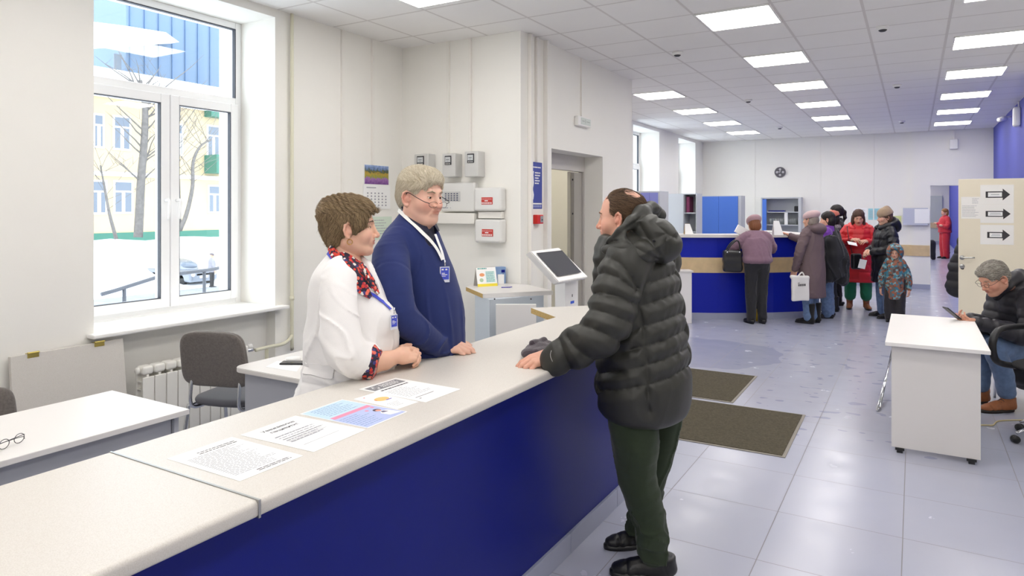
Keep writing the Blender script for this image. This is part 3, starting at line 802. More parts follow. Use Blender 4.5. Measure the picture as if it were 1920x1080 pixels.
# ================================================================ visitor chairs
def visitor_chair(label, loc, rz):
    """faces local +y; seat 0.46 high"""
    t = thing('visitor_chair', label, 'chair', loc, rz, None)
    def pillow(w, h, d, bend=0.0, n=14):
        bm = bmesh.new(); rings = []
        for side, off in ((0, -d / 2), (1, d / 2)): pass
        v = []; N = 40
        prof = [(1.0, 0.0), (0.99, .35), (.96, .7), (.9, .9), (.75, 1.0), (.4, 1.06), (0.01, 1.08)]
        for sgn in (-1, 1):
            rg = []
            for sc_, zz in (prof if sgn == 1 else prof):
                row = []
                for k in range(N):
                    a = 2 * PI * k / N; c, s_ = math.cos(a), math.sin(a); e = .42
                    x = w / 2 * sc_ * math.copysign(abs(c) ** e, c); y = h / 2 * sc_ * math.copysign(abs(s_) ** e, s_)
                    x *= 1 - .06 * (y / h + .5); row.append(bm.verts.new((x, y, sgn * zz * d / 2 + bend * (x / (w / 2)) ** 2)))
                rg.append(row)
            rings.append(rg)
        for rg, fl_ in zip(rings, (True, False)):
            for A, B in zip(rg, rg[1:]):
                for k in range(N):
                    q = (A[k], A[(k + 1) % N], B[(k + 1) % N], B[k]); bm.faces.new(q[::-1] if fl_ else q)
            bm.faces.new(rg[-1] if not fl_ else rg[-1][::-1])
        bmesh.ops.remove_doubles(bm, verts=bm.verts[:], dist=1e-5)
        bmesh.ops.recalc_face_normals(bm, faces=bm.faces[:])
        return bm
    bm = pillow(.46, .42, .055, .01); bm.transform(Matrix.Translation((0, .02, .455))); o = from_bm('seat', bm, M_seatf, t, True, False)
    B = Matrix.Translation((0, -.22, .745)) @ Matrix.Rotation(math.radians(100), 4, 'X')
    bm = pillow(.47, .36, .05, .018); bm.transform(B); from_bm('backrest', bm, M_fabric, t, True, False)
    bm = pillow(.468, .358, .03, .018); bm.transform(Matrix.Translation((0, -.018, 0)) @ B); bmesh.ops.scale(bm, vec=(1, 1, 1), verts=bm.verts); o = from_bm('back_shell', bm, M_fabric, t, True, False)
    for s in (-1, 1):
        bm = bmesh.new(); b_tube(bm, catmull([(s * .17, .06, .425), (s * .17, -.16, .425), (s * .17, -.235, .46), (s * .17, -.235, .56), (s * .165, -.215, .66)], 5), .011, 10, sq=1); from_bm('back_bracket', bm, M_chrome, t, True, False)
    for s in (-1, 1):
        for yy, yb in ((.20, .25), (-.17, -.24)):
            tube_l = catmull([(s * .235, yy * .55, .425), (s * .24, yy * .9, .42), (s * .243, yy, .395), (s * .25, yb, .02)], 5)
            bm = bmesh.new(); b_tube(bm, tube_l, .0125, 10); from_bm('leg', bm, M_chrome, t, True, False)
    bm = bmesh.new()
    for s in (-1, 1): b_tube(bm, [(s * .235, .11, .425), (s * .235, -.11, .425)], .0125, 10)
    for yy in (.1, -.1): b_tube(bm, [(-.235, yy, .42), (.235, yy, .42)], .009, 8)
    from_bm('seat_frame', bm, M_chrome, t, True, False)
    for s in (-1, 1):
        for yb in (.25, -.24): bm = bmesh.new(); b_tube(bm, [(s * .25, yb, .0), (s * .25, yb, .03)], .016, 10); from_bm('foot_cap', bm, M_black, t, True, False)
    return t
visitor_chair('grey fabric visitor chair with chrome legs in front of the radiator', (-3.80, 2.92, 0), math.radians(18))
visitor_chair('grey chair cut off by the left picture edge, behind the white desk', (-3.76, 1.50, 0), math.radians(-95)).scale = (.85, .85, .85)

# ================================================================ staff desks
d1 = thing('desk', 'white topped low desk at bottom left with folded glasses on it', 'desk', (-3.2, 1.3, 0))
box('tabletop', (-3.53, .35, .725), (-2.893, 1.96, .75), M_laml, d1, .003)
box('modesty_panel', (-2.96, .40, .32), (-2.942, 1.90, .7245), M_grey, d1, .001)
for yy in (.40, 1.905): box('side_panel', (-3.5, yy, 0), (-2.925, yy + .022, .7245), M_grey, d1, .001)
d2 = thing('desk', 'grey sided desk with rounded white top, behind the woman in white', 'desk', (-3.1, 3.0, 0))
rr = .07; poly = [(-2.70, 2.605), (-2.70, 3.75), (-3.45, 3.75)] + [(-3.45 + rr - rr * math.cos(a), 2.605 + rr - rr * math.sin(a)) for a in [PI / 2 * k / 6 for k in range(7)]]
prism('tabletop', poly, .722, .75, M_lam, d2, .003)
box('front_panel', (-3.40, 2.66, .0), (-2.75, 2.682, .7215), M_grey, d2, .001)
for xx in (-3.40, -2.772): box('side_panel', (xx, 2.683, 0), (xx + .022, 3.70, .7215), M_grey, d2, .001)
z = .7505
P = [PZ(498, 688, z), PZ(556, 697, z), PZ(566, 683, z), PZ(520, 677, z)]
tag(quad_sheet('paper_sheet', P, M_paper), 'white paper sheets lying on the desk behind the woman', 'paper')
ph = PZ(541, 683, z + .002); a_ = .35
bm = bmesh.new(); b_box(bm, (-.036, -.075, 0), (.036, .075, .009), .004, 3, Matrix.Translation((ph[0] + .01, ph[1] + .03, z + .002)) @ Matrix.Rotation(math.radians(-60), 4, 'Z'))
phn = thing('smartphone', 'black smartphone on the paper sheets of the desk behind the woman', 'phone', (ph[0], ph[1], z)); from_bm('case', bm, M_black, phn)
bm = bmesh.new(); b_box(bm, (-.032, -.070, .0092), (.032, .070, .0098), 0, 1, Matrix.Translation((ph[0] + .01, ph[1] + .03, z + .002)) @ Matrix.Rotation(math.radians(-60), 4, 'Z')); from_bm('screen', bm, mat('phone_screen', '202228', 0.08), phn)
c = PZ(550, 672, .765); lathe('tape_roll', [(.022, 0), (.045, 0), (.045, .02), (.022, .02)], (c[0], c[1], .7508), M_white, None); tag(bpy.data.objects['tape_roll'], 'small white roll on the desk beside the smartphone', 'roll')
# folded reading glasses
def spectacles(name, c, ang, m, label):
    g = thing(name, label, 'glasses', c, ang)
    for s in (-1, 1):
        pts = [(s * .034 + .023 * math.cos(t), 0.0, .022 + .018 * math.sin(t)) for t in np.linspace(0, 2 * PI, 17)[:-1]]
        bm = bmesh.new(); b_tube(bm, pts, .0014, 6, closed=True); from_bm('rim', bm, m, g, True, False)
        bm = bmesh.new(); b_tube(bm, catmull([(s * .058, 0, .03), (s * .05, .006, .028), (-s * .05, .01 + .004 * s, .022), (-s * .07, .012, .008)], 5), .0016, 6); from_bm('temple_arm', bm, m, g, True, False)
    bm = bmesh.new(); b_tube(bm, catmull([(-.012, 0, .026), (0, 0, .03), (.012, 0, .026)], 4), .0014, 6); from_bm('bridge', bm, m, g, True, False)
    return g
c = PZ(22, 838, .75); spectacles('folded_glasses', (c[0], c[1], .7505), math.radians(112), M_dark, 'thin framed folded glasses on the bottom left white desk')

# ================================================================ printed notices on the worktop
ZP = TZ + .0006
def a4(label, x0, y0, x1, y1, rot=0.0, zf=None, name='printed_notice'):
    """sheet on the counter readable from the visitor side: right = +Y, up = -X"""
    cx, cy = (x0 + x1) / 2, (y0 + y1) / 2; R_ = np.array([[math.cos(rot), -math.sin(rot)], [math.sin(rot), math.cos(rot)]])
    P = []
    for x, y in ((x1, y0), (x1, y1), (x0, y1), (x0, y0)):
        q = R_ @ np.array([x - cx, y - cy]); P.append((cx + q[0], cy + q[1], ZP))
    t = thing(name, label, 'notice', (cx, cy, ZP)); quad_sheet('sheet', P, M_paper, t, .0004, 6 if zf else 1, 6 if zf else 1, zf)
    return t, P
t, P = a4('blank cornered notice lying next to the metal joint strip, nearest the camera', -1.797, 1.148, -1.487, 1.358)
marks('fine_print', P, textlines(22, .08, .9, .80, .12, .28, .3, 3), M_ink2, t); marks('heading_print', P, textlines(2, .32, .92, .9, .82, .35, .1, 4), M_ink, t)
marks('signature_print', P, textlines(2, .35, .9, .10, .04, .4, .1, 5), M_ink, t)
t, P = a4('white notice headed with a two-line greeting to patients', -1.793, 1.388, -1.487, 1.612, math.radians(2))
text('lettering', 'Уважаемые', P, .5, .84, .017, M_ink, t, .0008, 'CENTER', .0004); text('lettering', 'пациенты!', P, .5, .75, .017, M_ink, t, .0008, 'CENTER', .0004)
marks('fine_print', P, [(.13, .62, .75, .627), (.13, .50, .88, .507), (.13, .46, .80, .467), (.13, .42, .84, .427), (.13, .38, .66, .387), (.13, .22, .8, .227)] + textlines(5, .13, .9, .64, .37, .3, .3, 8), M_ink2, t)
t, P = a4('pale blue health leaflet with a pink bar and a drawn nurse', -1.800, 1.628, -1.497, 1.832, math.radians(1))
M_lb = mat('leaflet_blue', 'c0d9ec', 0.6); M_pk = mat('leaflet_pink', 'e48fac', 0.6); M_lb2 = mat('leaflet_violet_blue', 'b3bfe6', 0.6)
marks('tinted_field', P, [(.02, .52, .98, .98)], M_lb, t, .0007); marks('tinted_field', P, [(.02, .02, .98, .52)], M_lb2, t, .0007)
marks('pink_bar', P, [(.06, .50, .95, .58)], M_pk, t, .0010)
marks('fine_print', P, textlines(7, .15, .85, .95, .62, .3, .3, 9) + textlines(8, .06, .6, .46, .06, .3, .4, 10), mat('leaflet_ink', '8aa2c6', .7), t, .0010)
polymark('drawn_nurse_hair', P, [[(.80 + .07 * math.cos(a), .34 + .05 * math.sin(a)) for a in np.linspace(0, 2 * PI, 13)[:-1]]], mat('drawn_hair', '4a3a48', .7), t, .0010)
polymark('drawn_nurse_face', P, [[(.80 + .05 * math.cos(a), .32 + .035 * math.sin(a)) for a in np.linspace(0, 2 * PI, 13)[:-1]]], mat('drawn_skin', 'e8a08a', .7), t, .0012)
polymark('drawn_nurse_coat', P, [[(.72, .10), (.95, .06), (.92, .25), (.80, .29), (.70, .22)]], M_paper, t, .0011)
polymark('drawn_nurse_collar', P, [[(.74, .22), (.86, .2), (.84, .26), (.78, .28)]], mat('drawn_grey', '6d6a86', .7), t, .0013)
for u_, v_ in ((.68, .42), (.88, .46)): polymark('ring_mark', P, [[(u_ + .035 * math.cos(a), v_ + .025 * math.sin(a)) for a in np.linspace(0, 2 * PI, 13)[:-1]]], M_pk, t, .0012)
def lift(u, v): return .004 * (max(0, .15 - u) / .15) + .012 * max(0, u - .8) * 5 * max(0, v * 0 + .2)
t, P = a4('white flyer with an orange cartoon-like blob between the blue leaflet and grey-headed sheet', -1.765, 1.845, -1.545, 1.955, math.radians(-4))
polymark('orange_drawing', P, [[(.55 + .28 * math.cos(a), .62 + .11 * math.sin(a)) for a in np.linspace(0, 2 * PI, 17)[:-1]]], mat('drawn_orange', 'edc27c', .7), t, .0009)
marks('purple_stroke', P, [(.55, .50, .80, .53)], mat('drawn_purple', '6a5ab8', .7), t, .0011); marks('red_stroke', P, [(.28, .60, .32, .66), (.25, .88, .32, .91)], mat('drawn_red', 'd05a50', .7), t, .0011)
marks('fine_print', P, textlines(4, .2, .8, .35, .12, .25, .4, 12), M_ink2, t, .0009)
t, P = a4('sheet with a grey header band, white cross emblem and print, nearest the staff', -1.845, 1.960, -1.513, 2.172, math.radians(-1.5))
M_gh = mat('header_grey', '8b8b90', .7); marks('header_band', P, [(.06, .78, .90, .95)], M_gh, t, .0008)
cu, cv = .22, .865; a1, a2, b1, b2 = .075, .03, .062, .022
marks('cross_emblem', P, [(cu - a2, cv - b1, cu + a2, cv + b1), (cu - a1, cv - b2, cu + a1, cv + b2)], M_paper, t, .0011)
marks('cross_emblem_centre', P, [(cu - a2 + .014, cv - b1 + .01, cu + a2 - .014, cv + b1 - .01), (cu - a1 + .014, cv - b2 + .01, cu + a1 - .014, cv + b2 - .01)], M_gh, t, .0013)
marks('header_print', P, textlines(3, .36, .84, .93, .81, .42, .2, 13), M_paper, t, .0011)
marks('heading_print', P, textlines(1, .12, .85, .75, .69, .5, .1, 14), M_ink, t, .0008); marks('fine_print', P, textlines(9, .1, .85, .66, .28, .25, .4, 15), M_ink2, t, .0008)
marks('signature_print', P, [(.12, .20, .62, .213), (.12, .14, .17, .158)], M_ink, t, .0008)

# knitted hat under the visitor's hand
M_knit = mat('dark_knit', '453b44', 0.95, bump=0.6, bscale=350, sheen=0.4, noise=.2, nscale=150)
hc_ = PZ(1010, 662, TZ + .01)
hx = nrm(PZ(1036, 640, TZ) - PZ(975, 668, TZ)); hy = np.cross(UP, hx)
hat = flat(chain([hc_ - hx * .085 + UP * .022, hc_ - hx * .01 + UP * .028, hc_ + hx * .085 + UP * .03], [.046, .052, .046], .02), hc_, UP, .62)
fold = flat(chain([hc_ - hx * .095 - hy * .028 + UP * .024, hc_ + hx * .05 - hy * .045 + UP * .028], [.027, .024], .02), hc_, UP, .8).u(chain([hc_ - hx * .03 + hy * .02 + UP * .05, hc_ + hx * .09 + hy * .01 + UP * .045], [.016, .018], .01), .006)
hat = hat.u(fold, .004).cut((0, 0, TZ + .0008), (0, 0, -1), .002).disp(lambda P: .0006 * np.sin((P @ hx) * 520) + .004 * n3(P, 45, 3))
tag(sdf('knitted_hat', hat, .003, M_knit, None, .003), 'crumpled dark knitted hat on the worktop under the visitor\'s hand', 'hat')

# ================================================================ calendar, papers on the window wall
cx_ = LW + .004
cal = thing('wall_calendar', 'wall calendar with a mountain meadow photo hanging left of the man in blue', 'calendar', (cx_, 4.94, 1.66))
Pt = side_sheet(cx_, 4.765, 5.115, 1.905, 2.092); quad_sheet('photo_sheet', Pt, M_paper, cal, .002)
pm = mat('meadow_photo', '8a7a3a', .5); nt, b, L = nodes(pm); o_, tc_ = sepxyz(nt)
zz = mth(nt, 'DIVIDE', mth(nt, 'SUBTRACT', o_[2], .245), .187)
nn = nt.nodes.new('ShaderNodeTexNoise'); nn.inputs['Scale'].default_value = 40; nn.inputs['Detail'].default_value = 4; L.new(tc_, nn.inputs['Vector'])
zz2 = mth(nt, 'ADD', zz, mth(nt, 'MULTIPLY', mth(nt, 'SUBTRACT', nn.outputs['Fac'], .5), .45))
rp = nt.nodes.new('ShaderNodeValToRGB'); L.new(zz2, rp.inputs['Fac']); cr = rp.color_ramp; cr.elements[0].position = 0; cr.elements[0].color = lin('6c3f86'); cr.elements[1].position = 1; cr.elements[1].color = lin('9fb4dc')
for p_, c_ in ((.30, 'a070b0'), (.38, '8f9440'), (.55, 'b89a3c'), (.68, '4c5a3c'), (.82, '6f86b4')): e = cr.elements.new(p_); e.color = lin(c_)
L.new(rp.outputs['Color'], b.inputs['Base Color'])
marks('meadow_photo', Pt, [(.02, .02, .98, .98)], pm, cal, .0026)
Pb = side_sheet(cx_, 4.755, 5.13, 1.675, 1.903); quad_sheet('month_sheet', Pb, M_paper, cal, .002, 6, 1, lambda u, v: .004 * (1 - v) * u)
marks('day_print', Pb, [(.12 + .135 * i, .12 + .125 * j, .17 + .135 * i, .18 + .125 * j) for i in range(6) for j in range(5) if (i + j * 6) not in (0, 1, 29)] + [(.1, .86, .45, .9)], M_ink2, cal, .007)
Pg = side_sheet(LW + .002, 4.80, 5.16, 1.38, 1.60)
tg = thing('notice', 'pale green sheet taped under the wall calendar', 'notice', (LW, 4.98, 1.38)); quad_sheet('sheet', Pg, mat('pale_green_paper', 'd8e6d6', .7), tg)
marks('fine_print', Pg, textlines(6, .1, .9, .9, .2, .25, .3, 20), M_ink2, tg, .002)

# ================================================================ meters, panels on the meter wall
M_meter = mat('meter_box_grey', 'cfcecb', 0.4)
def meter(label, x0, x1, z0, z1, dp=.12):
    t = thing('meter_box', label, 'meter box', ((x0 + x1) / 2, JY, z0), 0, None)
    box('housing', (x0, JY - dp, z0), (x1, JY - .001, z1), M_meter, t, .008)
    w = x1 - x0; cx = x0 + w * .47; zt = z1 - .022; f = JY - dp
    box('gauge_bezel', (cx - w * .25, f - .008, zt - .085), (cx + w * .25, f - .0005, zt), M_dark, t, .012)
    g = box('gauge_face', (cx - w * .20, f - .0105, zt - .062), (cx + w * .20, f - .0082, zt - .012), mat('gauge_face', 'c9cccd', .25), t, .001)
    Pm = wall_sheet(f - .0105, cx - w * .2, cx + w * .2, zt - .062, zt - .012)
    marks('dial_print', Pm, [(.2, .45, .8, .55), (.3, .2, .7, .26)], M_ink, t); marks('terminal_slot', wall_sheet(f - .008, cx - w * .25, cx + w * .25, zt - .085, zt), [(.15, .06, .35, .16), (.42, .06, .58, .16), (.65, .06, .85, .16)], M_meter, t)
    return t
meter('grey electricity meter box partly behind the man in blue, leftmost of three', -4.17, -4.00, 1.985, 2.205)
meter('grey electricity meter box in the middle of the three', -3.835, -3.685, 1.975, 2.195)
meter('grey electricity meter box at the right of the three', -3.58, -3.43, 1.97, 2.205)
M_panel = mat('alarm_panel_white', 'e2e1de', 0.3, coat=.3)
ap = thing('alarm_panel', 'wide white alarm keypad panel right of the blond man\'s face', 'alarm panel', (-3.68, JY, 1.65))
bm = bmesh.new(); b_box(bm, (-3.885, JY - .07, 1.648), (-3.50, JY - .001, 1.922), .018, 4); from_bm('housing', bm, M_panel, ap)
box('keypad_field', (-3.875, JY - .074, 1.745), (-3.66, JY - .069, 1.84), mat('keypad_field', 'c9c8c6', .4), ap, .002)
bm = bmesh.new()
for i in range(5):
    for j in range(4): b_box(bm, (-3.835 + i * .033, JY - .078, 1.752 + j * .020), (-3.817 + i * .033, JY - .0735, 1.763 + j * .020), .002)
from_bm('keypad_button', bm, mat('button_blue_grey', '5b6078', .5), ap)
marks('maker_print', wall_sheet(JY - .071, -3.885, -3.5, 1.648, 1.922), [(.06, .12, .22, .15), (.28, .12, .30, .15)], M_ink2, ap)
def redpanel(label, x0, z0):
    t = thing('fire_alarm_box', label, 'fire panel', (x0 + .15, JY, z0), 0, 'fire panels with red displays')
    bm = bmesh.new(); b_box(bm, (x0, JY - .10, z0), (x0 + .29, JY - .001, z0 + .215), .022, 4); from_bm('housing', bm, M_panel, t)
    Pm = wall_sheet(JY - .101, x0 + .085, x0 + .205, z0 + .06, z0 + .125)
    box('display', (x0 + .085, JY - .104, z0 + .06), (x0 + .205, JY - .0995, z0 + .125), mat('display_red', 'cc3b32', .45), t, .001)
    P2 = wall_sheet(JY - .104, x0 + .085, x0 + .205, z0 + .06, z0 + .125)
    marks('display_print', P2, [(.05 + .115 * i, .10, .12 + .115 * i, .30) for i in range(8)] + [(.05 + .115 * i, .72, .10 + .115 * i, .80) for i in range(8)] + [(.3, .45, .6, .58)], M_paper, t)
    return t
redpanel('white fire panel with red display, upper of two', -3.49, 1.655)
redpanel('white fire panel with red display, lower of two', -3.485, 1.365)
tag(box('cable_duct', (-4.15, JY - .09, 1.535), (-3.495, JY - .001, 1.635), M_trunk, None, .006), 'wide white cable duct under the alarm keypad panel', 'cable duct')
box('narrow_cable_duct', (-3.47, JY - .06, 1.588), (-3.22, JY - .001, 1.650), M_trunk, None, .004); tag(bpy.data.objects['narrow_cable_duct'], 'short white cable duct between the two red-display panels', 'cable duct')
box('switch_box', (-4.19, JY - .04, 1.70), (-4.09, JY - .001, 1.90), M_meter, None, .004); tag(bpy.data.objects['switch_box'], 'flat grey switch box behind the back of the blond man\'s head', 'switch box')

# ================================================================ side wall items
M_pb = mat('poster_blue', '3b4aa0', .5)
po = thing('safety_poster', 'tall narrow blue poster with white figure by the doorway', 'poster', (JX, 5.6, 1.67))
Pp = side_sheet(JX + .001, 5.478, 5.725, 1.675, 2.112); quad_sheet('sheet', Pp, M_pb, po, .001)
text('lettering', 'ЗАЩИТИ\nПОЖИЛОГО\nЧЕЛОВЕКА\nОТ\nПАДЕНИЯ' if 0 else '', Pp, .5, .8, .012, M_paper, po, .002) if 0 else None
marks('headline_print', Pp, textlines(5, .42, .85, .80, .52, .5, .3, 31) + [(.04, .095, .96, .125)] + textlines(1, .06, .94, .92, .86, .4, .1, 33), M_paper, po, .002)
marks('footer_print', Pp, [(.05 + .1 * i, .03, .11 + .1 * i, .08) for i in range(9)], mat('poster_light', 'a9b2e0', .6), po, .002)
polymark('figure_drawing', Pp, [[(.10, .22), (.30, .20), (.34, .30), (.26, .42), (.34, .55), (.30, .72), (.34, .80), (.14, .82), (.10, .70), (.16, .55), (.12, .40)]], M_paper, po, .0022)
cp = thing('fire_call_point', 'small red fire alarm call point under the blue poster', 'call point', (JX, 5.6, 1.53))
box('housing', (JX + .001, 5.545, 1.535), (JX + .05, 5.665, 1.62), M_red, cp, .006); box('call_panel', (JX + .05, 5.60, 1.548), (JX + .054, 5.655, 1.608), mat('callpoint_grey', '9c9aa0', .4), cp, .002)
marks('arrow_print', side_sheet(JX + .054, 5.60, 5.655, 1.548, 1.608), [(.3, .3, .7, .5)], M_blk, cp)
si = thing('running_man_sign', 'small pale plastic wall sign near the ceiling above the doorway', 'sign', (JX, 6.6, 2.54))
box('housing', (JX + .001, 6.44, 2.545), (JX + .05, 6.765, 2.645), M_white, si, .008); box('sign_face', (JX + .05, 6.50, 2.56), (JX + .053, 6.745, 2.632), mat('sign_pale_green', 'c4ccc4', .3), si, .002)
marks('sign_print', side_sheet(JX + .053, 6.50, 6.745, 2.56, 2.632), [(.1, .45, .35, .6), (.4, .25, .46, .8), (.55, .45, .9, .6)], mat('sign_print', 'a4aea4', .5), si)

# ================================================================ side desk by the meters and its clutter
E_ = np.array([0, 0, 1.68])
def z1(px, py): return PZ(px, py, 1.0)
top = [(-3.50, 5.29), tuple(z1(874, 538)[:2]), tuple(z1(905, 551)[:2]), tuple(z1(1037, 545)[:2]), (-2.94, 5.29)]
sd = thing('side_desk', 'grey stand-up desk with raw-edged top under the meters', 'desk', (-3.1, 4.9, 0))
prism('tabletop', top, .965, 1.0, M_lam, sd, .001)
a, b = np.array(top[1]), np.array(top[2]); n_ = np.array([a[1] - b[1], b[0] - a[0]]); n_ = n_ / np.linalg.norm(n_); n_ = n_ if n_[1] < 0 else -n_
prism('raw_edge', [tuple(a + n_ * .002), tuple(b + n_ * .002), tuple(b), tuple(a)], .966, .999, M_raw, sd)
prism('body_panel', [(-3.42, 5.27), (-3.13, 4.70), (-2.86, 4.50), (-2.62, 4.95), (-2.95, 5.27)], 0, .9645, mat('pale_blue_grey_panel', 'c6ced6', .45), sd, .001)
bx = thing('cabinet_box', 'small off-white cabinet door panel in front of the side desk body', 'cabinet', (-2.7, 4.5, 0))
c0 = np.array([-2.80, 4.44]); c1 = np.array(z1(1007, 556)[:2]); 
dd_ = nrm(np.array([c1[0] - c0[0], c1[1] - c0[1], 0]))
Mb = obj_frame((c0[0], c0[1], 0), dd_)
bm = bmesh.new(); b_box(bm, (0.03, -.03, .0), (.34, -.005, .945), .004, 2, Mb); from_bm('door', bm, M_laml, bx)
bm = bmesh.new()
for u in (.02, .30): 
    for q in range(1): b_tube(bm, [tuple(Mb @ Vector((u, -.0, .982)))[:3], tuple(Mb @ Vector((u, -.012, .982)))[:3]], .006, 8)
from_bm('screw_cap', bm, M_dark, sd, True)
# tent calendar
tb = PZ(912, 545, 1.0); tx = nrm(PZ(932, 537, 1.0) - PZ(895, 541, 1.0)); ty = np.cross(UP, tx)
tc0 = PZ(896, 538, 1.0); tc1 = PZ(933, 536, 1.0); tcl = np.linalg.norm(tc1 - tc0); tcx = nrm(tc1 - tc0); tcy = np.cross(UP, tcx)
te = thing('tent_calendar', 'desk tent calendar with coloured print and yellow foot on the side desk', 'calendar', tc0)
hgt = .165; apex = tcy * .05
F4 = [tc0, tc1, tc1 + apex + UP * hgt, tc0 + apex + UP * hgt]; slab('front_card', F4, .002, M_paper, te, 0)
B4 = [tc1 + tcy * .10, tc0 + tcy * .10, tc0 + apex + UP * hgt, tc1 + apex + UP * hgt]; slab('rear_card', B4, .002, mat('card_grey', 'c9c4be', .7), te, 0)
marks('yellow_band', F4, [(0, 0, 1, .14)], mat('yellow_print', 'f0dc3c', .6), te); marks('teal_print', F4, textlines(1, .08, .55, .96, .88, .7, .05, 40), mat('teal_print', '4aa09a', .6), te)
marks('pale_print', F4, [(.45, .2, .92, .78)], mat('pale_teal', 'cfe6e4', .6), te); marks('fine_print', F4, textlines(8, .48, .9, .76, .22, .4, .2, 41), mat('teal_print', '4aa09a', .6), te, .0018)
polymark('orange_drawing', F4, [[(.27 + .13 * math.cos(a), .60 + .09 * math.sin(a)) for a in np.linspace(0, 2 * PI, 13)[:-1]]], mat('drawn_orange2', 'e8a070', .6), te, .0016)
polymark('green_drawing', F4, [[(.22 + .10 * math.cos(a), .33 + .10 * math.sin(a)) for a in np.linspace(0, 2 * PI, 13)[:-1]]], mat('drawn_green', 'b8d0b0', .6), te, .0016)
q0 = PZ(935, 533, 1.0)
cbx = thing('brochure_holder', 'blue brochure carton behind the tent calendar on the side desk', 'box', q0)
Mq = obj_frame((q0[0], q0[1], 1.0005), tcx)
bm = bmesh.new(); b_box(bm, (-.04, .03, 0), (.085, .10, .15), .002, 1, Mq); from_bm('carton', bm, mat('carton_blue', '7f9cc4', .5), cbx)
bm = bmesh.new(); b_box(bm, (0.0, .012, 0), (.06, .028, .085), .001, 1, Mq); from_bm('white_card', bm, M_paper, cbx)
bm = bmesh.new(); b_box(bm, (.04, .0285, .10), (.075, .0295, .125), 0, 1, Mq); b_box(bm, (.05, .0285, .07), (.065, .0295, .09), 0, 1, Mq); from_bm('blue_print', bm, M_blue, cbx)
pn = PZ(940, 540, 1.0); tag(tube('pen', [tuple(pn + UP * .005), tuple(pn + tcx * .07 + tcy * -.02 + UP * .005), tuple(pn + tcx * .10 + UP * .005)], .004, mat('pen_violet', '5a52b0', .4)), 'violet pen lying on the side desk right of the tent calendar', 'pen')
pk = PZ(868, 533, 1.0); 
# information kiosk
M_kiosk = mat('kiosk_white', 'f2f1ef', 0.3)
K = [PZ(1048, 529, 1.12), PZ(1103, 519, 1.12), PZ(1048, 464, 1.36), PZ(995, 471, 1.36)]
kc = (K[0] + K[1] + K[2] + K[3]) / 4
ki = thing('information_kiosk', 'white touch-screen terminal on a post left of the visitor in the puffer jacket', 'kiosk', (kc[0], kc[1], 0))
slab('screen_housing', K, .055, M_kiosk, ki, .006)
def inner(P, s0, s1, t0, t1, lift=.001):
    a, ex, ey, n = plate_frame(P); return [a + ex * u + ey * v + n * lift for u, v in ((s0, t0), (s1, t0), (s1, t1), (s0, t1))]
Pk = inner(K, .10, .90, .17, .92, .0); slab('screen', inner(K, .10, .90, .17, .92, .002), .001, mat('kiosk_screen', '55565a', 0.06), ki, 0)
marks('screen_seam', K, [(.09, .915, .91, .925), (.895, .165, .905, .925)], M_blk, ki, .0035)
kn = nrm(np.cross(K[1] - K[0], K[3] - K[0])); kb = nrm(np.array([K[1][0] - K[0][0], K[1][1] - K[0][1], 0]))
ps = PD(1065, 600, 5.55); pc = np.array([ps[0], ps[1], 0]); Mk = obj_frame(tuple(pc), kb)
bm = bmesh.new(); b_box(bm, (-.11, -.035, .02), (.11, .06, 1.09), .004, 2, Mk); from_bm('post', bm, M_kiosk, ki)
bm = bmesh.new(); b_box(bm, (-.2, -.18, 0), (.2, .18, .02), .004, 2, Mk); from_bm('base_plate', bm, M_kiosk, ki)
bm = bmesh.new(); b_box(bm, (-.06, -.02, 1.06), (.06, .06, 1.19), .004, 2, Mk @ Matrix.Rotation(.0, 4, 'X')); from_bm('neck', bm, M_grey, ki)
Pq = [tuple(Mk @ Vector(v)) for v in ((-.07, -.0355, .82), (.08, -.0355, .82), (.08, -.0355, 1.0), (-.07, -.0355, 1.0))]
marks('blue_print', Pq, [(.30, .48, .72, .60)], mat('print_bright_blue', '3a62d8', .5), ki); marks('keyhole', Pq, [(.46, .78, .54, .9)], M_blk, ki)

# ================================================================ floor mats
M_mat = mat('brown_mat', '57503f', 0.98, noise=.35, nscale=60, bump=.8, bscale=260); M_rub = mat('mat_rubber_edge', '8d8880', 0.7)
def floor_mat_(label, x0, y0, x1, y1, rz, z):
    t = thing('door_mat', label, 'mat', ((x0 + x1) / 2, (y0 + y1) / 2, z), rz)
    w, h = (x1 - x0) / 2, (y1 - y0) / 2
    bm = bmesh.new(); b_box(bm, (-w, -h, 0.0006), (w, h, .005), .002); from_bm('rubber_border', bm, M_rub, t, False, False)
    bm = bmesh.new(); b_box(bm, (-w + .022, -h + .022, .0045), (w - .022, h - .022, .009), .002); from_bm('pile', bm, M_mat, t, False, False)
floor_mat_('dark brown ribbed mat nearer the camera', -2.25, 4.87, -.752, 5.96, math.radians(0.6), 0)
floor_mat_('dark brown mat farther away, under the edge of the nearer mat', -2.9, 6.02, -1.345, 7.10, math.radians(.2), 0)

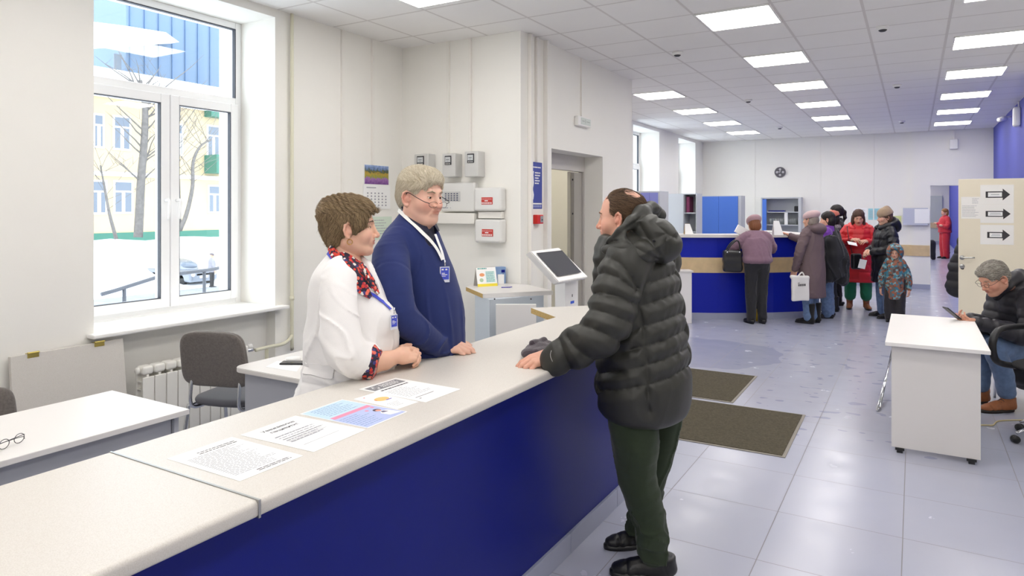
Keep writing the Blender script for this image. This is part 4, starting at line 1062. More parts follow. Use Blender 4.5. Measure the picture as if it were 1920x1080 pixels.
# ================================================================ white table at right, folded stand
tb_ = thing('side_table', 'white laminate table standing end-on before the seated man', 'table', (.12, 6.05, 0))
box('tabletop', (-.172, 5.335, .736), (.425, 6.80, .762), M_laml, tb_, .002)
box('end_panel', (-.135, 5.385, .035), (.375, 5.407, .7355), M_lam, tb_, .001); box('end_panel', (-.135, 6.72, .035), (.375, 6.742, .7355), M_lam, tb_, .001)
box('modesty_panel', (.33, 5.408, .25), (.348, 6.719, .7355), M_lam, tb_, .001)
for x in (-.085, .325):
    for y in (5.396, 6.731): boxes('foot', [((x - .028, y - .02, .018), (x + .028, y + .02, .034)), ((x - .018, y - .016, 0), (x + .018, y + .016, .018))], M_black, tb_, .002)
fs = thing('folded_stand', 'folded chrome sign stand leaning against the left side of the white table', 'stand', (-.27, 6.4, 0))
for k, (q, r_) in enumerate((((1644, 770), 6.44), ((1650, 765), 6.3))):
    f0 = PZ(q[0], q[1], .008); f1 = PX(1675 + k * -2, 655, -.181); tube('tube', [tuple(f0), tuple(f1)], .008, M_chrome, fs)
tube('crossbar', [tuple(PZ(1644, 770, .008)), tuple(PZ(1650, 764, .02))], .007, M_chrome, fs)
# power cord
cpts = [PZ(x, y, .006) for x, y in ((1832, 797), (1850, 797), (1862, 797), (1870, 790), (1890, 788), (1925, 788), (1990, 792))]
tag(tube('power_cord', [tuple(p) for p in cpts], .005, mat('cord_beige', 'c8b98a', .5), sm=5), 'thin beige cord on the floor running from table to office chair', 'cord')

# ================================================================ office armchair at right edge
oc = thing('office_chair', 'black office armchair with chrome star base cut by the right edge', 'chair', (.89, 6.16, 0))
cc = np.array([.89, 6.16, 0])
M_mesh = mat('black_mesh_fabric', '1b1b1e', .85, bump=.5, bscale=700)
seat = ell(cc + [-.05, 0, .545], (.26, .25, .045)).u(ell(cc + [-.04, 0, .52], (.20, .20, .04)), .02)
sdf('seat', seat, .008, M_mesh, oc)
bk = rbox(cc + [.29, .02, .80], (.03, .22, .24), .03); sdf('backrest', bk, .01, M_mesh, oc)
tube('back_bar', [tuple(cc + [.12, 0, .51]), tuple(cc + [.30, 0, .51]), tuple(cc + [.34, 0, .56]), tuple(cc + [.33, 0, .75])], .018, M_black, oc, sm=5)
tube('gas_lift', [tuple(cc + [0, 0, .12]), tuple(cc + [0, 0, .52])], .025, M_black, oc)
hub_r = []
for k in range(5):
    a = math.radians(150 + 72 * k); e = np.array([math.cos(a), math.sin(a), 0])
    tube('base_arm', [tuple(cc + e * .03 + UP * .14), tuple(cc + e * .18 + UP * .115), tuple(cc + e * .29 + UP * .072)], [.026, .02, .014], M_chrome, oc, sm=4, sq=.6, up=(0, 0, 1))
    w_ = cc + e * .295; pr_ = np.cross(UP, e)
    ca = lathe('caster', [(.0, -.022), (.024, -.022), (.027, -.012), (.027, -.004), (.02, -.003), (.02, .003), (.027, .004), (.027, .012), (.024, .022), (.0, .022)], tuple(w_ + UP * .0275), M_black, oc, 20, tuple(pr_))
    lathe('caster_disc', [(0, .0225), (.012, .0225), (.012, .024), (0, .024)], tuple(w_ + UP * .0275), M_steel, ca, 12, tuple(pr_)) if 0 else None
lathe('hub', [(.03, .09), (.035, .1), (.035, .15), (.028, .16)], tuple(cc), M_chrome, oc)
for s in (-1, 1):
    ay = .25 * s
    pts = [(-.16, .20 * s, .53), (-.25, ay, .55), (-.325, ay, .60), (-.345, ay, .70), (-.30, ay, .775), (-.20, ay, .80), (.0, ay, .80), (.15, ay, .77), (.18, ay, .66), (.13, ay, .56), (.06, .2 * s, .53)]
    tube('armrest', [tuple(cc + np.array(p)) for p in pts], .022, M_black, oc, sm=5, sq=1.2, up=(0, 1, 0))
tube('tilt_lever', [tuple(cc + [-.12, -.05, .50]), tuple(cc + [-.24, -.10, .46])], .006, M_black, oc); tube('lever_knob', [tuple(cc + [-.235, -.10, .465]), tuple(cc + [-.265, -.11, .41])], [.008, .022], M_black, oc)
oc.rotation_euler = (0, 0, TH + math.radians(25))

# ================================================================ cream door leaf with arrows
M_door = mat('cream_door', 'efe6cf', 0.45)
dl = struct(thing('door_2', None, None, (BW, 9.96, 0)))
box('door_leaf', (.467, 9.955, .012), (BW - .004, 9.995 - .02, 2.035), M_door, dl, .002)
DYf = 9.955
Ph = PY(1803, 483, DYf)
for nm, zz in (('handle_rose', Ph[2]), ('lock_rose', Ph[2] - .105)): lathe(nm, [(.027, 0), (.027, .008), (.022, .011)], (Ph[0] + .005, DYf, zz), M_steel, dl, 20, (0, -1, 0))
tube('handle', [(Ph[0] + .005, DYf, Ph[2]), (Ph[0] + .005, DYf - .05, Ph[2]), (Ph[0] + .03, DYf - .055, Ph[2] + .002), (Ph[0] + .13, DYf - .052, Ph[2] + .006)], .008, M_steel, dl, sm=4)
M_arrow = mat('arrow_dark', '3c3a3c', .7)
for i, (y0_, y1_, tip, tail, lab) in enumerate(((352, 378, 1894, 1848, 'upper'), (389, 413, 1895, 1848, 'middle'), (428, 453, 1894, 1851, 'lower'))):
    a = PY(1838, y1_ + 5, DYf - .001); b = PY(1901, y0_ - 6, DYf - .001)
    t = thing('arrow_sign', '%s paper sign with right-pointing arrow on the cream door' % lab, 'sign', tuple(a), 0, 'arrow signs on the cream door')
    P = wall_sheet(DYf - .0008, a[0], b[0], a[2], b[2]); quad_sheet('sheet', P, mat('sign_paper', 'f6f4ef', .7), t, .0006)
    w_ = b[0] - a[0]; h_ = b[2] - a[2]
    u0 = (PY(tail, 400, DYf)[0] - a[0]) / w_; u1 = (PY(tip, 400, DYf)[0] - a[0]) / w_; um = u1 - .22
    vt = (PY(1850, y0_ + 2, DYf)[2] - a[2]) / h_; vb = (PY(1850, y1_ - 2, DYf)[2] - a[2]) / h_; vm = (vt + vb) / 2; hb = (vt - vb) * .27
    polymark('arrow', P, [[(u0, vm - hb), (um, vm - hb), (um, vb), (u1, vm), (um, vt), (um, vm + hb), (u0, vm + hb)]], M_arrow, t, .0012)
    marks('arrow_field', P, [(u0 + .07, vm - hb * .68, um - .02, vm + hb * .68)], M_paper, t, .0018)
    marks('arrow_print', P, [(u0 + .16, vm - .015, um - .1, vm + .015)] if i == 0 else [(u0 + .12, vm - .04, um - .06, vm - .015), (u0 + .14, vm + .02, um - .08, vm + .045)], M_ink2, t, .0022)
a = PY(1802, 410, DYf - .001); b = PY(1838, 369, DYf - .001)
t = thing('notice', 'small printed sheet left of the arrow signs on the cream door', 'notice', tuple(a)); P = wall_sheet(DYf - .0008, a[0], b[0], a[2], b[2]); quad_sheet('sheet', P, mat('sign_paper', 'f6f4ef', .7), t, .0006)
marks('fine_print', P, textlines(9, .06, .95, .62, .08, .25, .3, 50) + textlines(4, .58, .95, .95, .68, .25, .3, 51), M_ink2, t, .0012)
# dark bag hanging behind the door's free edge
hj = thing('hanging_jacket', 'black padded jacket hanging behind the cream door, peeking out at its free edge', 'jacket', (.56, 10.08, .54))
bag = chain([(.60, 10.07, 1.52), (.56, 10.09, 1.25), (.50, 10.10, .95), (.475, 10.12, .70)], [.05, .085, .11, .125], .05)
bag = bag.disp(lambda P: .006 * n3(P, 30, 5) - .018 * np.abs(np.sin(P[:, 2] * 28)) ** .5)
sdf('jacket_body', bag, .010, mat('jacket_black', '1c1b1f', .6), hj, .012)
tube('coat_hook', [(.60, 9.976, 1.60), (.60, 10.03, 1.60), (.60, 10.05, 1.63)], .006, M_steel, dl, sm=3)

# ================================================================ far counter
fc = thing('service_counter', 'tall curved blue far counter with a pale wood band where people queue', 'counter', tuple(PZ(1400, 599)))
base = [PZ(1250, 595.5), PZ(1272, 597.5), PZ(1294, 598.5), PZ(1345, 599.2), PZ(1400, 599), PZ(1450, 598.2), PZ(1488, 596.5)]
base = [b_[:2] for b_ in base]
e0 = base[-1]; c_r = e0 + np.array([-.30 * SN, .30 * CS]) * 1.0
for k in range(1, 9):
    a = k * (PI / 2) / 8; base.append(e0 + np.array([CS, SN]) * .34 * math.sin(a) + np.array([-SN, CS]) * .34 * (1 - math.cos(a)))
base.append(base[-1] + np.array([-SN, CS]) * 1.4)
def strip(name, path, z0, z1, off, m, parent, th=.02):
    """vertical panel following a floor path, off = outward offset"""
    n = len(path); bm = bmesh.new(); out = []; inn = []
    for i in range(n):
        t_ = nrm(np.append(path[min(i + 1, n - 1)] - path[max(i - 1, 0)], 0)); o_ = np.array([t_[1], -t_[0]])
        out.append(path[i] + o_ * off); inn.append(path[i] + o_ * (off - th))
    V = [[bm.verts.new((p[0], p[1], z)) for p in L_] for L_, z in ((out, z0), (out, z1), (inn, z1), (inn, z0))]
    for r in range(4):
        A, B = V[r], V[(r + 1) % 4]
        for i in range(n - 1): bm.faces.new((A[i], A[i + 1], B[i + 1], B[i]))
    bm.faces.new([V[r][0] for r in range(4)]); bm.faces.new([V[r][-1] for r in range(4)][::-1])
    bmesh.ops.recalc_face_normals(bm, faces=bm.faces[:]); return from_bm(name, bm, m, parent)
FCZ = 1.285
M_blue2 = mat('blue_laminate_far', '1626a6', .36, spec=.25)
strip('lower_panel', base, .10, .705, 0, M_blue2, fc); strip('wood_band', base, .705, .935, .004, M_oak, fc); strip('upper_panel', base, .935, FCZ - .05, 0, M_blue2, fc)
strip('plinth', base, 0, .10, .012, M_skirt, fc); strip('worktop', base, FCZ - .045, FCZ, .06, M_lam, fc, .42)
# low cabinet at the left of the far counter
lc0 = PZ(1291, 601)
Ml = obj_frame((lc0[0], lc0[1], 0), RT)
bx = thing('side_cabinet', 'low white cabinet end beside the left end of the far counter', 'cabinet', (lc0[0], lc0[1], 0))
bm = bmesh.new(); b_box(bm, (-1.0, -.26, 0), (-.02, -.05, .745), .002, 1, Ml); from_bm('body', bm, M_laml, bx)
bm = bmesh.new(); b_box(bm, (-1.02, -.28, .746), (.0, -.035, .772), .003, 1, Ml); from_bm('cabinet_top', bm, M_lam, bx)
# tent cards, screen on the far counter
def tentcard(label, px, py, w, h, z=FCZ, d=9.95, m2=None):
    p = PD(px, py, d); p[2] = z + .0005; t = thing('tent_card', label, 'card', p, 0, None)
    a = p - RT * w / 2 - FW * .05; b = p + RT * w / 2 - FW * .05; ap = UP * h + FW * .05
    tw = .35 * w
    slab('front_card', [a, b, b + ap - RT * tw, a + ap + RT * tw * .2], .002, M_paper, t, 0)
    slab('rear_card', [b + FW * .1, a + FW * .1, a + ap + RT * tw * .2, b + ap - RT * tw], .002, m2 or M_paper, t, 0)
    return t
tentcard('small white tent card at the left on the far counter', 1291, 437, .13, .16, d=10.4, m2=M_oak)
tentcard('white tent card right of the stooping woman on the far counter', 1458, 438, .14, .21, d=10.1)
pp = PD(1388, 434, 10.1); bm = bmesh.new(); b_box(bm, (-.10, -.02, 0), (.10, .02, .12), .002, 1, obj_frame((pp[0], pp[1], FCZ + .0005), RT) @ Matrix.Rotation(.5, 4, 'Y'))
tag(from_bm('paper_stack', bm, M_paper), 'white papers standing on the far counter left of the stooping woman', 'papers')

# ================================================================ far cabinets
M_cbl = mat('cabinet_blue', '4d7ad6', .45); M_clil = mat('cabinet_lilac', '8a8fd4', .5); M_cgr = mat('cabinet_grey', 'c2c5c9', .5); M_cin = mat('cabinet_inside', 'a9a4a2', .6)
# lilac cabinet by the second window
cb = thing('cupboard', 'lilac blue cupboard behind the head of the visitor in the puffer jacket', 'cupboard', (-3.7, 10.6, 0))
x0, x1 = PY(1201, 400, 10.5)[0], PY(1237, 400, 10.5)[0]
xa = PY(1176, 400, 10.5)[0]
box('carcass', (xa, 10.512, 0), (x1, 10.95, 1.955), M_cgr, cb, .002)
xm = (x0 + x1) / 2 - .01
for u0, u1 in ((x0 + .0, xm - .002), (xm + .002, x1 - .03)): box('door', (u0, 10.495, .06), (u1, 10.511, 1.93), M_clil, cb, .001)
# grey cupboard with open shelves
x0, x1 = PY(1246, 400, 12.8)[0], PY(1306, 400, 12.8)[0]; xm = PY(1281, 400, 12.8)[0]; zt = PY(1276, 363, 12.8)[2]
cb = thing('shelf_cupboard', 'pale grey cupboard with open shelves left of the bright blue one', 'cupboard', ((x0 + x1) / 2, 13, 0))
boxes('carcass', [((x0, 12.82, 0), (x0 + .02, 13.2, zt)), ((x1 - .02, 12.82, 0), (x1, 13.2, zt)), ((x0 + .02, 13.18, 0), (x1 - .02, 13.2, zt)), ((x0 + .02, 12.82, zt - .02), (x1 - .02, 13.18, zt)), ((xm - .01, 12.82, 0), (xm + .01, 13.18, zt - .02))], M_cgr, cb, .001)
for z_ in (.4, .8, 1.22, 1.58): box('shelf', (xm + .01, 12.83, z_), (x1 - .02, 13.18, z_ + .02), M_cgr, cb, .001)
box('door', (x0 + .0, 12.80, .05), (xm, 12.819, zt - .01), mat('door_pale_grey', 'd0d5da', .45), cb, .001)
box('ring_binder', (xm + .03, 12.9, 1.601), (xm + .09, 13.17, 1.601 + .30), mat('binder_maroon', '8a3a62', .5)); tag(bpy.data.objects['ring_binder'], 'maroon ring binder on the top open shelf of the grey cupboard', 'binder')
# bright blue cupboard
x0, x1 = PY(1312, 400, 14.2)[0], PY(1384, 400, 14.2)[0]; zt = PY(1348, 367, 14.2)[2]
cb = thing('cupboard', 'bright blue two-door cupboard behind the far counter', 'cupboard', ((x0 + x1) / 2, 14.4, 0))
box('carcass', (x0, 14.22, 0), (x1 + .05, 14.62, zt), M_cgr, cb, .002); xm = (x0 + x1) / 2 + .0
for u0, u1 in ((x0 + .005, xm - .002), (xm + .002, x1 - .005)): d_ = box('door', (u0, 14.198, .06), (u1, 14.218, zt - .015), M_cbl, cb, .001); 
# glass-fronted recess cupboard
x0, x1 = PY(1427, 400, 16.3)[0], PY(1502, 400, 16.3)[0]; zt = PY(1464, 370, 16.3)[2]; Y0 = 16.3
cb = thing('glass_cupboard', 'grey open cupboard with rows of drinking glasses on the far wall', 'cupboard', ((x0 + x1) / 2, 16.45, 0))
boxes('carcass', [((x0, Y0, 0), (x0 + .03, 16.59, zt)), ((x1 - .06, Y0, 0), (x1, 16.59, zt)), ((x0 + .03, 16.57, 0), (x1 - .06, 16.59, zt)), ((x0 + .03, Y0, zt - .03), (x1 - .06, 16.57, zt))], M_cgr, cb, .001)
box('door', (x0 + .03, Y0 - .02, .05), (x0 + .12, Y0 - .001, zt - .04), M_cbl, cb, .001)
shz = [PY(1464, 397, 16.4)[2], PY(1464, 421, 16.4)[2], .9, .5]
for z_ in shz: box('shelf', (x0 + .03, Y0 + .02, z_ - .02), (x1 - .06, 16.57, z_), M_cgr, cb, .001)
M_dg = mat('drinking_glass', 'e8eeee', .08, spec=.8); M_dg.node_tree.nodes['Principled BSDF'].inputs['Transmission Weight'].default_value = .7
box('divider', (PY(1471, 400, 16.35)[0], 16.33, shz[1]), (PY(1477, 400, 16.35)[0], 16.37, shz[0] - .02), M_white, cb, .001)
gl = None
for i in range(11):
    gx = x0 + .19 + i * (x1 - x0 - .32) / 10
    if gl is None:
        gl = lathe('drinking_glass', [(.030, 0), (.036, .13), (.034, .13), (.028, .004)], (0, 0, 0), M_dg); gl.location = (gx, 16.42, shz[1] + .001)
        tag(gl, 'clear drinking glass in the row on the middle shelf of the far open cupboard', 'glass', 'drinking glasses in the far cupboard')
    else: o = gl.copy(); COL.objects.link(o); o.location = (gx, 16.42, shz[1] + .001)
bm = bmesh.new(); b_box(bm, (x1 - .16, 16.40, shz[0] + .001), (x1 - .07, 16.5, shz[0] + .13), .02); tag(from_bm('camera_bag', bm, M_black), 'small black object on the top shelf of the far open cupboard', 'bag')
bm = bmesh.new(); b_box(bm, (x0 + .14, 16.38, shz[0] + .001), (x0 + .5, 16.54, shz[0] + .03), .005); tag(from_bm('blue_folder', bm, M_blue), 'flat blue folder on the top shelf of the far open cupboard', 'folder')
# wall clock
ck = PY(1463, 323, FY); r_ = abs(PY(1473.5, 323, FY)[0] - ck[0])
cl = thing('wall_clock', 'round dark wall clock on the far wall', 'clock', ck)
lathe('casing', [(r_, .0), (r_, .03), (r_ * .93, .035)], (ck[0], FY - .001, ck[2]), mat('clock_grey', '6d6a70', .4), cl, 32, (0, -1, 0))
Pc = wall_sheet(FY - .037, ck[0] - r_, ck[0] + r_, ck[2] - r_, ck[2] + r_)
polymark('dial', Pc, [[(.5 + .45 * math.cos(a), .5 + .45 * math.sin(a)) for a in np.linspace(0, 2 * PI, 33)[:-1]]], mat('clock_dial_grey', '57545a', .5), cl, .0)
for k in range(4): polymark('dial_patch', Pc, [[(.5 + .27 * math.cos(k * PI / 2 + PI / 4 * 0) + .11 * math.cos(a), .5 + .27 * math.sin(k * PI / 2) + .11 * math.sin(a)) for a in np.linspace(0, 2 * PI, 17)[:-1]]], mat('clock_patch', 'b9b6bb', .5), cl, .002)
polymark('hour_hand', Pc, [[(.48, .5), (.52, .5), (.51, .72), (.49, .72)]], M_paper, cl, .004); polymark('minute_hand', Pc, [[(.5, .48), (.5, .52), (.2, .60), (.2, .59)]], M_paper, cl, .005)
# posters and boards on the far wall
def poster(label, x0p, x1p, y0p, y1p, m, Y=FY, name='wall_poster', mk=None, seed=0):
    a = PY(x0p, y1p, Y - .001); b = PY(x1p, y0p, Y - .001); t = thing(name, label, 'poster', tuple(a)); P = wall_sheet(Y - .001, a[0], b[0], a[2], b[2]); quad_sheet('sheet', P, m, t, .002)
    marks('fine_print', P, textlines(6, .1, .9, .85, .15, .35, .3, 60 + seed), mk or M_ink2, t, .003); return t
poster('small pale sheet high on the wall right of the bright blue cupboard', 1387, 1393, 372, 384, mat('pale_beige_paper', 'd8d2c8', .7), seed=4)
poster('narrow pale green sheet right of the bright blue cupboard', 1386, 1393, 398, 424, mat('pale_green_paper', 'd8e6d6', .7), seed=5)
poster('white poster on the far wall above the woman with long hair', 1601, 1626, 390, 406, M_paper, seed=1)
poster('turquoise poster on the far wall left of the beige knit hat', 1628, 1650, 391, 412, mat('poster_teal', '9fd4dc', .6), seed=2)
poster('pale green poster on the far wall right of the beige knit hat', 1672, 1690, 405, 431, mat('poster_lime', 'd6de9a', .6), seed=3)
a = PY(1693, 421, FY - .08); b = PY(1740, 390, FY - .08)
ib = thing('leaflet_rack', 'clear acrylic leaflet rack with a white sheet left of the corridor opening', 'rack', tuple(a))
M_acr = mat('acrylic_bluish', 'c4c8d8', .15); box('back_plate', (a[0], FY - .10, a[2]), (b[0], FY - .09, b[2]), M_acr, ib, .002)
box('tray', (a[0] + .0, FY - .14, a[2] - .01), (b[0], FY - .101, a[2] + .015), M_acr, ib, .002); box('bracket', (-.10, FY - .089, a[2] + .1), (-.055, FY - .001, a[2] + .2), M_acr, ib, .002)
box('paper_sheet', (a[0] + .21, FY - .112, a[2] + .03), (a[0] + .48, FY - .106, b[2] - .02), M_paper, ib, 0)
a = PY(1780, 280, FY - .06); b = PY(1796, 261, FY - .06)
sb = thing('wall_speaker', 'small white box high on the far wall above the opening', 'speaker', tuple(a)); box('housing', (a[0], FY - .14, a[2]), (b[0], FY - .061, b[2]), M_white, sb, .01)
xm_ = (a[0] + b[0]) / 2; box('cable_duct', (xm_ - .02, FY - .08, b[2]), (xm_ + .02, FY - .061, HC - .002), M_trunk, sb, .002)
s_ = PX(1907, 216, BW - .04)
sp = thing('siren_box', 'white rounded sounder box high on the blue wall', 'sounder', tuple(s_)); bm = bmesh.new(); b_box(bm, (BW - .09, s_[1] - .09, s_[2] - .17), (BW - .001, s_[1] + .09, s_[2] + .12), .03, 4); from_bm('housing', bm, M_white, sp)
tube('cable', [(BW - .02, s_[1], s_[2] + .11), (BW - .02, s_[1], HC - .01)], .012, M_trunk, sp)
s_ = PX(1880, 221, BW - .12)
cm = thing('security_camera', 'small white security camera where ceiling meets the blue wall', 'camera', tuple(s_))
tube('camera_body', [(s_[0] - .06, s_[1] - .08, s_[2] - .04), (s_[0] + .04, s_[1] + .02, s_[2])], .035, M_white, cm); tube('mount', [(s_[0] + .02, s_[1], s_[2]), (BW - .001, s_[1] + .03, s_[2] + .02)], .015, M_white, cm)
# ================================================================ people: building blocks
def skin_mat(name, col, lip='b5655c', flush='d98a78', dark='6a5548'):
    m = mat(name, col, 0.5, spec=0.35); nt, b, L = nodes(m)
    at = nt.nodes.new('ShaderNodeAttribute'); at.attribute_name = 'tint'; s = nt.nodes.new('ShaderNodeSeparateXYZ'); L.new(at.outputs['Vector'], s.inputs[0])
    tc = nt.nodes.new('ShaderNodeTexCoord'); n = nt.nodes.new('ShaderNodeTexNoise'); n.inputs['Scale'].default_value = 45; n.inputs['Detail'].default_value = 4; L.new(tc.outputs['Object'], n.inputs['Vector'])
    c = mixc(nt, mth(nt, 'MULTIPLY', n.outputs['Fac'], .35), lin(col), lin(flush))
    c = mixc(nt, s.outputs[1], c, lin(flush)); c = mixc(nt, s.outputs[0], c, lin(lip)); c = mixc(nt, s.outputs[2], c, lin(dark))
    L.new(c, b.inputs['Base Color'])
    b.inputs['Subsurface Weight'].default_value = .12; b.inputs['Subsurface Radius'].default_value = (.012, .005, .003)
    n2 = nt.nodes.new('ShaderNodeTexNoise'); n2.inputs['Scale'].default_value = 380; L.new(tc.outputs['Object'], n2.inputs['Vector'])
    bp = nt.nodes.new('ShaderNodeBump'); bp.inputs['Strength'].default_value = .15; bp.inputs['Distance'].default_value = .001; L.new(n2.outputs['Fac'], bp.inputs['Height']); L.new(bp.outputs[0], b.inputs['Normal'])
    return m
def hair_mat(name, dark, light, rough=.5):
    m = mat(name, dark, rough, spec=.4); nt, b, L = nodes(m)
    at = nt.nodes.new('ShaderNodeAttribute'); at.attribute_name = 'tint'; s = nt.nodes.new('ShaderNodeSeparateXYZ'); L.new(at.outputs['Vector'], s.inputs[0])
    L.new(mixc(nt, s.outputs[0], lin(dark), lin(light)), b.inputs['Base Color']); return m
M_eye = mat('eye_white', 'e6e2dc', .25); M_iris = mat('iris_dark', '3a2c22', .15)

def basis(fwd, up=(0, 0, 1), pitch=0.0, roll=0.0):
    """rows: forward, left, up"""
    f = nrm(fwd); u = nrm(np.asarray(up, float) - f * np.dot(up, f)); l = np.cross(u, f)
    if pitch: f, u = f * math.cos(pitch) - u * math.sin(pitch), u * math.cos(pitch) + f * math.sin(pitch)     # + looks down
    if roll: l, u = l * math.cos(roll) + u * math.sin(roll), u * math.cos(roll) - l * math.sin(roll)
    return np.stack([f, l, u])
def head_local(fat=0.0, nose=1.0, open_=1.0, chin=0.0, lips=1.0, detail=True):
    f = fat
    h = ell((-.012, 0, .032), (.096, .077, .086)).u(ell((.022, 0, -.035), (.066, .064 + f * .5, .080)), .03)
    for s in (-1, 1):
        h = h.u(cone((-.012, s * (.050 + f * .5), -.062), (.052, s * (.022 + f * .4), -.098 - f * .2), .022 + f * .4, .020 + f * .3), .022)
        h = h.u(ball((.048, s * (.040 + f * .3), -.036), .026 + f * .3), .02)
    h = h.u(ball((.070 + chin, 0, -.100), .018 + f * .25), .022)
    if f > .004: h = h.u(cone((.030, 0, -.088), (-.02, 0, -.095), .028 + f), .03)
    h = h.u(cone((.076, -.026, .019), (.076, .026, .019), .013), .014)
    for s in (-1, 1): h = h.sub(ball((.100, s * .033, .000), .022), .014)
    if detail:
        for s in (-1, 1):
            h = h.u(ball((.0655, s * .031, -.001), .0150), .004)
            h = h.sub(ell((.084, s * .0315, -.002), (.012, .0125, .0040 * open_)), .002)
            h = h.u(cone((.079, s * .022, .006), (.076, s * .043, .004), .0022, .0018), .003)
    h = h.u(cone((.082, 0, .012), (.100, 0, -.030), .0075, .0095 * nose), .010)
    h = h.u(ball((.1045 * (1 + .04 * (nose - 1)), 0, -.0365), .0105 * nose), .007)
    for s in (-1, 1):
        h = h.u(ball((.093, s * .0125 * nose, -.0395), .0082 * nose), .006)
        if detail: h = h.sub(ell((.098, s * .0068, -.0475), (.006, .0032, .003)), .002)
    h = h.u(ell((.076, 0, -.062), (.017, .028, .022)), .012)
    if f > .004:
        for s in (-1, 1): h = h.sub(cone((.090, s * .021, -.044), (.080, s * .033, -.070), .0030), .007)
    h = h.u(ell((.0895, 0, -.0580), (.0065, .021 * lips, .0055)), .004).u(ell((.0885, 0, -.0685), (.0065, .017 * lips, .0058)), .004)
    if detail: h = h.sub(ell((.098, 0, -.0632), (.008, .022, .0012)), .0015)
    for s in (-1, 1):
        E_ = basis((.90, -s * .44, 0), (-.22, 0, 1)); ey = np.cross(E_[0], E_[2]) * -1; ey = ey * (1 if ey[1] * s > 0 else -1); F3 = np.stack([E_[0], ey, E_[2]])
        o_ = np.array([-.010, s * (.078 + f * .2), -.014])
        e = ell((0, 0, 0), (.0170, .0050, .0300))
        if detail:
            rim = [(.013, .004, .010), (.011, .006, .024), (-.002, .008, .031), (-.015, .008, .021), (-.0190, .008, .002), (-.014, .006, -.016), (-.004, .004, -.028)]
            e = e.u(chain([np.array(q) for q in rim], [.0034, .0040, .0044, .0046, .0044, .0040, .005], .003), .002)
            e = e.sub(ell((.0030, .0050, -.001), (.0085, .0095, .0125)), .002).sub(ell((-.0085, .0070, .010), (.0035, .0060, .012)), .002)
            e = e.u(cone((.0125, .004, -.004), (.0115, .005, -.010), .0042), .003)
        e = e.u(ball((.001, .002, -.0285), .0068), .005).u(cone((.006, -.012, -.002), (.004, -.004, -.002), .014), .006).at(o_, F3)
        h = h.u(e, .004)
    return h
def head_tint(v, c, B, s, flush=.5, lipm=1.0, stub=0.0, scalp=0.0):
    Q = (v - c) @ B.T / s; x, y, z = Q.T; g = lambda a, b, w: np.exp(-((a - b) / w) ** 2)
    lip = np.clip(1.5 * np.exp(-((np.abs(y) / .021) ** 4)) * np.exp(-(((z + .0632) / .0085) ** 4)) * (x > .079), 0, 1) * lipm
    fl = flush * np.clip(g(x, .06, .035) * g(np.abs(y), .042, .022) * g(z, -.036, .022) + .8 * g(x, .108, .018) * g(y, 0, .016) * g(z, -.036, .016) * (x > .09) + .7 * (np.abs(y) > .0755) * g(z, -.012, .03) * g(x, -.006, .03), 0, 1)
    st = np.zeros(len(v))
    if stub: st += stub * np.clip(1 - ((x - .06) / .06) ** 2 - ((z + .085) / .04) ** 2, 0, 1) * (1 - lip)
    if scalp: st += scalp * np.clip((z - .03 + (-(x)) * .6) / .05, 0, 1) * (x < .06)
    return np.stack([lip, fl, np.clip(st, 0, 1)], 1)
def eyes(parent, c, B, s, look=(1, 0, 0), iris=None):
    lk = nrm(look) @ B
    for k in (-1, 1):
        e = c + np.array([.0655, k * .031, -.001]) @ B * s
        pr_ = [(.0141 * math.sin(a), .0141 * math.cos(a)) for a in np.linspace(0.01, PI - .01, 14)]
        o = lathe('eyeball', [(r * s, h * s) for r, h in pr_], tuple(e), M_eye, parent, 18, tuple(lk))
        pi_ = [(.0145 * math.sin(a), .0145 * math.cos(a)) for a in np.linspace(.44, .01, 6)]
        lathe('iris', [(r * s, h * s) for r, h in pi_], tuple(e), iris or M_iris, o, 16, tuple(lk))
def brows(parent, c, B, s, m, r=.0032, h=.0245):
    for k in (-1, 1):
        q = chain([(.088, k * .014, h - .005), (.0865, k * .030, h), (.074, k * .046, h - .005)], [r * .9, r, r * .6], .003).at(c, B, s)
        v, F = surface(q, .0014 * s); np_mesh('eyebrow', [(v, F)], m, parent)
def groove(P, c, B, dirs, fr, amp, seed=0):
    """streaks running along a direction field"""
    Q = (P - c) @ B.T; return amp * np.sin(fr * (Q @ nrm(dirs[0])) + 3 * np.sin(14 * Q @ nrm(dirs[1])) + 2 * n3(Q, 50, seed))
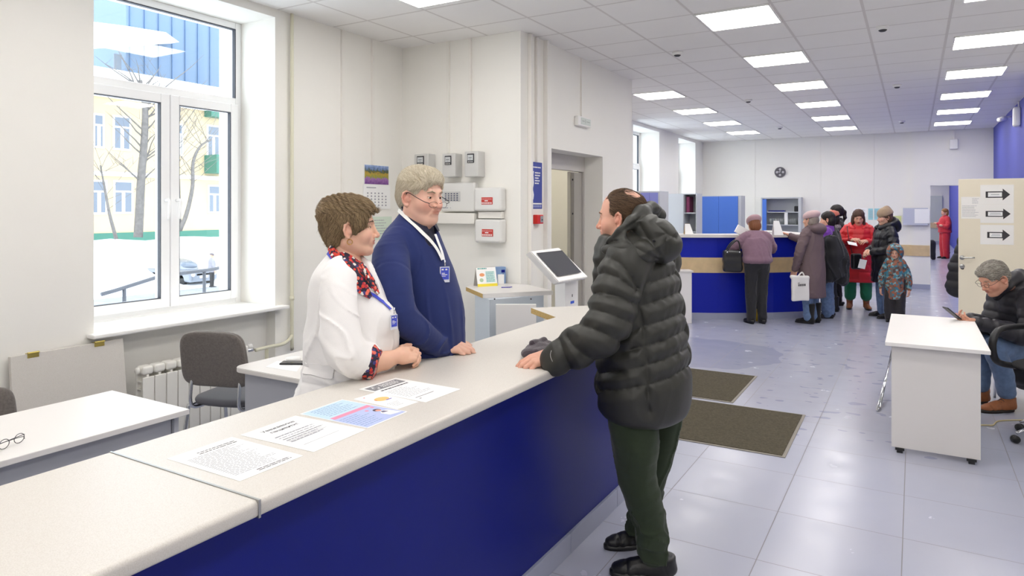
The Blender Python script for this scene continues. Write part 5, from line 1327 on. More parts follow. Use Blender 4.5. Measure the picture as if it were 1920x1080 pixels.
def strands(name, hs, base_v, dirfn, n, L_, parent, m, r0=.0011, lift=.004, jit=.25, seed=0, seg=5, sel=None):
    """locks of hair combed over the surface hs"""
    rg = np.random.default_rng(seed)
    if sel is not None: base_v = base_v[sel(base_v)]
    if not len(base_v): return None
    P = base_v[rg.integers(0, len(base_v), n)] + rg.normal(size=(n, 3)) * .0015
    Ls = L_ * (.6 + .7 * rg.random(n)); J = rg.normal(size=(n, 3)) * jit
    pts = [P]; e = 1e-3; E3 = np.eye(3)
    def grad(X): d = hs.f(X); return d, np.stack([(hs.f(X + e * E3[i]) - d) / e for i in range(3)], 1)
    d, g = grad(P); g /= np.linalg.norm(g, axis=1)[:, None] + 1e-9; P = P - g * d[:, None]; pts = [P - g * .001]; X = P
    lf = lift * (.3 + rg.random(n))
    for i in range(seg):
        D = dirfn(X) + J; D -= g * (D * g).sum(1)[:, None]; D /= np.linalg.norm(D, axis=1)[:, None] + 1e-9
        X = X + D * (Ls / seg)[:, None]; d, g = grad(X); g /= np.linalg.norm(g, axis=1)[:, None] + 1e-9
        X = X - g * (d - lf * (i + 1) / seg)[:, None]; pts.append(X.copy())
    A = np.stack(pts, 1)                                     # n, seg+1, 3
    ok = (np.linalg.norm(A - A[:, :1], axis=2).max(1) < Ls * 1.25) & (np.linalg.norm(np.diff(A, axis=1), axis=2).max(1) < Ls / seg * 1.9); A = A[ok]; g = g[ok]; n = len(A)
    t = np.gradient(A, axis=1); t /= np.linalg.norm(t, axis=2)[:, :, None] + 1e-9
    w = np.cross(t, np.repeat(g[:, None], seg + 1, 1)); w /= np.linalg.norm(w, axis=2)[:, :, None] + 1e-9; u = np.cross(w, t)
    rr = r0 * (.6 + .8 * rg.random(n))[:, None] * (1 - (np.linspace(0, 1, seg + 1) ** 2) * .85)[None]
    V = np.concatenate([(A + w * rr[..., None] * 1.6)[:, :, None], (A + u * rr[..., None])[:, :, None], (A - w * rr[..., None] * 1.6)[:, :, None]], 2).reshape(-1, 3)
    F = []; base = np.arange(n)[:, None] * (seg + 1) * 3
    for i in range(seg):
        for a, b in ((0, 1), (1, 2), (2, 0)): F.append(base + np.array([[i * 3 + a, i * 3 + b, i * 3 + 3 + b, i * 3 + 3 + a]]))
    F = np.concatenate(F); T = np.repeat(rg.random(n), (seg + 1) * 3)
    return V, F, np.stack([T, T * 0, T * 0], 1)
def hair(name, hs, h, m, parent, dirfn, n, L_, seed=0, **kw):
    v, F = surface(hs, h, .004); v = laplace(v, F, 1)
    st = strands(name, hs, v, dirfn, n, L_, parent, m, seed=seed, **kw)
    bt = np.zeros((len(v), 3)); bt[:, 0] = .25 + .15 * n3(v, 160, seed)
    return np_mesh(name, [(v, F, bt)] + ([st] if st is not None else []), m, parent)

FL = {'index': ((.088, .027, .002), (.043, .025, .021)), 'middle': ((.092, .008, .004), (.047, .029, .022)), 'ring': ((.088, -.011, .002), (.043, .027, .022)), 'pinky': ((.080, -.029, -.002), (.034, .020, .019))}
def hand_local(curl=(.3, .4, .3), thumb=.35, side=1, spread=.06, curls=None, fat=1.0):
    """x towards fingers, z back of the hand, thumb on side*y"""
    p = rbox((.050, 0, 0), (.042, .038, .0125), .012).u(cone((-.02, 0, -.001), (.02, 0, 0), .024, .026), .03)
    p = p.u(cone((.02, .022 * side, -.006), (.065, .027 * side, -.004), .017, .013), .015).u(cone((.02, -.026 * side, -.005), (.07, -.028 * side, -.003), .015, .011), .012)
    for i, (k, (b, ls)) in enumerate(FL.items()):
        cl = curls[i] if curls else curl
        b = np.array([b[0], b[1] * side, b[2]]); yaw = spread * (1.2 - i) * side; ang = 0.0; pt = [b - np.array([.02, 0, 0]), b]; x = b.copy()
        for a, l in zip(cl, ls):
            ang += a; d = np.array([math.cos(ang) * math.cos(yaw), math.cos(ang) * math.sin(yaw), -math.sin(ang)]); x = x + d * l; pt.append(x.copy())
        r = (.0098 if k != 'pinky' else .0085) * fat
        p = p.u(chain(pt, [r * .9, r * 1.05, r * .95, r * .88, r * .74], .004), .0055)
    b = np.array([.018, .026 * side, -.008]); d1 = nrm([.70, .62 * side * math.cos(thumb), -.62 * math.sin(thumb)]); d2 = nrm([.92, .30 * side * math.cos(thumb), -.40 * math.sin(thumb) - .05])
    p = p.u(chain([b, b + d1 * .042, b + d1 * .042 + d2 * .034, b + d1 * .042 + d2 * .036 + nrm(d2 + [0.2, -.15 * side, 0]) * .024], [.0165 * fat, .0125 * fat, .0110 * fat, .0085 * fat], .006), .012)
    return p
def frame_xz(x, z):
    x = nrm(x); z = nrm(np.asarray(z, float) - x * np.dot(z, x)); return np.stack([x, np.cross(z, x), z])
def arcsleeve(pts, rs, band=0, amp=0.0, seed=0, wr=.0, sub=6, pw=.55, sq=None, phase=0.0):
    """sleeve or trouser leg along a bent line with quilting or creases"""
    C = np.array(catmull(pts, sub)); R = np.interp(np.linspace(0, 1, len(C)), np.linspace(0, 1, len(rs)), rs); n = len(C)
    seg = np.linalg.norm(np.diff(C, axis=0), axis=1); acc = np.concatenate([[0], np.cumsum(seg)])
    def f(P):
        best = np.full(len(P), 9.0); arc = np.zeros(len(P)); ds = []
        for i in range(n - 1):
            ba = C[i + 1] - C[i]; t = np.clip((P - C[i]) @ ba / (ba @ ba + 1e-12), 0, 1); q = np.linalg.norm(P - C[i] - t[:, None] * ba, axis=1) - (R[i] + (R[i + 1] - R[i]) * t)
            k = q < best; best = np.where(k, q, best); arc = np.where(k, acc[i] + t * seg[i], arc)
        d = best
        if band: 
            w = np.abs(np.sin(PI * (arc + phase + .010 * n3(P, 14, seed)) / band)) ** pw
            d = d - amp * (w - .5) - amp * .35 * (1 - w) * n3(P, 90, seed + 1)
        if wr: d = d - wr * (np.sin(arc * 75 + 5 * n3(P, 9, seed + 2)) * .5 + .6 * n3(P, 26, seed + 3))
        return d
    m = max(R) + abs(amp) + wr * 1.5
    return S(f, C.min(0) - m, C.max(0) + m)
def surf_project(sd, pts, off=.002, it=6):
    X = np.array(pts, float); e = 1e-3
    for _ in range(it):
        d = sd.f(X); g = np.stack([(sd.f(X + e * np.eye(3)[i]) - d) / e for i in range(3)], 1); g /= (g * g).sum(1)[:, None] + 1e-6
        X = X - g * (d - off)[:, None]
    n = np.stack([(sd.f(X + e * np.eye(3)[i]) - sd.f(X)) / e for i in range(3)], 1); n /= np.linalg.norm(n, axis=1)[:, None] + 1e-9
    return X, n
def ribbon(name, sd, pts, w, th, m, parent, off=.002, sub=8, nw=3):
    """cloth band lying on a surface; w width (number or list)"""
    C = np.array(catmull(pts, sub)); N = len(C); W = np.interp(np.linspace(0, 1, N), np.linspace(0, 1, len(w)), w) if hasattr(w, '__len__') else np.full(N, w)
    X, nn = surf_project(sd, C, off); t = np.gradient(X, axis=0); t /= np.linalg.norm(t, axis=1)[:, None] + 1e-9
    b = np.cross(nn, t); bm = bmesh.new(); T = []; Bt = []
    for j in range(nw + 1):
        q = X + b * ((j / nw - .5) * W)[:, None]; q, n2 = surf_project(sd, q, off, 3)
        T.append([bm.verts.new(tuple(p)) for p in q + n2 * th]); Bt.append([bm.verts.new(tuple(p)) for p in q])
    for j in range(nw):
        for i in range(N - 1): bm.faces.new((T[j][i], T[j][i + 1], T[j + 1][i + 1], T[j + 1][i])); bm.faces.new((Bt[j][i], Bt[j + 1][i], Bt[j + 1][i + 1], Bt[j][i + 1]))
    for i in range(N - 1):
        bm.faces.new((Bt[0][i], Bt[0][i + 1], T[0][i + 1], T[0][i])); bm.faces.new((Bt[nw][i], T[nw][i], T[nw][i + 1], Bt[nw][i + 1]))
    bmesh.ops.recalc_face_normals(bm, faces=bm.faces[:])
    return autosmooth(from_bm(name, bm, m, parent, True), 35)
def shoe(parent, heel, fwd, L_=.29, m=None, ms=None, hi=.09, w=.048, name='shoe', laces=True, h=.006, ankle_r=.05):
    """heel: floor point under the heel"""
    B = basis(fwd); s = L_ / .29
    up = ell((.085, 0, .042), (.115, w, .050)).u(ell((.205, 0, .034), (.070, w * 1.0, .033)), .04).u(ell((.035, 0, .055), (.048, w * .86, .055)), .03)
    up = up.u(cone((.04, 0, .06), (.03, 0, hi + .02), w * .95, ankle_r), .03).cut((0, 0, .022), (0, 0, -1), .004).cut((0, 0, hi + .02), (0, 0, 1), .012)
    up = up.disp(lambda P: -.003 * (np.abs(P[:, 1]) < .022) * (P[:, 0] > .08) * (P[:, 0] < .19) + .0035 * np.exp(-((P[:, 0] - .205) / .004) ** 2) + .0035 * np.exp(-((P[:, 0] - .015 - P[:, 2] * .3) / .004) ** 2) + .0012 * n3(P, 70, 4) + .0012 * np.sin(P[:, 0] * 160) * (P[:, 2] < .06) * (P[:, 0] > .12))
    o = sdf(name, up.at(heel, B, s), h, m, parent, .003)
    N = 36; poly = []
    for k in range(N):
        a = 2 * PI * k / N; cx = .135 + .148 * math.cos(a); wy = (w * 1.08 if math.cos(a) > 0 else w * .92) * math.copysign(abs(math.sin(a)) ** .8, math.sin(a)) * (1 - .12 * math.exp(-((cx - .11) / .05) ** 2)); poly.append((cx, wy))
    bm = bmesh.new(); b_prism(bm, poly, 0.0, .026, .004)
    M = Matrix([[B[0][i] * s, B[1][i] * s, B[2][i] * s, heel[i]] for i in range(3)] + [[0, 0, 0, 1]]); bm.transform(M)
    from_bm('sole', bm, ms or M_black, o, True)
    if laces:
        bm = bmesh.new()
        for i in range(4):
            x = .095 + i * .024; z = .101 - i * .009
            q = [Vector((x, -.026, z - .012)), Vector((x + .006, 0, z)), Vector((x, .026, z - .012))]
            b_tube(bm, [tuple(M @ v) for v in catmull([tuple(v) for v in q], 3) and [Vector(v) for v in catmull([tuple(v) for v in q], 3)]], .0028 * s, 6)
        from_bm('lace', bm, mat('lace_dark', '2c2c30', .7), o)
    return o
def person(label, base, group=None): return thing('person', label, 'person', (base[0], base[1], 0), 0, group)
def fabric(name, col, rough=.85, bump=.25, bscale=500, noise=.08, nscale=30, sheen=.2): return mat(name, col, rough, noise=noise, nscale=nscale, bump=bump, bscale=bscale, sheen=sheen)

# ================================================================ visitor in the puffer jacket
M_puff = mat('olive_black_nylon', '2f2f2a', .50, noise=.1, nscale=10, bump=.10, bscale=70, spec=.5)
M_green = fabric('dark_green_fleece', '2a3623', .95, sheen=.1)
def puffer_man():
    ph = math.radians(32); fwd = -RT * math.cos(ph) + FW * math.sin(ph); left = np.cross(UP, fwd); d0 = 3.2
    base = PD(1210, 1050, 3.2); P = person('man in dark olive puffer jacket and green joggers at the counter', base)
    def zz(y, d=d0): return CH - (y - HY) / FPX * d
    O = PD(1208, 600, d0); o = np.array([O[0], O[1], 0.0])
    def sec(y, x0, x1, k=1.0):
        c = ((x0 + x1) / 2 - 1208) / FPX * d0; h = (x1 - x0) / 2 / FPX * d0; q = h / .212 * k
        return (zz(y), c * np.dot(RT, fwd), c * np.dot(RT, left), .185 * q, .262 * q)
    TS = [[(1180, 492), (1232, 487), (1275, 481)], [(1195, 534), (1232, 526), (1284, 505)], [(1199, 574), (1240, 561), (1290, 540)], [(1203, 613), (1244, 601), (1292, 580)], [(1209, 649), (1248, 638), (1292, 614)], [(1212, 685), (1252, 672), (1298, 646)], [(1215, 721), (1257, 708), (1302, 678)],
          [(1195, 492), (1196, 563), (1207, 622), (1213, 684), (1216, 770)], [(1120, 700), (1173, 694), (1212, 685)], [(1112, 733), (1169, 730), (1215, 721)], [(1165, 661), (1209, 649)], [(1170, 628), (1203, 613)]]
    secs = [sec(786, 1152, 1282), sec(768, 1130, 1293), sec(740, 1118, 1299), sec(700, 1114, 1300), sec(650, 1118, 1297), sec(600, 1122, 1290), sec(550, 1126, 1282), sec(505, 1130, 1272), sec(470, 1142, 1262, .96), sec(445, 1160, 1246, .9), sec(425, 1172, 1232, .8)]
    def quilt(s, ang, Pp):
        da = np.abs((ang - 2.13 + PI) % (2 * PI) - PI)
        phs = (s - .735 - .062 * np.minimum(da, 1.3) + .012 * n3(Pp, 8, 11)) / .118
        w = np.abs(np.sin(PI * phs)) ** .5; low = np.clip((s - .60) / .05, 0, 1)
        vis = (np.abs((ang - 2.13 + PI) % (2 * PI) - PI) < 1.35)
        sdm = seamdist(Pp, TS); w2 = np.minimum(sdm / .052, 1) ** .55
        w = np.where(vis, w2, w)
        r = .027 * (w - .62) + .005 * (1 - w) * n3(Pp, 85, 12) + .003 * n3(Pp, 22, 13) + .006 * ridge(Pp, 26, 14, UP, .4) * (1 - w) + .003 * ridge(Pp, 14, 16, UP, .3)
        return r * low
    tors = loft(o, UP, fwd, secs, .05, quilt, m=.04)
    SS = [[(1119, 488), (1136, 480), (1165, 496), (1190, 526), (1194, 540)], [(1108, 522), (1132, 511), (1161, 522), (1192, 545)], [(1098, 555), (1123, 549), (1157, 556), (1190, 570)], [(1086, 581), (1111, 580), (1140, 588), (1180, 603)],
          [(1078, 604), (1098, 612), (1127, 622), (1165, 642)], [(1064, 632), (1077, 650), (1098, 667), (1130, 680)], [(1050, 638), (1057, 659), (1069, 690)]]
    sh = PD(1172, 497, 3.02); el = PD(1132, 618, 2.92); wr = PD(1041, 676, 2.98)
    slv = arcsleeve([PD(1196, 470, 3.08), sh, (sh + el) / 2 + PD(1140, 560, 2.95) * 0, el, (el * .45 + wr * .55), wr], [.085, .103, .104, .097, .084, .060], 0, 0, 21, 0, 6)
    def slq(Pp):
        w = np.minimum(seamdist(Pp, SS) / .040, 1) ** .55
        return -(.024 * (w - .62) + .005 * (1 - w) * n3(Pp, 85, 22) + .003 * n3(Pp, 20, 23) + .006 * ridge(Pp, 28, 24, UP, .4) * (1 - w))
    slv = slv.disp(slq, .02)
    jk = tors.u(slv, .008)
    sh2 = o + left * -.20 + UP * 1.40; el2 = sh2 + fwd * .10 - UP * .27 - left * .04; wr2 = el2 + fwd * .20 - UP * .06 + left * .10
    jk = jk.u(arcsleeve([sh2 + left * .06, sh2, el2, wr2], [.09, .10, .095, .062], .093, .018, 25), .02)
    # yoke and collar
    nk = PD(1172, 452, 3.16)
    col = []
    for k in range(13):
        a = math.radians(-170 + k * 28.3); e = fwd * math.cos(a) + left * math.sin(a)
        col.append(nk + e * np.array([.085]) + UP * (-.02 + .012 * math.cos(a)))
    cl = chain([c_ + UP * .0 for c_ in col], [.034] * 13, .02).u(chain([c_ - UP * .045 + (c_ - nk) * .16 for c_ in col], [.036] * 13, .02), .03)
    fr = chain([PD(1130, 456, 3.17), PD(1125, 480, 3.15), PD(1123, 520, 3.14), PD(1126, 560, 3.14)], [.024, .028, .028, .028], .02)
    cl = cl.u(fr, .02).disp(lambda Pp: -.004 * n3(Pp, 34, 31) - .003 * np.sin(Pp[:, 2] * 110))
    jk = jk.u(cl, .012)
    sdf('jacket', jk, .0058, M_puff, P, .012)
    # hood lying on the back
    Bh = basis(RT * .62 - UP * .78, UP * .62 + RT * .78)
    hc = PD(1222, 440, 3.09)
    hd = ell(hc, (.128, .130, .080), Bh).u(ell(PD(1244, 452, 3.08), (.080, .105, .062), Bh), .04)
    rim = chain([PD(1146, 452, 3.02), PD(1166, 436, 3.0), PD(1184, 416, 3.02), PD(1203, 397, 3.08), PD(1222, 392, 3.18), PD(1236, 402, 3.28)], [.016, .020, .022, .026, .028, .026], .03)
    low = chain([PD(1138, 466, 3.03), PD(1170, 462, 2.98), PD(1208, 472, 2.97), PD(1238, 474, 3.02)], [.024, .032, .038, .036], .04)
    hd = hd.u(low, .04).u(rim, .025)
    HS = [[(1152, 447), (1180, 424), (1208, 404), (1238, 400)], [(1128, 462), (1150, 452), (1175, 455), (1205, 472), (1235, 486)], [(1198, 418), (1214, 446), (1236, 476)], [(1174, 430), (1190, 462)], [(1238, 402), (1228, 418), (1252, 440), (1266, 446)], [(1236, 444), (1250, 438), (1248, 468)]]
    def hfold(Pp):
        w = np.minimum(seamdist(Pp, HS) / .026, 1) ** .6
        return -(.013 * (w - .7) + .004 * n3(Pp, 16, 33) + .003 * (1 - w) * n3(Pp, 80, 34) + .005 * ridge(Pp, 20, 35, RT * .7 + UP * .7, .4))
    hd = hd.disp(hfold, .02)
    hd = hd.sub(ball(PD(1160, 395, 3.2), .120), .01)
    sdf('hood', hd, .0045, M_puff, P, .012)
    lathe('snap_button', [(.007, 0), (.007, .003), (.004, .004)], tuple(surf_project(hd, [PD(1218, 444, 2.9)], .0)[0][0]), M_black, P, 12, tuple(-FW))
    # trousers
    kn = [PD(1187, 775, 3.10), PD(1192, 840, 3.09), PD(1196, 900, 3.09), PD(1214, 965, 3.10), PD(1222, 1018, 3.10)]
    leg1 = arcsleeve([PD(1195, 720, 3.14)] + kn, [.12, .118, .108, .090, .078, .070, .062], 0, 0, 41, .0022)
    cuff = cone(PD(1221, 1004, 3.10), PD(1224, 1034, 3.10), .070, .058).u(cone(PD(1218, 1036, 3.1), PD(1232, 1040, 3.1), .05), .02)
    leg2 = arcsleeve([PD(1234, 720, 3.28), PD(1236, 790, 3.30), PD(1230, 850, 3.31), PD(1218, 905, 3.34), PD(1205, 960, 3.36), PD(1196, 985, 3.37)], [.11, .100, .084, .074, .064, .055], 0, 0, 43, .0022)
    tr = leg1.u(leg2, .03).u(cuff, .02).u(ell(PD(1214, 725, 3.2), (.19, .15, .12)), .05)
    tr = tr.disp(lambda Pp: -.009 * ridge(Pp, 26, 47, UP + RT * .2, .30) - .009 * ridge(Pp, 44, 48, RT, .4) * (Pp[:, 2] < .32) + .003 * n3(Pp, 16, 44) + .0016 * n3(Pp, 60, 46) - .005 * np.exp(-(((Pp @ UP) - zz(1012, 3.1)) / .010) ** 2))
    sdf('trousers', tr, .006, M_green, P, .008)
    marks('chest_mark' if 0 else 'stitched_mark', [PD(1139, 768, 2.99), PD(1156, 772, 2.99), PD(1156, 786, 2.99), PD(1139, 782, 2.99)], [(.1, .45, .9, .55), (.3, .2, .36, .8), (.55, .1, .6, .75)], M_paper, P, 0) if 0 else None
    M_boot = mat('black_leather', '141416', .38, bump=.2, bscale=150); 
    s1 = PD(1258, 1080, 3.1); s1[2] = 0; shoe(P, s1, -RT * .96 + FW * .1, .285, M_boot, None, .085, h=.005)
    s2 = PD(1228, 1018, 3.40); s2[2] = 0; shoe(P, s2, -RT * .86 - FW * .12, .27, M_boot, None, .12, h=.005)
    # head, hand
    a = math.radians(24); hf = -RT * math.cos(a) + FW * math.sin(a); hc_ = PD(1165, 407, 3.2); B = basis(hf, pitch=.06); s = 1.09
    hl = head_local(fat=.006, nose=1.05); hw = hl.at(hc_, B, s).u(cone(hc_ - UP * .07 - hf * .03, hc_ - UP * .2 - hf * .05, .062, .07), .03)
    v, F = surface(hw, .0019); v = laplace(v, F, 1, .35); parts = [(v, F, head_tint(v, hc_, B, s, .75, .7))]
    hb = PD(1036, 676, 3.0); fingdir = nrm(PD(1000, 684, 2.93) - hb); Bh_ = frame_xz(-RT * .90 - FW * .35 - UP * .16, UP * .9 - FW * .35)
    hnd = hand_local(curls=((.35, .45, .3), (.4, .5, .3), (.45, .5, .3), (.5, .55, .3)), thumb=.5, side=-1, spread=.05).at(PD(1033, 667, 3.03), Bh_, 1.02)
    hnd = hnd.u(cone(PD(1036, 667, 3.03), PD(1075, 660, 2.98), .030, .036), .03)
    v, F = surface(hnd, .0022); parts.append((laplace(v, F, 1), F))
    core = chain([hc_ - UP * .15, o + UP * 1.25, o + UP * .85], [.06, .10, .12], .1).u(chain([o + UP * 1.38, sh, el, PD(1060, 662, 3.0)], [.06, .05, .045, .035], .04), .04).u(chain([o + UP * .85, PD(1194, 890, 3.09), PD(1222, 1010, 3.1)], [.08, .04, .03], .05), .05).u(chain([o + UP * .85, PD(1245, 850, 3.31), PD(1197, 970, 3.36)], [.08, .035, .025], .05), .05)
    v, F = surface(core, .02); parts.append((v, F))
    SK = skin_mat('skin_ruddy', 'deaf98', flush='cf7f6c'); np_mesh('body', parts, SK, P)
    eyes(P, hc_, B, s); brows(P, hc_, B, s, mat('brow_brown', '6b5444', .8))
    hs = ell((-.014, 0, .032), (.1005, .0815, .0895)).u(ell((-.035, 0, -.035), (.072, .073, .055)), .02)
    hs = hs.cut((.048, 0, .045), (.80, 0, -.25), .012).cut((.018, 0, -.0), (.9, 0, -.55), .006).sub(ball((.085, 0, .075), .05), .01).sub(ell((-.064, .020, .104), (.040, .042, .036)), .010)
    for k in (-1, 1): hs = hs.sub(ell((-.004, k * .084, -.016), (.026, .02, .036)), .006).sub(ball((.075, k * .06, .05), .045), .012)
    hs = hs.cut((0, 0, -.075), (.3, 0, -1), .006)
    hs = hs.at(hc_, B, s)
    dirf = lambda X: np.tile((np.array([-.55, 0, -.35]) @ B), (len(X), 1)) + ((X - hc_) @ B.T)[:, 2:3] * (np.array([[-6, 0, 1.5]]) @ B) * .5
    hair('hair', hs, .0035, hair_mat('hair_dark_brown', '33251c', '86694f'), P, dirf, 9000, .034, 3, r0=.0005, lift=.004, jit=.15)
    # thin combed-over strands across the crown
    cr = ell((-.014, 0, .032), (.0985, .0795, .0875)).at(hc_, B, s); cv, cF = surface(cr, .006)
    Q = lambda X: (X - hc_) @ B.T / s
    st = strands('x', cr, cv, lambda X: np.tile(np.array([-1, .15, -.1]) @ B, (len(X), 1)), 420, .045, None, None, .0006, .003, .25, 9, sel=lambda X: (Q(X)[:, 2] > .075) & (Q(X)[:, 0] < .055) & (np.linalg.norm(Q(X) - [-.062, .02, .098], axis=1) > .030))
    np_mesh('crown_hair', [st], MATS['hair_dark_brown'], P)
    tube('cuff_piping', [tuple(hit(slv, px, py, 2.4, .0008)) for px, py in ((1034, 657), (1032, 664), (1033, 671), (1036, 678))], .0014, M_steel, P, sm=2)
    return P
puffer_man()

# ================================================================ woman in the white coat
M_coat = mat('white_cotton', 'f1efee', .8, bump=.15, bscale=300, sheen=.1)
def floral_mat():
    m = mat('floral_print', '2a2440', .7); nt, b, L = nodes(m); o, tc = sepxyz(nt)
    v = nt.nodes.new('ShaderNodeTexVoronoi'); v.inputs['Scale'].default_value = 62; L.new(tc, v.inputs['Vector'])
    r = nt.nodes.new('ShaderNodeValToRGB'); r.color_ramp.interpolation = 'CONSTANT'; s = nt.nodes.new('ShaderNodeSeparateColor'); L.new(v.outputs['Color'], s.inputs[0]); L.new(s.outputs[0], r.inputs['Fac'])
    e = r.color_ramp.elements; e[0].position = 0; e[0].color = lin('d6402e'); e[1].position = .32; e[1].color = lin('e7e2dc')
    for p, c in ((.48, 'b5273a'), (.66, '3d3a78'), (.8, 'e8705c')): q = e.new(p); q.color = lin(c)
    L.new(mixc(nt, mth(nt, 'GREATER_THAN', v.outputs['Distance'], .52), r.outputs['Color'], lin('241c34')), b.inputs['Base Color']); return m
M_flor = floral_mat(); M_lan = mat('lanyard_blue', '3a49c8', .5); M_badge = mat('badge_blue', '4656cc', .35); M_clear = mat('badge_sleeve', 'dfe3ee', .15)
def badge(parent, c, fx, w, h, m_print=True):
    """name badge hanging at c (top middle), face direction fx"""
    n = nrm(fx); r = np.cross(UP, n); b = np.array(c, float)
    P = [b - r * w / 2 - UP * h, b + r * w / 2 - UP * h, b + r * w / 2, b - r * w / 2]
    o = slab('badge_sleeve', P, .003, M_clear, parent, 0); P2 = inner(P, .08, .92, .18, .94, 0); marks('badge_card', P2, [(0, 0, 1, 1)], M_badge, o, .0012)
    marks('badge_print', P2, [(.1, .78, .35, .9), (.55, .78, .8, .9), (.12, .5, .5, .56), (.12, .38, .8, .44), (.12, .26, .6, .3)], M_paper, o, .002)
    tube('badge_clip', [tuple(b + UP * .03), tuple(b + UP * .004)], .004, M_chrome, parent, 8)
def white_coat_woman():
    d0 = 3.0; ph = math.radians(12); fwd = RT * math.cos(ph) + FW * math.sin(ph); left = np.cross(UP, fwd)
    O = PD(655, 600, d0); o = np.array([O[0], O[1], 0]); P = person('woman with short brown hair in white medical coat, hands clasped on counter', o)
    def sec(y, x0, x1, side):
        c = ((x0 + x1) / 2 - 655) / FPX * d0; h = (x1 - x0) / 2 / FPX * d0
        z = CH - (y - HY) / FPX * d0; return (z, c * np.dot(RT, fwd), c * np.dot(RT, left), h * .97, side)
    secs = [sec(1000, 545, 742, .27), sec(860, 545, 738, .25), sec(770, 549, 735, .225), sec(715, 562, 735, .195), sec(690, 572, 738, .185), sec(655, 572, 744, .18), sec(618, 574, 747, .175), sec(580, 578, 738, .17), sec(540, 580, 718, .17), sec(508, 589, 702, .165), sec(490, 602, 690, .135), sec(478, 612, 678, .10), sec(466, 620, 668, .072)]
    def cre(s, ang, Pp): return .011 * ridge(Pp, 26, 50, UP * .8 + RT * .35, .30) + .008 * ridge(Pp, 34, 49, UP * .5 - RT * .85, .3) * np.clip((1.22 - s) / .2, 0, 1) + .004 * n3(Pp, 14, 51) + .0022 * n3(Pp, 34, 52) + .006 * np.exp(-((s - .975) / .028) ** 2) * 1.0 - .004 * np.exp(-((s - .945) / .006) ** 2) - .004 * np.exp(-((s - 1.005) / .006) ** 2) + .009 * np.sin(ang * 15 + 2 * n3(Pp, 5, 53)) * np.clip((.94 - s) / .15, 0, 1)
    tors = loft(o, UP, fwd, secs, .03, cre)
    bust = ell(PD(722, 598, 2.93), (.05, .055, .055), basis(fwd)).u(ell(PD(722, 598, 3.08), (.05, .055, .055), basis(fwd)), .02)
    tors = tors.u(bust, .05)
    sh = PD(636, 522, 2.83); el = PD(648, 656, 2.75); cu = PD(700, 684, 2.83)
    slv = arcsleeve([PD(646, 502, 2.92), sh, PD(636, 590, 2.76), el, cu], [.062, .078, .082, .090, .066], 0, 0, 55, .0)
    slv = slv.disp(lambda Pp: -.013 * ridge(Pp, 36, 56, RT * .75 - UP * .5, .35) * np.clip(((1.36 - Pp[:, 2]) / .2), .3, 1) - .004 * n3(Pp, 15, 57) + .004)
    slv = slv.cut(cu + nrm(RT * .9 - UP * .18) * .012, nrm(RT * .92 - UP * .30), .006)
    slv2 = arcsleeve([PD(652, 505, 3.08), PD(655, 525, 3.14), PD(665, 650, 3.15), PD(712, 676, 3.10)], [.065, .082, .085, .07], 0, 0, 58, .003)
    coat = tors.u(slv, .008).u(slv2, .02)
    V0 = PD(706, 560, 2.93)
    neck_hole = chain([PD(652, 466, 2.98), PD(668, 486, 2.93), PD(686, 508, 2.90), PD(706, 540, 2.93)], [.066, .066, .052, .018], .02).u(chain([PD(660, 478, 2.85), PD(690, 510, 2.80), PD(712, 545, 2.82)], [.045, .045, .02], .02), .02)
    coat = coat.sub(neck_hole, .006).cut((0, 0, TZ + .0012) if 0 else (0, 0, .45), (0, 0, -1), .01)
    sdf('coat', coat, .0055, M_coat, P, .01)
    # placket edge, belt seam
    ribbon('coat_belt', coat, [hit(coat, x, y, 2.4, .002) for x, y in ((572, 690), (590, 693), (608, 696), (626, 698))], .055, .003, M_coat, P, .002, 6)
    # floral blouse collar and cuff
    blouse = loft(o, UP, fwd, [(z, a - .004, b, c - .012, e - .012) for z, a, b, c, e in secs[-8:]], .03).u(cone(PD(650, 478, 3.0), PD(660, 505, 3.0), .062, .075), .02)
    sdf('blouse', blouse.cut(PD(684, 500, 2.97), nrm(RT * .85 + UP * .75), .02), .008, M_flor, P)
    cs = coat.shell(.001)
    cbase = loft(o, UP, fwd, secs, .03).u(cone(PD(650, 466, 3.0), PD(655, 488, 3.0), .062, .075), .05)
    H = lambda *q: [hit(cbase, x, y, 2.4, .004) for x, y in q]
    ribbon('blouse_collar', cbase, H((620, 464), (630, 480), (646, 500), (664, 522), (682, 544), (694, 558)), [.026, .040, .056, .062, .050, .018], .005, M_flor, P, .007, 8, 4)
    ribbon('blouse_collar', cbase, H((678, 496), (688, 514), (698, 532), (708, 552)) , [.018, .034, .036, .014], .005, M_flor, P, .007, 8, 4)
    cf = arcsleeve([el * .3 + cu * .7, cu, cu + (cu - el) * .02], [.076, .064, .062], 0, 0).sub(cone(el, PD(740, 676, 2.92), .045, .045), .003).cut(cu + nrm(RT * .92 - UP * .30) * .020, nrm(RT * .92 - UP * .30), .002).cut(cu - nrm(RT * .92 - UP * .30) * .02, -nrm(RT * .92 - UP * .30), .002)
    sdf('blouse_cuff', cf, .003, M_flor, P)
    # lanyard
    H2 = lambda *q: [hit(coat, x, y, 2.4, .004) for x, y in q]
    ribbon('lanyard', cbase, H((616, 474), (624, 484), (636, 498)), .018, .003, M_lan, P, .006, 5)
    ribbon('lanyard', coat, H2((690, 548), (705, 556), (720, 567), (733, 580)), .013, .002, M_lan, P, .004, 5)
    bc = hit(coat, 739, 590, 2.4, .014); badge(P, bc, nrm(fwd * .75 - FW * .66), .040, .062)
    # head, forearms, clasped hands
    hf = RT * .985 + FW * .17; hc_ = PD(659, 425, 3.0); B = basis(hf, pitch=.0); s = 1.06
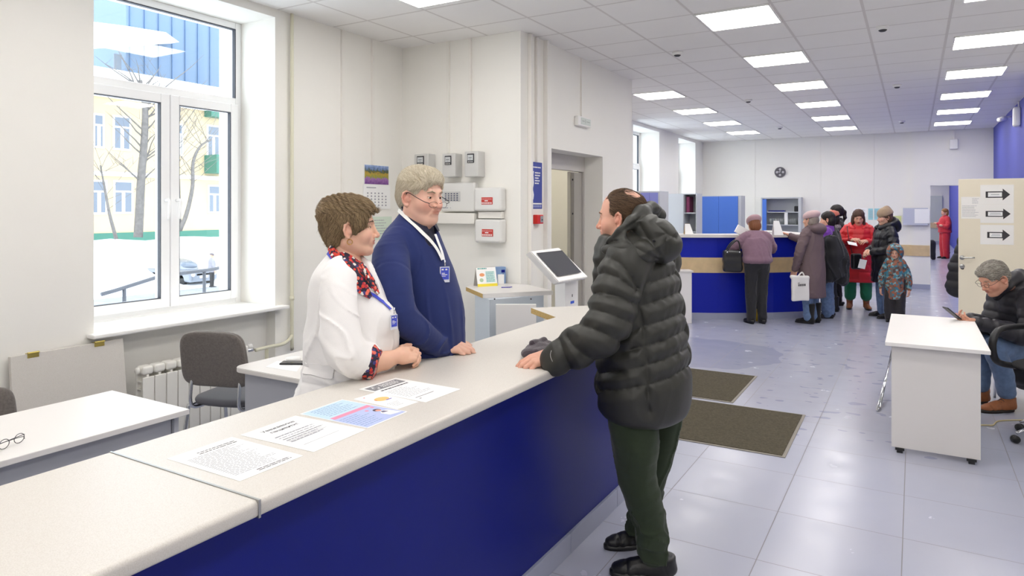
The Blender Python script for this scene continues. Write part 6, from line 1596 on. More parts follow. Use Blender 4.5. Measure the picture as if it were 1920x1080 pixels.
    hw = head_local(fat=.002, nose=1.08, lips=.95).at(hc_, B, s).u(cone(hc_ - UP * .06 - hf * .022, hc_ - UP * .20 - hf * .035, .052, .06), .03)
    v, F = surface(hw, .0019); v = laplace(v, F, 1, .35); parts = [(v, F, head_tint(v, hc_, B, s, .45, .8))]
    chest = loft(o, UP, fwd, [(z, a - .010, b, c - .024, e - .024) for z, a, b, c, e in secs[-7:]], .03).u(cone(hc_ - UP * .1 - hf * .025, hc_ - UP * .24 - hf * .02, .055, .07), .04)
    v, F = surface(chest, .009); parts.append((v, F))
    wr = PD(745, 668, 2.93); hx_ = nrm(PD(786, 660, 3.0) - wr)
    fa = chain([el, PD(700, 680, 2.87), PD(722, 676, 2.90), wr], [.045, .041, .036, .027], .02)
    h1 = hand_local(curls=((.55, .75, .5), (.6, .75, .5), (.62, .75, .5), (.65, .7, .5)), thumb=.4, side=1, spread=.03, fat=.95).at(wr + hx_ * .004, frame_xz(hx_ * 1.0 - UP * .05, -FW * .83 + UP * .52 + RT * .0), .92)
    wr2 = PD(752, 660, 3.07); hx2 = nrm(RT * .86 - FW * .42 + UP * .02)
    h2 = hand_local(curls=((.75, .7, .5), (.8, .72, .5), (.85, .72, .5), (.85, .72, .5)), thumb=.4, side=-1, spread=.03, fat=.95).at(wr2, frame_xz(hx2, FW * .75 + UP * .62 + RT * .3), .92)
    hands = fa.u(h1, .02).u(h2, .003).u(chain([PD(700, 672, 3.16), wr2], [.036, .027], .02), .02)
    hands = hands.cut((0, 0, TZ + .001), (0, 0, -1), .003)
    v, F = surface(hands, .0021); v = laplace(v, F, 1); parts.append((v, F))
    core = chain([o + UP * 1.3, o + UP * .9, o + UP * .45], [.1, .12, .1], .1).u(chain([o + UP * 1.32, sh, el], [.06, .045, .04], .03), .03)
    for k in (-1, 1): core = core.u(chain([o + left * .09 * k + UP * .5, o + left * .09 * k + UP * .10], [.075, .045], .03), .03)
    v, F = surface(core, .02); parts.append((v, F))
    np_mesh('body', parts, skin_mat('skin_warm', 'e6bda2', lip='b96c62', flush='e0988a'), P)
    eyes(P, hc_, B, s, (1, -.15, .02)); brows(P, hc_, B, s, mat('brow_brown', '6b5444', .8), .0028)
    # hair
    hs = ell((-.022, 0, .044), (.112, .092, .094)).u(ell((-.062, 0, -.018), (.062, .076, .062)), .03).u(ell((-.062, 0, -.062), (.034, .055, .034)), .02)
    hs = hs.u(ell((.050, 0, .082), (.054, .062, .030), basis((1, 0, -.45))), .02).u(ell((-.07, 0, .06), (.062, .075, .062)), .03)
    for k in (-1, 1): hs = hs.u(ell((.032, k * .066, .030), (.034, .016, .044), basis((1, 0, -.3))), .02).u(cone((.026, k * .070, .01), (.016, k * .072, -.022), .012, .006), .01)
    hs = hs.sub(ell((.100, 0, .012), (.052, .070, .052)), .008).sub(ell((.075, 0, -.055), (.062, .12, .06)), .012)
    for k in (-1, 1): hs = hs.sub(ell((-.008, k * .092, -.018), (.025, .034, .038), basis((1, 0, .22))), .005)
    hs = hs.at(hc_, B, s).disp(lambda Pp: -.0035 * n3(Pp, 60, 61) - .0025 * np.sin(((Pp - hc_) @ B[2]) * 180 + ((Pp - hc_) @ B[0]) * 260 + 5 * n3(Pp, 25, 62)))
    def dirf(X):
        Q = (X - hc_) @ B.T; D = np.zeros_like(Q); D[:, 0] = np.where(Q[:, 2] > .06, .9, -.25); D[:, 2] = np.where(Q[:, 2] > .06, -.15, -1.0); D[:, 0] += np.clip(Q[:, 0] * 12, -1, 1) * .5; return D @ B
    hair('hair', hs, .0035, hair_mat('hair_ash_brown', '56422f', 'c0a67e'), P, dirf, 12000, .055, 4, r0=.0005, lift=.0045, jit=.12)
    er = hc_ + np.array([-.002, -.077, -.060]) @ B * s
    tube('earring', [tuple(er + (B[0] * math.cos(t) + B[2] * math.sin(t)) * .011) for t in np.linspace(0, 2 * PI, 17)[:-1]], .0018, mat('gold', 'd8a860', .25, metal=1), P, 8, closed=True)
    return P
white_coat_woman()

# ================================================================ man in the blue sweater
M_navy = fabric('navy_wool', '223068', .92, .2, 600, .06, 20, .08); M_navyd = fabric('dark_navy_cotton', '161a38', .8)
def sweater_man():
    d0 = 3.38; ph = math.radians(-14); fwd = RT * math.cos(ph) + FW * math.sin(ph); left = np.cross(UP, fwd)
    O = PD(780, 600, d0); o = np.array([O[0], O[1], 0]); P = person('grey-haired man in navy sweater with white lanyard, glasses low on nose', o)
    def sec(y, x0, x1, side):
        c = ((x0 + x1) / 2 - 780) / FPX * d0; h = (x1 - x0) / 2 / FPX * d0; return (CH - (y - HY) / FPX * d0, c * np.dot(RT, fwd), c * np.dot(RT, left), h * .97, side)
    secs = [sec(820, 712, 862, .21), sec(740, 702, 870, .205), sec(680, 700, 874, .205), sec(640, 700, 875, .205), sec(600, 700, 875, .20), sec(560, 703, 870, .195), sec(520, 704, 858, .195), sec(480, 706, 842, .195), sec(452, 712, 830, .175), sec(430, 724, 820, .145), sec(412, 740, 808, .105), sec(398, 751, 801, .085), sec(386, 757, 796, .078)]
    def cre(s, ang, Pp): return .009 * ridge(Pp, 24, 75, UP, .3) * np.clip((1.35 - s) / .2, .2, 1) + .0035 * n3(Pp, 11, 71) + .0015 * n3(Pp, 30, 72) + .008 * np.sin(ang * 6 + s * 14 + 2 * n3(Pp, 5, 70)) * np.clip((1.2 - s) / .3, 0, 1)
    tors = loft(o, UP, fwd, secs, .03, cre)
    sh = PD(734, 482, 3.20); el = PD(752, 590, 3.06); wr = PD(826, 650, 3.24)
    slv = arcsleeve([PD(748, 448, 3.28), sh, PD(738, 535, 3.09), el, PD(790, 625, 3.13), wr], [.070, .092, .088, .078, .064, .046], 0, 0, 73, .0)
    slv = slv.disp(lambda Pp: -.012 * ridge(Pp, 34, 76, RT * .8 + UP * .25, .35) * np.clip((1.32 - Pp[:, 2]) / .2, .15, 1) - .003 * n3(Pp, 15, 77) + .003)
    slv2 = arcsleeve([PD(760, 445, 3.5), PD(766, 480, 3.6), PD(790, 600, 3.62), PD(840, 640, 3.5)], [.075, .10, .085, .05], 0, 0, 74, .003)
    # armhole seam
    ac = PD(748, 478, 3.2); an = nrm(RT * .6 - FW * .8 + UP * .2)
    sw = tors.u(slv, .008).u(slv2, .03).disp(lambda Pp: .003 * np.exp(-((np.linalg.norm((Pp - sh) * [1, 1, .8], axis=1) - .135) / .004) ** 2) * ((Pp - o) @ fwd > -.06))
    hole = chain([PD(782, 402, 3.38), PD(797, 425, 3.33), PD(812, 450, 3.27), PD(818, 462, 3.25)], [.068, .058, .030, .010], .02)
    sw = sw.sub(hole.u(chain([PD(770, 388, 3.22), PD(790, 412, 3.14), PD(806, 434, 3.11), PD(818, 456, 3.12)], [.050, .052, .036, .010], .02), .02), .005)
    sdf('sweater', sw, .0058, M_navy, P, .012)
    tr = chain([o + UP * .95, o + UP * .8], [.15, .15], .03)
    for k in (-1, 1): tr = tr.u(chain([o + left * .1 * k + UP * .85, o + left * .11 * k + UP * .45, o + left * .12 * k + UP * .08], [.11, .08, .06], .03), .03)
    sdf('trousers', tr, .015, M_navyd, P)
    # polo collar under the sweater
    polo = loft(o, UP, fwd, [(z, a - .003, b, c - .010, e - .012) for z, a, b, c, e in secs[-7:]], .03).u(cone(PD(778, 408, 3.38), PD(782, 440, 3.38), .068, .085), .02)
    polo = polo.sub(chain([PD(788, 392, 3.34), PD(802, 412, 3.28), PD(810, 430, 3.22)], [.060, .046, .016], .015), .005)
    sdf('polo_shirt', polo, .006, M_navyd, P)
    cb = loft(o, UP, fwd, secs, .03).u(cone(PD(776, 392, 3.38), PD(782, 440, 3.38), .070, .088), .03)
    H = lambda *q: [hit(cb, x, y, 2.6, .004) for x, y in q]
    ribbon('polo_collar', cb, H((757, 386), (766, 396), (778, 410), (791, 424), (801, 436)), [.026, .038, .046, .044, .026], .005, M_navyd, P, .006, 8, 4)
    ribbon('polo_collar', cb, H((811, 414), (816, 424), (821, 434)), [.03, .040, .024], .005, M_navyd, P, .006, 8, 4)
    ribbon('lanyard', cb, H((749, 394), (758, 404), (774, 420), (790, 436), (806, 452), (818, 468), (828, 488)), .019, .0012, M_paper, P, .010, 8)
    ribbon('lanyard', cb, H((814, 440), (820, 456), (826, 472), (830, 488)), .019, .0012, M_paper, P, .012, 6)
    bc = hit(sw, 834, 500, 2.6, .022); badge(P, bc, nrm(fwd * .45 - FW * .9), .048, .075)
    # head
    a = math.radians(36); hf = RT * math.cos(a) - FW * math.sin(a); hc_ = PD(791, 367, 3.33); B = basis(hf, pitch=.10); s = 1.13
    hw = head_local(fat=.005, nose=1.10, open_=.85, lips=.95).at(hc_, B, s).u(cone(hc_ - UP * .06 - hf * .03, hc_ - UP * .19 - hf * .05, .068, .078), .04)
    v, F = surface(hw, .0019); v = laplace(v, F, 1, .35); parts = [(v, F, head_tint(v, hc_, B, s, .75, .6))]
    hx_ = nrm(RT * .97 - UP * .10); wp = PD(829, 648, 3.27)
    h1 = hand_local(curls=((.30, .45, .35), (.32, .5, .35), (.40, .5, .35), (.5, .5, .3)), thumb=.3, side=1, spread=.07, fat=1.12).at(wp, frame_xz(hx_, UP * .93 - FW * .35), 1.0).u(cone(PD(805, 636, 3.2), wp, .036, .031), .03)
    h1 = h1.cut((0, 0, TZ + .001), (0, 0, -1), .003)
    v, F = surface(h1, .0022); parts.append((laplace(v, F, 1), F))
    h2 = hand_local(curls=((.5, .6, .4),) * 4, thumb=.4, side=-1).at(PD(845, 643, 3.48), frame_xz(RT * .9 - UP * .1, UP), 1.0).cut((0, 0, TZ + .001), (0, 0, -1), .003)
    v, F = surface(h2, .004); parts.append((laplace(v, F, 1), F))
    core = chain([hc_ - UP * .15 - hf * .04, o + UP * 1.35, o + UP * .9], [.07, .11, .13], .1).u(chain([o + UP * 1.38, sh, el, wp], [.06, .05, .045, .033], .03), .03)
    for k in (-1, 1): core = core.u(chain([o + left * .1 * k + UP * .85, o + left * .12 * k + UP * .05], [.08, .04], .03), .03)
    v, F = surface(core, .02); parts.append((v, F))
    np_mesh('body', parts, skin_mat('skin_pink', 'e8c0aa', lip='c07868', flush='dc9080'), P)
    eyes(P, hc_, B, s, (1, .05, -.15)); brows(P, hc_, B, s, mat('brow_grey', '9a8a74', .8), .0030)
    hs = ell((-.016, 0, .040), (.108, .088, .092)).u(ell((-.050, 0, -.015), (.070, .080, .058)), .03).u(ell((.040, 0, .088), (.052, .066, .026), basis((1, 0, -.42))), .02)
    hs = hs.sub(ell((.104, 0, .005), (.056, .085, .052)), .008).sub(ell((.072, 0, -.052), (.066, .12, .06)), .012)
    for k in (-1, 1): hs = hs.sub(ell((.002, k * .092, -.018), (.027, .032, .038), basis((1, 0, .2))), .006).sub(ell((.065, k * .075, .012), (.026, .03, .03)), .01)
    hs = hs.cut((0, 0, -.055), (.4, 0, -1), .008)
    hs = hs.at(hc_, B, s).disp(lambda Pp: -.003 * n3(Pp, 50, 81) - .002 * np.sin(((Pp - hc_) @ B[1]) * 300 + 4 * n3(Pp, 22, 82)))
    def dirf(X):
        Q = (X - hc_) @ B.T; D = np.zeros_like(Q); up_ = Q[:, 2] > .07; D[:, 0] = np.where(up_, .8, -.55); D[:, 1] = np.where(up_, -.75, 0); D[:, 2] = np.where(up_, -.2, -.8); return D @ B
    hair('hair', hs, .0035, hair_mat('hair_silver', 'c4b698', 'faf2e0'), P, dirf, 11000, .048, 5, r0=.0005, lift=.004, jit=.12)
    # glasses low on the nose
    g = bmesh.new(); M_fr = mat('glasses_frame', '221f22', .35)
    def LP(x, y, z): return tuple(hc_ + np.array([x, y, z]) @ B * s)
    for k in (-1, 1):
        cpt = (.103, k * .032, -.030)
        b_tube(g, [LP(cpt[0] - .006 * abs(math.cos(t)) * (k * math.cos(t) > 0), cpt[1] + .024 * math.cos(t), cpt[2] + .0125 * math.sin(t)) for t in np.linspace(0, 2 * PI, 21)[:-1]], .0009 * s, 6, closed=True)
        b_tube(g, catmull([LP(.098, k * .056, -.024), LP(.09, k * .078, -.018), LP(.05, k * .084, -.004), LP(.0, k * .084, .012), LP(-.012, k * .083, .004)], 5), .0017 * s, 6)
    b_tube(g, catmull([LP(.103, -.009, -.027), LP(.110, 0, -.023), LP(.103, .009, -.027)], 4), .0014 * s, 6)
    from_bm('glasses', g, M_fr, P)
    return P
sweater_man()
# ================================================================ people farther away
M_skin2 = skin_mat('skin_light', 'e2b69c'); M_bboot = mat('black_leather', '141416', .38)
M_denim = fabric('blue_denim', '6d86ac', .85, .25, 400, .25, 25)
def figure(label, foot, facing, H=1.66, parts=None, arms=None, lean=0.0, head_dir=None, head_pitch=.1, coat=None, legs=None, shoes=None, hairs=None, hat=None, scale_w=1.0, h=.011, group=None, skin=None, stance=.10, step=0.0, bent=None, headoff=(0, 0, 0), leg_end=.08):
    """standing person: coat=(material, hem, widths scale, quilt band), legs=(material), arms=[(elbow, hand) right, left] in local metres (x fwd, y left, z up)"""
    B = basis(facing); F0 = np.array([foot[0], foot[1], 0.0]); P = person(label, F0, group); k = H / 1.66
    W = lambda x, y, z: F0 + (np.array([x + lean * max(0, z / k - .95), y, z / 1.0]) * [k, k, 1]) @ B
    W = lambda x, y, z: F0 + (np.array([x + lean * max(0, z - .95), y, z]) * k) @ B
    # body
    hcL = np.array([.015 + headoff[0], headoff[1], 1.545 + headoff[2]]); hc = W(*hcL); hB = basis(head_dir if head_dir is not None else facing, pitch=head_pitch)
    hw = head_local(detail=k > .8).at(hc, hB, k * 1.0).u(cone(hc - UP * .07 * k, W(-.02, 0, 1.36), .050 * k, .06 * k), .03)
    v, F = surface(hw, .0040); parts_ = [(laplace(v, F, 1), F, head_tint(v, hc, hB, k, .5, .8))]
    core = chain([W(0, 0, 1.28), W(0, 0, 1.1), W(0, 0, .92)], [.075 * k, .09 * k, .09 * k], .05).u(cone(W(-.01, 0, 1.36), W(0, 0, 1.28), .048 * k, .06 * k), .02)
    A = arms or [((-.02, -.24, 1.08), (.06, -.25, .84)), ((-.02, .24, 1.08), (.06, .25, .84))]
    for (e, w), sg in zip(A, (-1, 1)): core = core.u(chain([W(0, .15 * sg, 1.33), W(*e), W(*w)], [.05 * k, .04 * k, .028 * k], .02), .02)
    lg = []
    for sg in (-1, 1): sx = step * sg; lg.append([W(0, sg * .085, .90), W(.02 + sx * .5, sg * stance * .95, .48), W(sx, sg * stance, leg_end)])
    for q in lg: core = core.u(chain(q, [.085 * k, .055 * k, .04 * k], .02), .03)
    v, F = surface(core, .016); parts_.append((v, F))
    for (e, w), sg in zip(A, (-1, 1)):
        e_, w_ = W(*e), W(*w); d = nrm(w_ - e_); hn = hand_local(curl=(.5, .6, .4), thumb=.4, side=-sg).at(w_, frame_xz(d, (UP * .8 + B[1] * sg * .6) if abs(d[2]) < .8 else B[1] * sg), k * .95)
        v, F = surface(hn, .005); parts_.append((v, F))
    np_mesh('body', parts_, skin or M_skin2, P)
    if h < .02: eyes(P, hc, hB, k); brows(P, hc, hB, k, mat('brow_brown', '6b5444', .8))
    # legs
    if legs:
        m, r0, r1, top = legs if len(legs) == 4 else legs + (.92,)
        t = None
        for q in lg:
            s_ = arcsleeve([q[0], q[1], q[2]], [r0 * k, (r0 * .55 + r1 * .45) * k, r1 * k], 0, 0, 91, .002).disp(lambda Q: -.010 * ridge(Q, 32, 92, UP, .4))
            t = s_ if t is None else t.u(s_, .02)
        t = t.u(ell(W(0, 0, top), (.15 * k, .165 * k * scale_w, .12 * k), B), .04); sdf('trousers', t, h, m, P, .004)
    if shoes:
        m, hi, ar = shoes
        for q, sg in zip(lg, (-1, 1)):
            hl = q[2] - B[0] * .07 * k; hl[2] = 0; shoe(P, hl, B[0] + B[1] * sg * .15, .27 * k, m, None, hi, w=.046, h=.008, ankle_r=ar, laces=False, name='shoe' if hi < .15 else 'boot')
    if coat:
        m, hem, prof, band, nm = coat
        secs = [(z * k, x * k, 0, rx * k, ry * k * scale_w) for z, x, rx, ry in prof]
        secs = [(z, x + lean * max(0, z / k - .95) * k, y, a, b) for z, x, y, a, b in secs]
        def dq(s, ang, Pp):
            r = .004 * n3(Pp, 16, 93) + .012 * ridge(Pp, 26, 99, UP, .3)
            if band: w = np.abs(np.sin(PI * (s + .006 * n3(Pp, 10, 94)) / band)) ** .5; r = r + .014 * (w - .5)
            return r
        c = loft(F0, UP, B[0], secs, .03, dq, m=.03)
        for (e, w), sg in zip(A, (-1, 1)):
            e_, w_ = W(*e), W(*w); wc = w_ - nrm(w_ - e_) * .03
            c = c.u(arcsleeve([W(0, .10 * sg, 1.36), W(0, .175 * sg * scale_w, 1.31), e_, wc], [.06 * k, .078 * k, .066 * k, .048 * k], band * .8 if band else 0, .012, 95, 0 if band else .003).disp(lambda Q: -.010 * ridge(Q, 40, 90, B[0], .5)), .008)
        sdf(nm, c, h, m, P, .015)
    for f in (parts or []): f(P, W, B, hc, hB, k)
    if hairs:
        kind, hm = hairs
        hs = ell((-.018, 0, .040), (.106, .090, .092)).u(ell((-.050, 0, -.015), (.068, .080, .062)), .03)
        hs = hs.sub(ell((.100, 0, .002), (.052, .072, .056)), .008).sub(ell((.075, 0, -.055), (.062, .12, .06)), .012)
        if kind == 'long': hs = hs.u(cone((-.05, .05, -.03), (-.04, .075, -.20), .055, .045), .03).u(cone((-.05, -.05, -.03), (-.04, -.075, -.20), .055, .045), .03).u(cone((.02, .078, -.0), (.045, .082, -.22), .022, .034), .02).u(cone((.02, -.078, -.0), (.045, -.082, -.22), .022, .034), .02)
        if kind == 'bob': hs = hs.u(ell((-.045, 0, -.05), (.07, .088, .08)), .03)
        if kind == 'tail': hs = hs.u(chain([(-.10, 0, .03), (-.135, 0, 0), (-.14, 0, -.09), (-.12, 0, -.16)], [.028, .030, .026, .012], .02), .01)
        hs = hs.at(hc, hB, k).disp(lambda Pp: -.004 * n3(Pp, 45, 96) - .0025 * np.sin(((Pp - hc) @ hB[1]) * 240 + 3 * n3(Pp, 20, 97)))
        sdf('hair', hs, .007, hm, P, .004)
    if hat:
        kind, hm = hat
        if kind == 'beret': s_ = ell((-.026, .0, .064), (.128, .116, .066), basis((1, 0, -.25))).u(ell((-.020, 0, .030), (.110, .096, .060)), .02).cut((.02, 0, .012), (-.15, 0, -1), .008).sub(ell((.11, 0, -.02), (.05, .08, .05)), .008)
        elif kind == 'beanie': s_ = ell((-.022, 0, .048), (.120, .102, .104)).u(ell((-.055, 0, .115), (.05, .045, .055)), .03).cut((0, 0, .022), (-.25, 0, -1), .008)
        else: s_ = ell((-.018, 0, .048), (.116, .100, .094)).cut((0, 0, .026), (-.25, 0, -1), .008)
        s_ = s_.at(hc, hB, k).disp(lambda Pp: -.001 * np.sin((Pp[:, 2]) * 500) - .0025 * n3(Pp, 40, 98)); sdf('hat', s_, .006, hm, P, .004)
    return P
def coatprof(hem, wid=1.0, flare=1.0, top=1.46):
    L = [(hem, 0, .165 * wid * flare, .225 * wid * flare)]
    if hem < .7: L.append((.75, 0, .162 * wid * (flare + 1) / 2, .215 * wid * (flare + 1) / 2))
    L += [(.95, .005, .160 * wid, .205 * wid), (1.10, .005, .155 * wid, .195 * wid), (1.25, 0, .145 * wid, .195 * wid), (1.34, -.005, .115 * wid, .175 * wid), (1.40, -.01, .085, .11), (top, -.01, .07, .08)]
    return L
# stooping woman with beret and bag
M_mauve = fabric('mauve_knit', '8a6c7c', .9, .3, 300, .08); M_black2 = fabric('black_cloth', '1d1d22', .8)
foot = PD(1419, 606, 9.95); cdir = FW * .98 - RT * .02
def bagA(P, W, B, hc, hB, k): pass
A_ = figure('stooping woman in mauve sweater and dusty pink beret leaning on the far counter', foot, cdir, 1.58, arms=[((.14, -.30, 1.13), (.32, -.10, 1.34)), ((.14, .31, 1.13), (.32, .10, 1.34))], lean=.10,
       coat=(M_mauve, .9, [(.86, -.01, .125, .175), (.92, -.01, .13, .185), (.935, -.01, .15, .205), (1.05, -.01, .16, .215), (1.2, .0, .155, .225), (1.30, .0, .13, .205), (1.37, .01, .10, .15), (1.43, .02, .07, .08)], 0, 'sweater'),
       legs=(M_black2, .105, .062), shoes=(M_bboot, .05, .04), hairs=('bob', hair_mat('hair_auburn', '7a4a2c', 'a8754c')), hat=('beret', fabric('dusty_pink_felt', 'b5949a', .95)), head_pitch=.35, headoff=(.05, 0, -.03), stance=.085)
# her bag: hangs from the left arm
M_bagb = mat('black_patent', '1a1a1c', .3, coat=.3)
bc = PD(1373, 489, 9.98)
hb = thing('handbag', 'black handbag hanging from the arm of the stooping woman', 'bag', tuple(bc - UP * .18))
sdf('bag_body', rbox(bc, (.135, .06, .165), .035, np.stack([RT, FW, UP])).disp(lambda P: .006 * n3(P, 18, 5) + .003 * np.sin(P[:, 2] * 60)), .010, M_bagb, hb, .01)
for off in (-.05, .03): tube('handle', [tuple(bc + RT * -.09 + FW * off + UP * .14), tuple(bc + RT * -.03 + FW * off + UP * .24), tuple(bc + RT * .05 + FW * off + UP * .30), tuple(bc + RT * .09 + FW * off + UP * .24), tuple(bc + RT * .09 + FW * off + UP * .14)], .010, M_bagb, hb, sm=4)
for u in (-.09, .09): lathe('ring_stud', [(.012, 0), (.012, .006), (.004, .008)], tuple(bc + RT * u + UP * .13 - FW * .058), M_chrome, hb, 10, tuple(-FW))
ck_ = PD(1419, 600, 10.15); tag(tube('walking_stick', [(ck_[0], ck_[1], 0.0), (ck_[0], ck_[1], .80)], [.016, .010], mat('stick_yellow', 'd8b428', .5)), 'yellow stick standing between the stooping woman\'s legs', 'stick')
# woman in long mauve-brown coat with white bag
M_taupe = mat('taupe_nylon', '6d5b5e', .7, noise=.08, nscale=10, bump=.25, bscale=60)
foot = PD(1522, 604, 10.0); fdir = -RT * .62 + FW * .78
def hoodB(P, W, B, hc, hB, k): sdf('hood', ell(W(-.10, 0, 1.40), (.10, .15, .085), B).u(ell(W(.0, 0, 1.40), (.10, .11, .05), B), .04).sub(cone(W(.03, 0, 1.42), W(0, 0, 1.6), .06, .1), .02).disp(lambda Q: .005 * n3(Q, 25, 3)), .01, M_taupe, P, .006)
figure('woman in long taupe padded coat and pale pink beret, arm on the far counter', foot, fdir, 1.64, arms=[((.18, -.17, 1.20), (.40, -.06, 1.285)), ((.05, .26, 1.05), (.13, .24, .78))], coat=(M_taupe, .40, coatprof(.38, 1.02, 1.08), 0, 'coat'),
       legs=(M_denim, .09, .068), shoes=(fabric('black_suede', '121214', .9), .30, .062), hairs=('bob', hair_mat('hair_grey2', '8a7f78', 'b0a59c')), hat=('beret', fabric('pale_pink_felt', 'cfb3b4', .95)), parts=[hoodB], head_pitch=.05, stance=.09, headoff=(.01, 0, -.01))
wb = PD(1501, 541, 9.72); plb = thing('carrier_bag', 'white plastic carrier bag with dark print held by the woman in the taupe coat', 'bag', tuple(wb - UP * .19))
Q4 = [wb - RT * .125 - UP * .19, wb + RT * .135 - UP * .175, wb + RT * .12 + UP * .17, wb - RT * .15 + UP * .19]
bagq = rbox(wb, (.125, .03, .18), .02, np.stack([RT, FW, UP])).u(cone(wb - RT * .13 + UP * .17, wb + RT * .09 + UP * .16, .022, .014), .03).disp(lambda P: .006 * n3(P, 16, 8)); sdf('bag_body', bagq, .009, mat('white_plastic_film', 'e4e2de', .4), plb, .008)
tube('bag_handle', [tuple(wb + UP * .16 - RT * .05), tuple(wb + UP * .23 + RT * .02), tuple(wb + UP * .16 + RT * .06)], .010, MATS['white_plastic_film'], plb, sm=4)
Q5 = [p - FW * .040 for p in Q4]; marks('bag_print', Q5, [(.36 + .07 * i, .58, .405 + .07 * i, .66) for i in range(6)] + [(.36, .69, .44, .71), (.34, .68, .36, .70)], M_blk, plb, .0)
# woman with dark hair, purple sleeve, black jacket over the arm
M_purple = fabric('purple_fleece', '6a2f9a', .85)
foot = PD(1553, 594, 10.5); fd = -RT * .85 + FW * .5

def F_(P): return np.array([P.location[0], P.location[1], 0.0])
def vest(hem, m, wid=.97):
    return lambda P, W, B, hc, hB, k: sdf('vest', loft(F_(P), UP, B[0], [(z * k, x * k, 0, (a + .012) * k, b * .82 * k) for z, x, a, b in coatprof(hem, wid)], .03, lambda s, a, Q: .005 * n3(Q, 16, 2), m=.03), .010, m, P, .01)
figure('dark-haired woman in black vest over purple sleeves, blue jeans, in the queue', foot, fd, 1.62, arms=[((.02, -.24, 1.10), (.22, -.16, 1.02)), ((.0, .25, 1.08), (.2, .2, 1.0))], coat=(M_purple, .95, coatprof(.88, .9), 0, 'fleece'),
       legs=(M_denim, .10, .082), shoes=(M_bboot, .05, .045), hairs=('bob', hair_mat('hair_black_brown', '1e1716', '4a3a34')), stance=.09, parts=[vest(.80, M_black2, 1.0)])
jc = PD(1563, 478, 10.22)
jk_ = chain([jc + UP * .20 - RT * .03, jc, jc + RT * .02 - UP * .26], [.10, .13, .12], .04).u(chain([jc + UP * .16 + RT * .06, jc + RT * .12 - UP * .05, jc + RT * .13 - UP * .38], [.07, .10, .08], .04), .02).u(chain([jc - RT * .08, jc - RT * .07 - UP * .34], [.07, .08], .03), .02).disp(lambda P: .008 * n3(P, 14, 7) - .028 * ridge(P, 34, 8, UP, .3) + .008, .02)
tag(sdf('folded_jacket', jk_, .010, M_black2, None, .015), 'black jacket draped over the arm of the purple-sleeved woman', 'jacket')
# person with orange knit cap and grey scarf behind
figure('person in orange-red knit cap and grey scarf half hidden behind the dark-haired woman', PD(1561, 575, 11.2), -RT * .9 + FW * .3, 1.62, coat=(fabric('dark_coat', '2a262b'), .5, coatprof(.5, .9), 0, 'coat'), legs=(M_black2, .08, .06), shoes=(M_bboot, .25, .055), hairs=('bob', MATS['hair_black_brown']), hat=('cap', fabric('orange_knit', 'c26a5a', .95)), headoff=(0, .02, .0),
       parts=[lambda P, W, B, hc, hB, k: sdf('scarf', chain([W(.09 * math.cos(a), .09 * math.sin(a), 1.40 + .01 * math.sin(3 * a)) for a in np.linspace(0, 2 * PI, 12)], [.04] * 12, .02).disp(lambda Q: .006 * n3(Q, 40, 4)), .009, mat('patterned_scarf', 'a8a0a4', .9, col2='5c4a52', nscale=60), P, .01)])
# tall woman with dark ponytail in black top
figure('woman with dark ponytail and black top standing behind the queue, facing left', PD(1569, 566, 11.9), -RT * .93 + FW * .2, 1.73, coat=(fabric('black_top', '17171b'), .9, coatprof(.9, .85), 0, 'top'), legs=(M_black2, .085, .06), shoes=(M_bboot, .05, .045), hairs=('tail', MATS['hair_black_brown']), head_pitch=0)
# woman in red down coat
M_redp = mat('red_nylon', 'd4262c', .45, noise=.08, nscale=10, bump=.1, bscale=60)
M_grn = fabric('green_corduroy', '1d7a52', .85); M_tan = mat('tan_leather', '9a5c34', .55, noise=.15, nscale=40)
foot = PD(1609, 578, 11.4); fd = -FW * .86 - RT * .34
figure('woman with long brown hair in open red down coat and green trousers, reading papers', foot, fd, 1.66, arms=[((.06, -.26, 1.12), (.28, -.12, 1.16)), ((.06, .26, 1.12), (.28, .10, 1.14))], coat=(M_redp, .46, coatprof(.45, 1.06, 1.08), .125, 'down_coat'),
       legs=(M_grn, .10, .082), leg_end=.22, shoes=(M_tan, .17, .062), hairs=('long', hair_mat('hair_chestnut', '4a3022', '8a6040')), head_pitch=.45, stance=.12, headoff=(.04, 0, -.01),
       parts=[lambda P, W, B, hc, hB, k: sdf('sweater', ell(W(.10, 0, 1.14), (.06, .06, .20), B), .010, fabric('dark_pattern_knit', '3a2c2e'), P),
              lambda P, W, B, hc, hB, k: (sdf('collar', chain([W(.10 * math.cos(a) + .0, .12 * math.sin(a), 1.38 - .05 * math.cos(a)) for a in np.linspace(.6, 2 * PI - .6, 12)], [.042] * 12, .02).disp(lambda Q: .004 * n3(Q, 30, 4)), .010, M_redp, P, .01))])
pp = PD(1598, 457, 11.0); tag(box('paper_slip', (-.07, -.05, 0), (.07, .05, .004), M_paper, None, 0), 'white slip of paper in the hands of the woman in the red coat', 'paper'); bpy.data.objects['paper_slip'].location = tuple(pp); bpy.data.objects['paper_slip'].rotation_euler = (.5, .2, .4)
bc = PD(1605, 490, 11.05); sb_ = rbox(bc, (.08, .05, .13), .035, np.stack([RT, FW, UP])).disp(lambda P: .006 * n3(P, 20, 5)); hb = thing('shoulder_bag', 'black shoulder bag in front of the red-coated woman', 'bag', tuple(bc - UP * .16)); sdf('bag_body', sb_, .010, M_bagb, hb, .01)
tube('bag_strap', [tuple(bc + UP * .13 - RT * .06), tuple(PD(1592, 450, 11.08)), tuple(PD(1588, 424, 11.16))], .006, M_bagb, hb, sm=3)
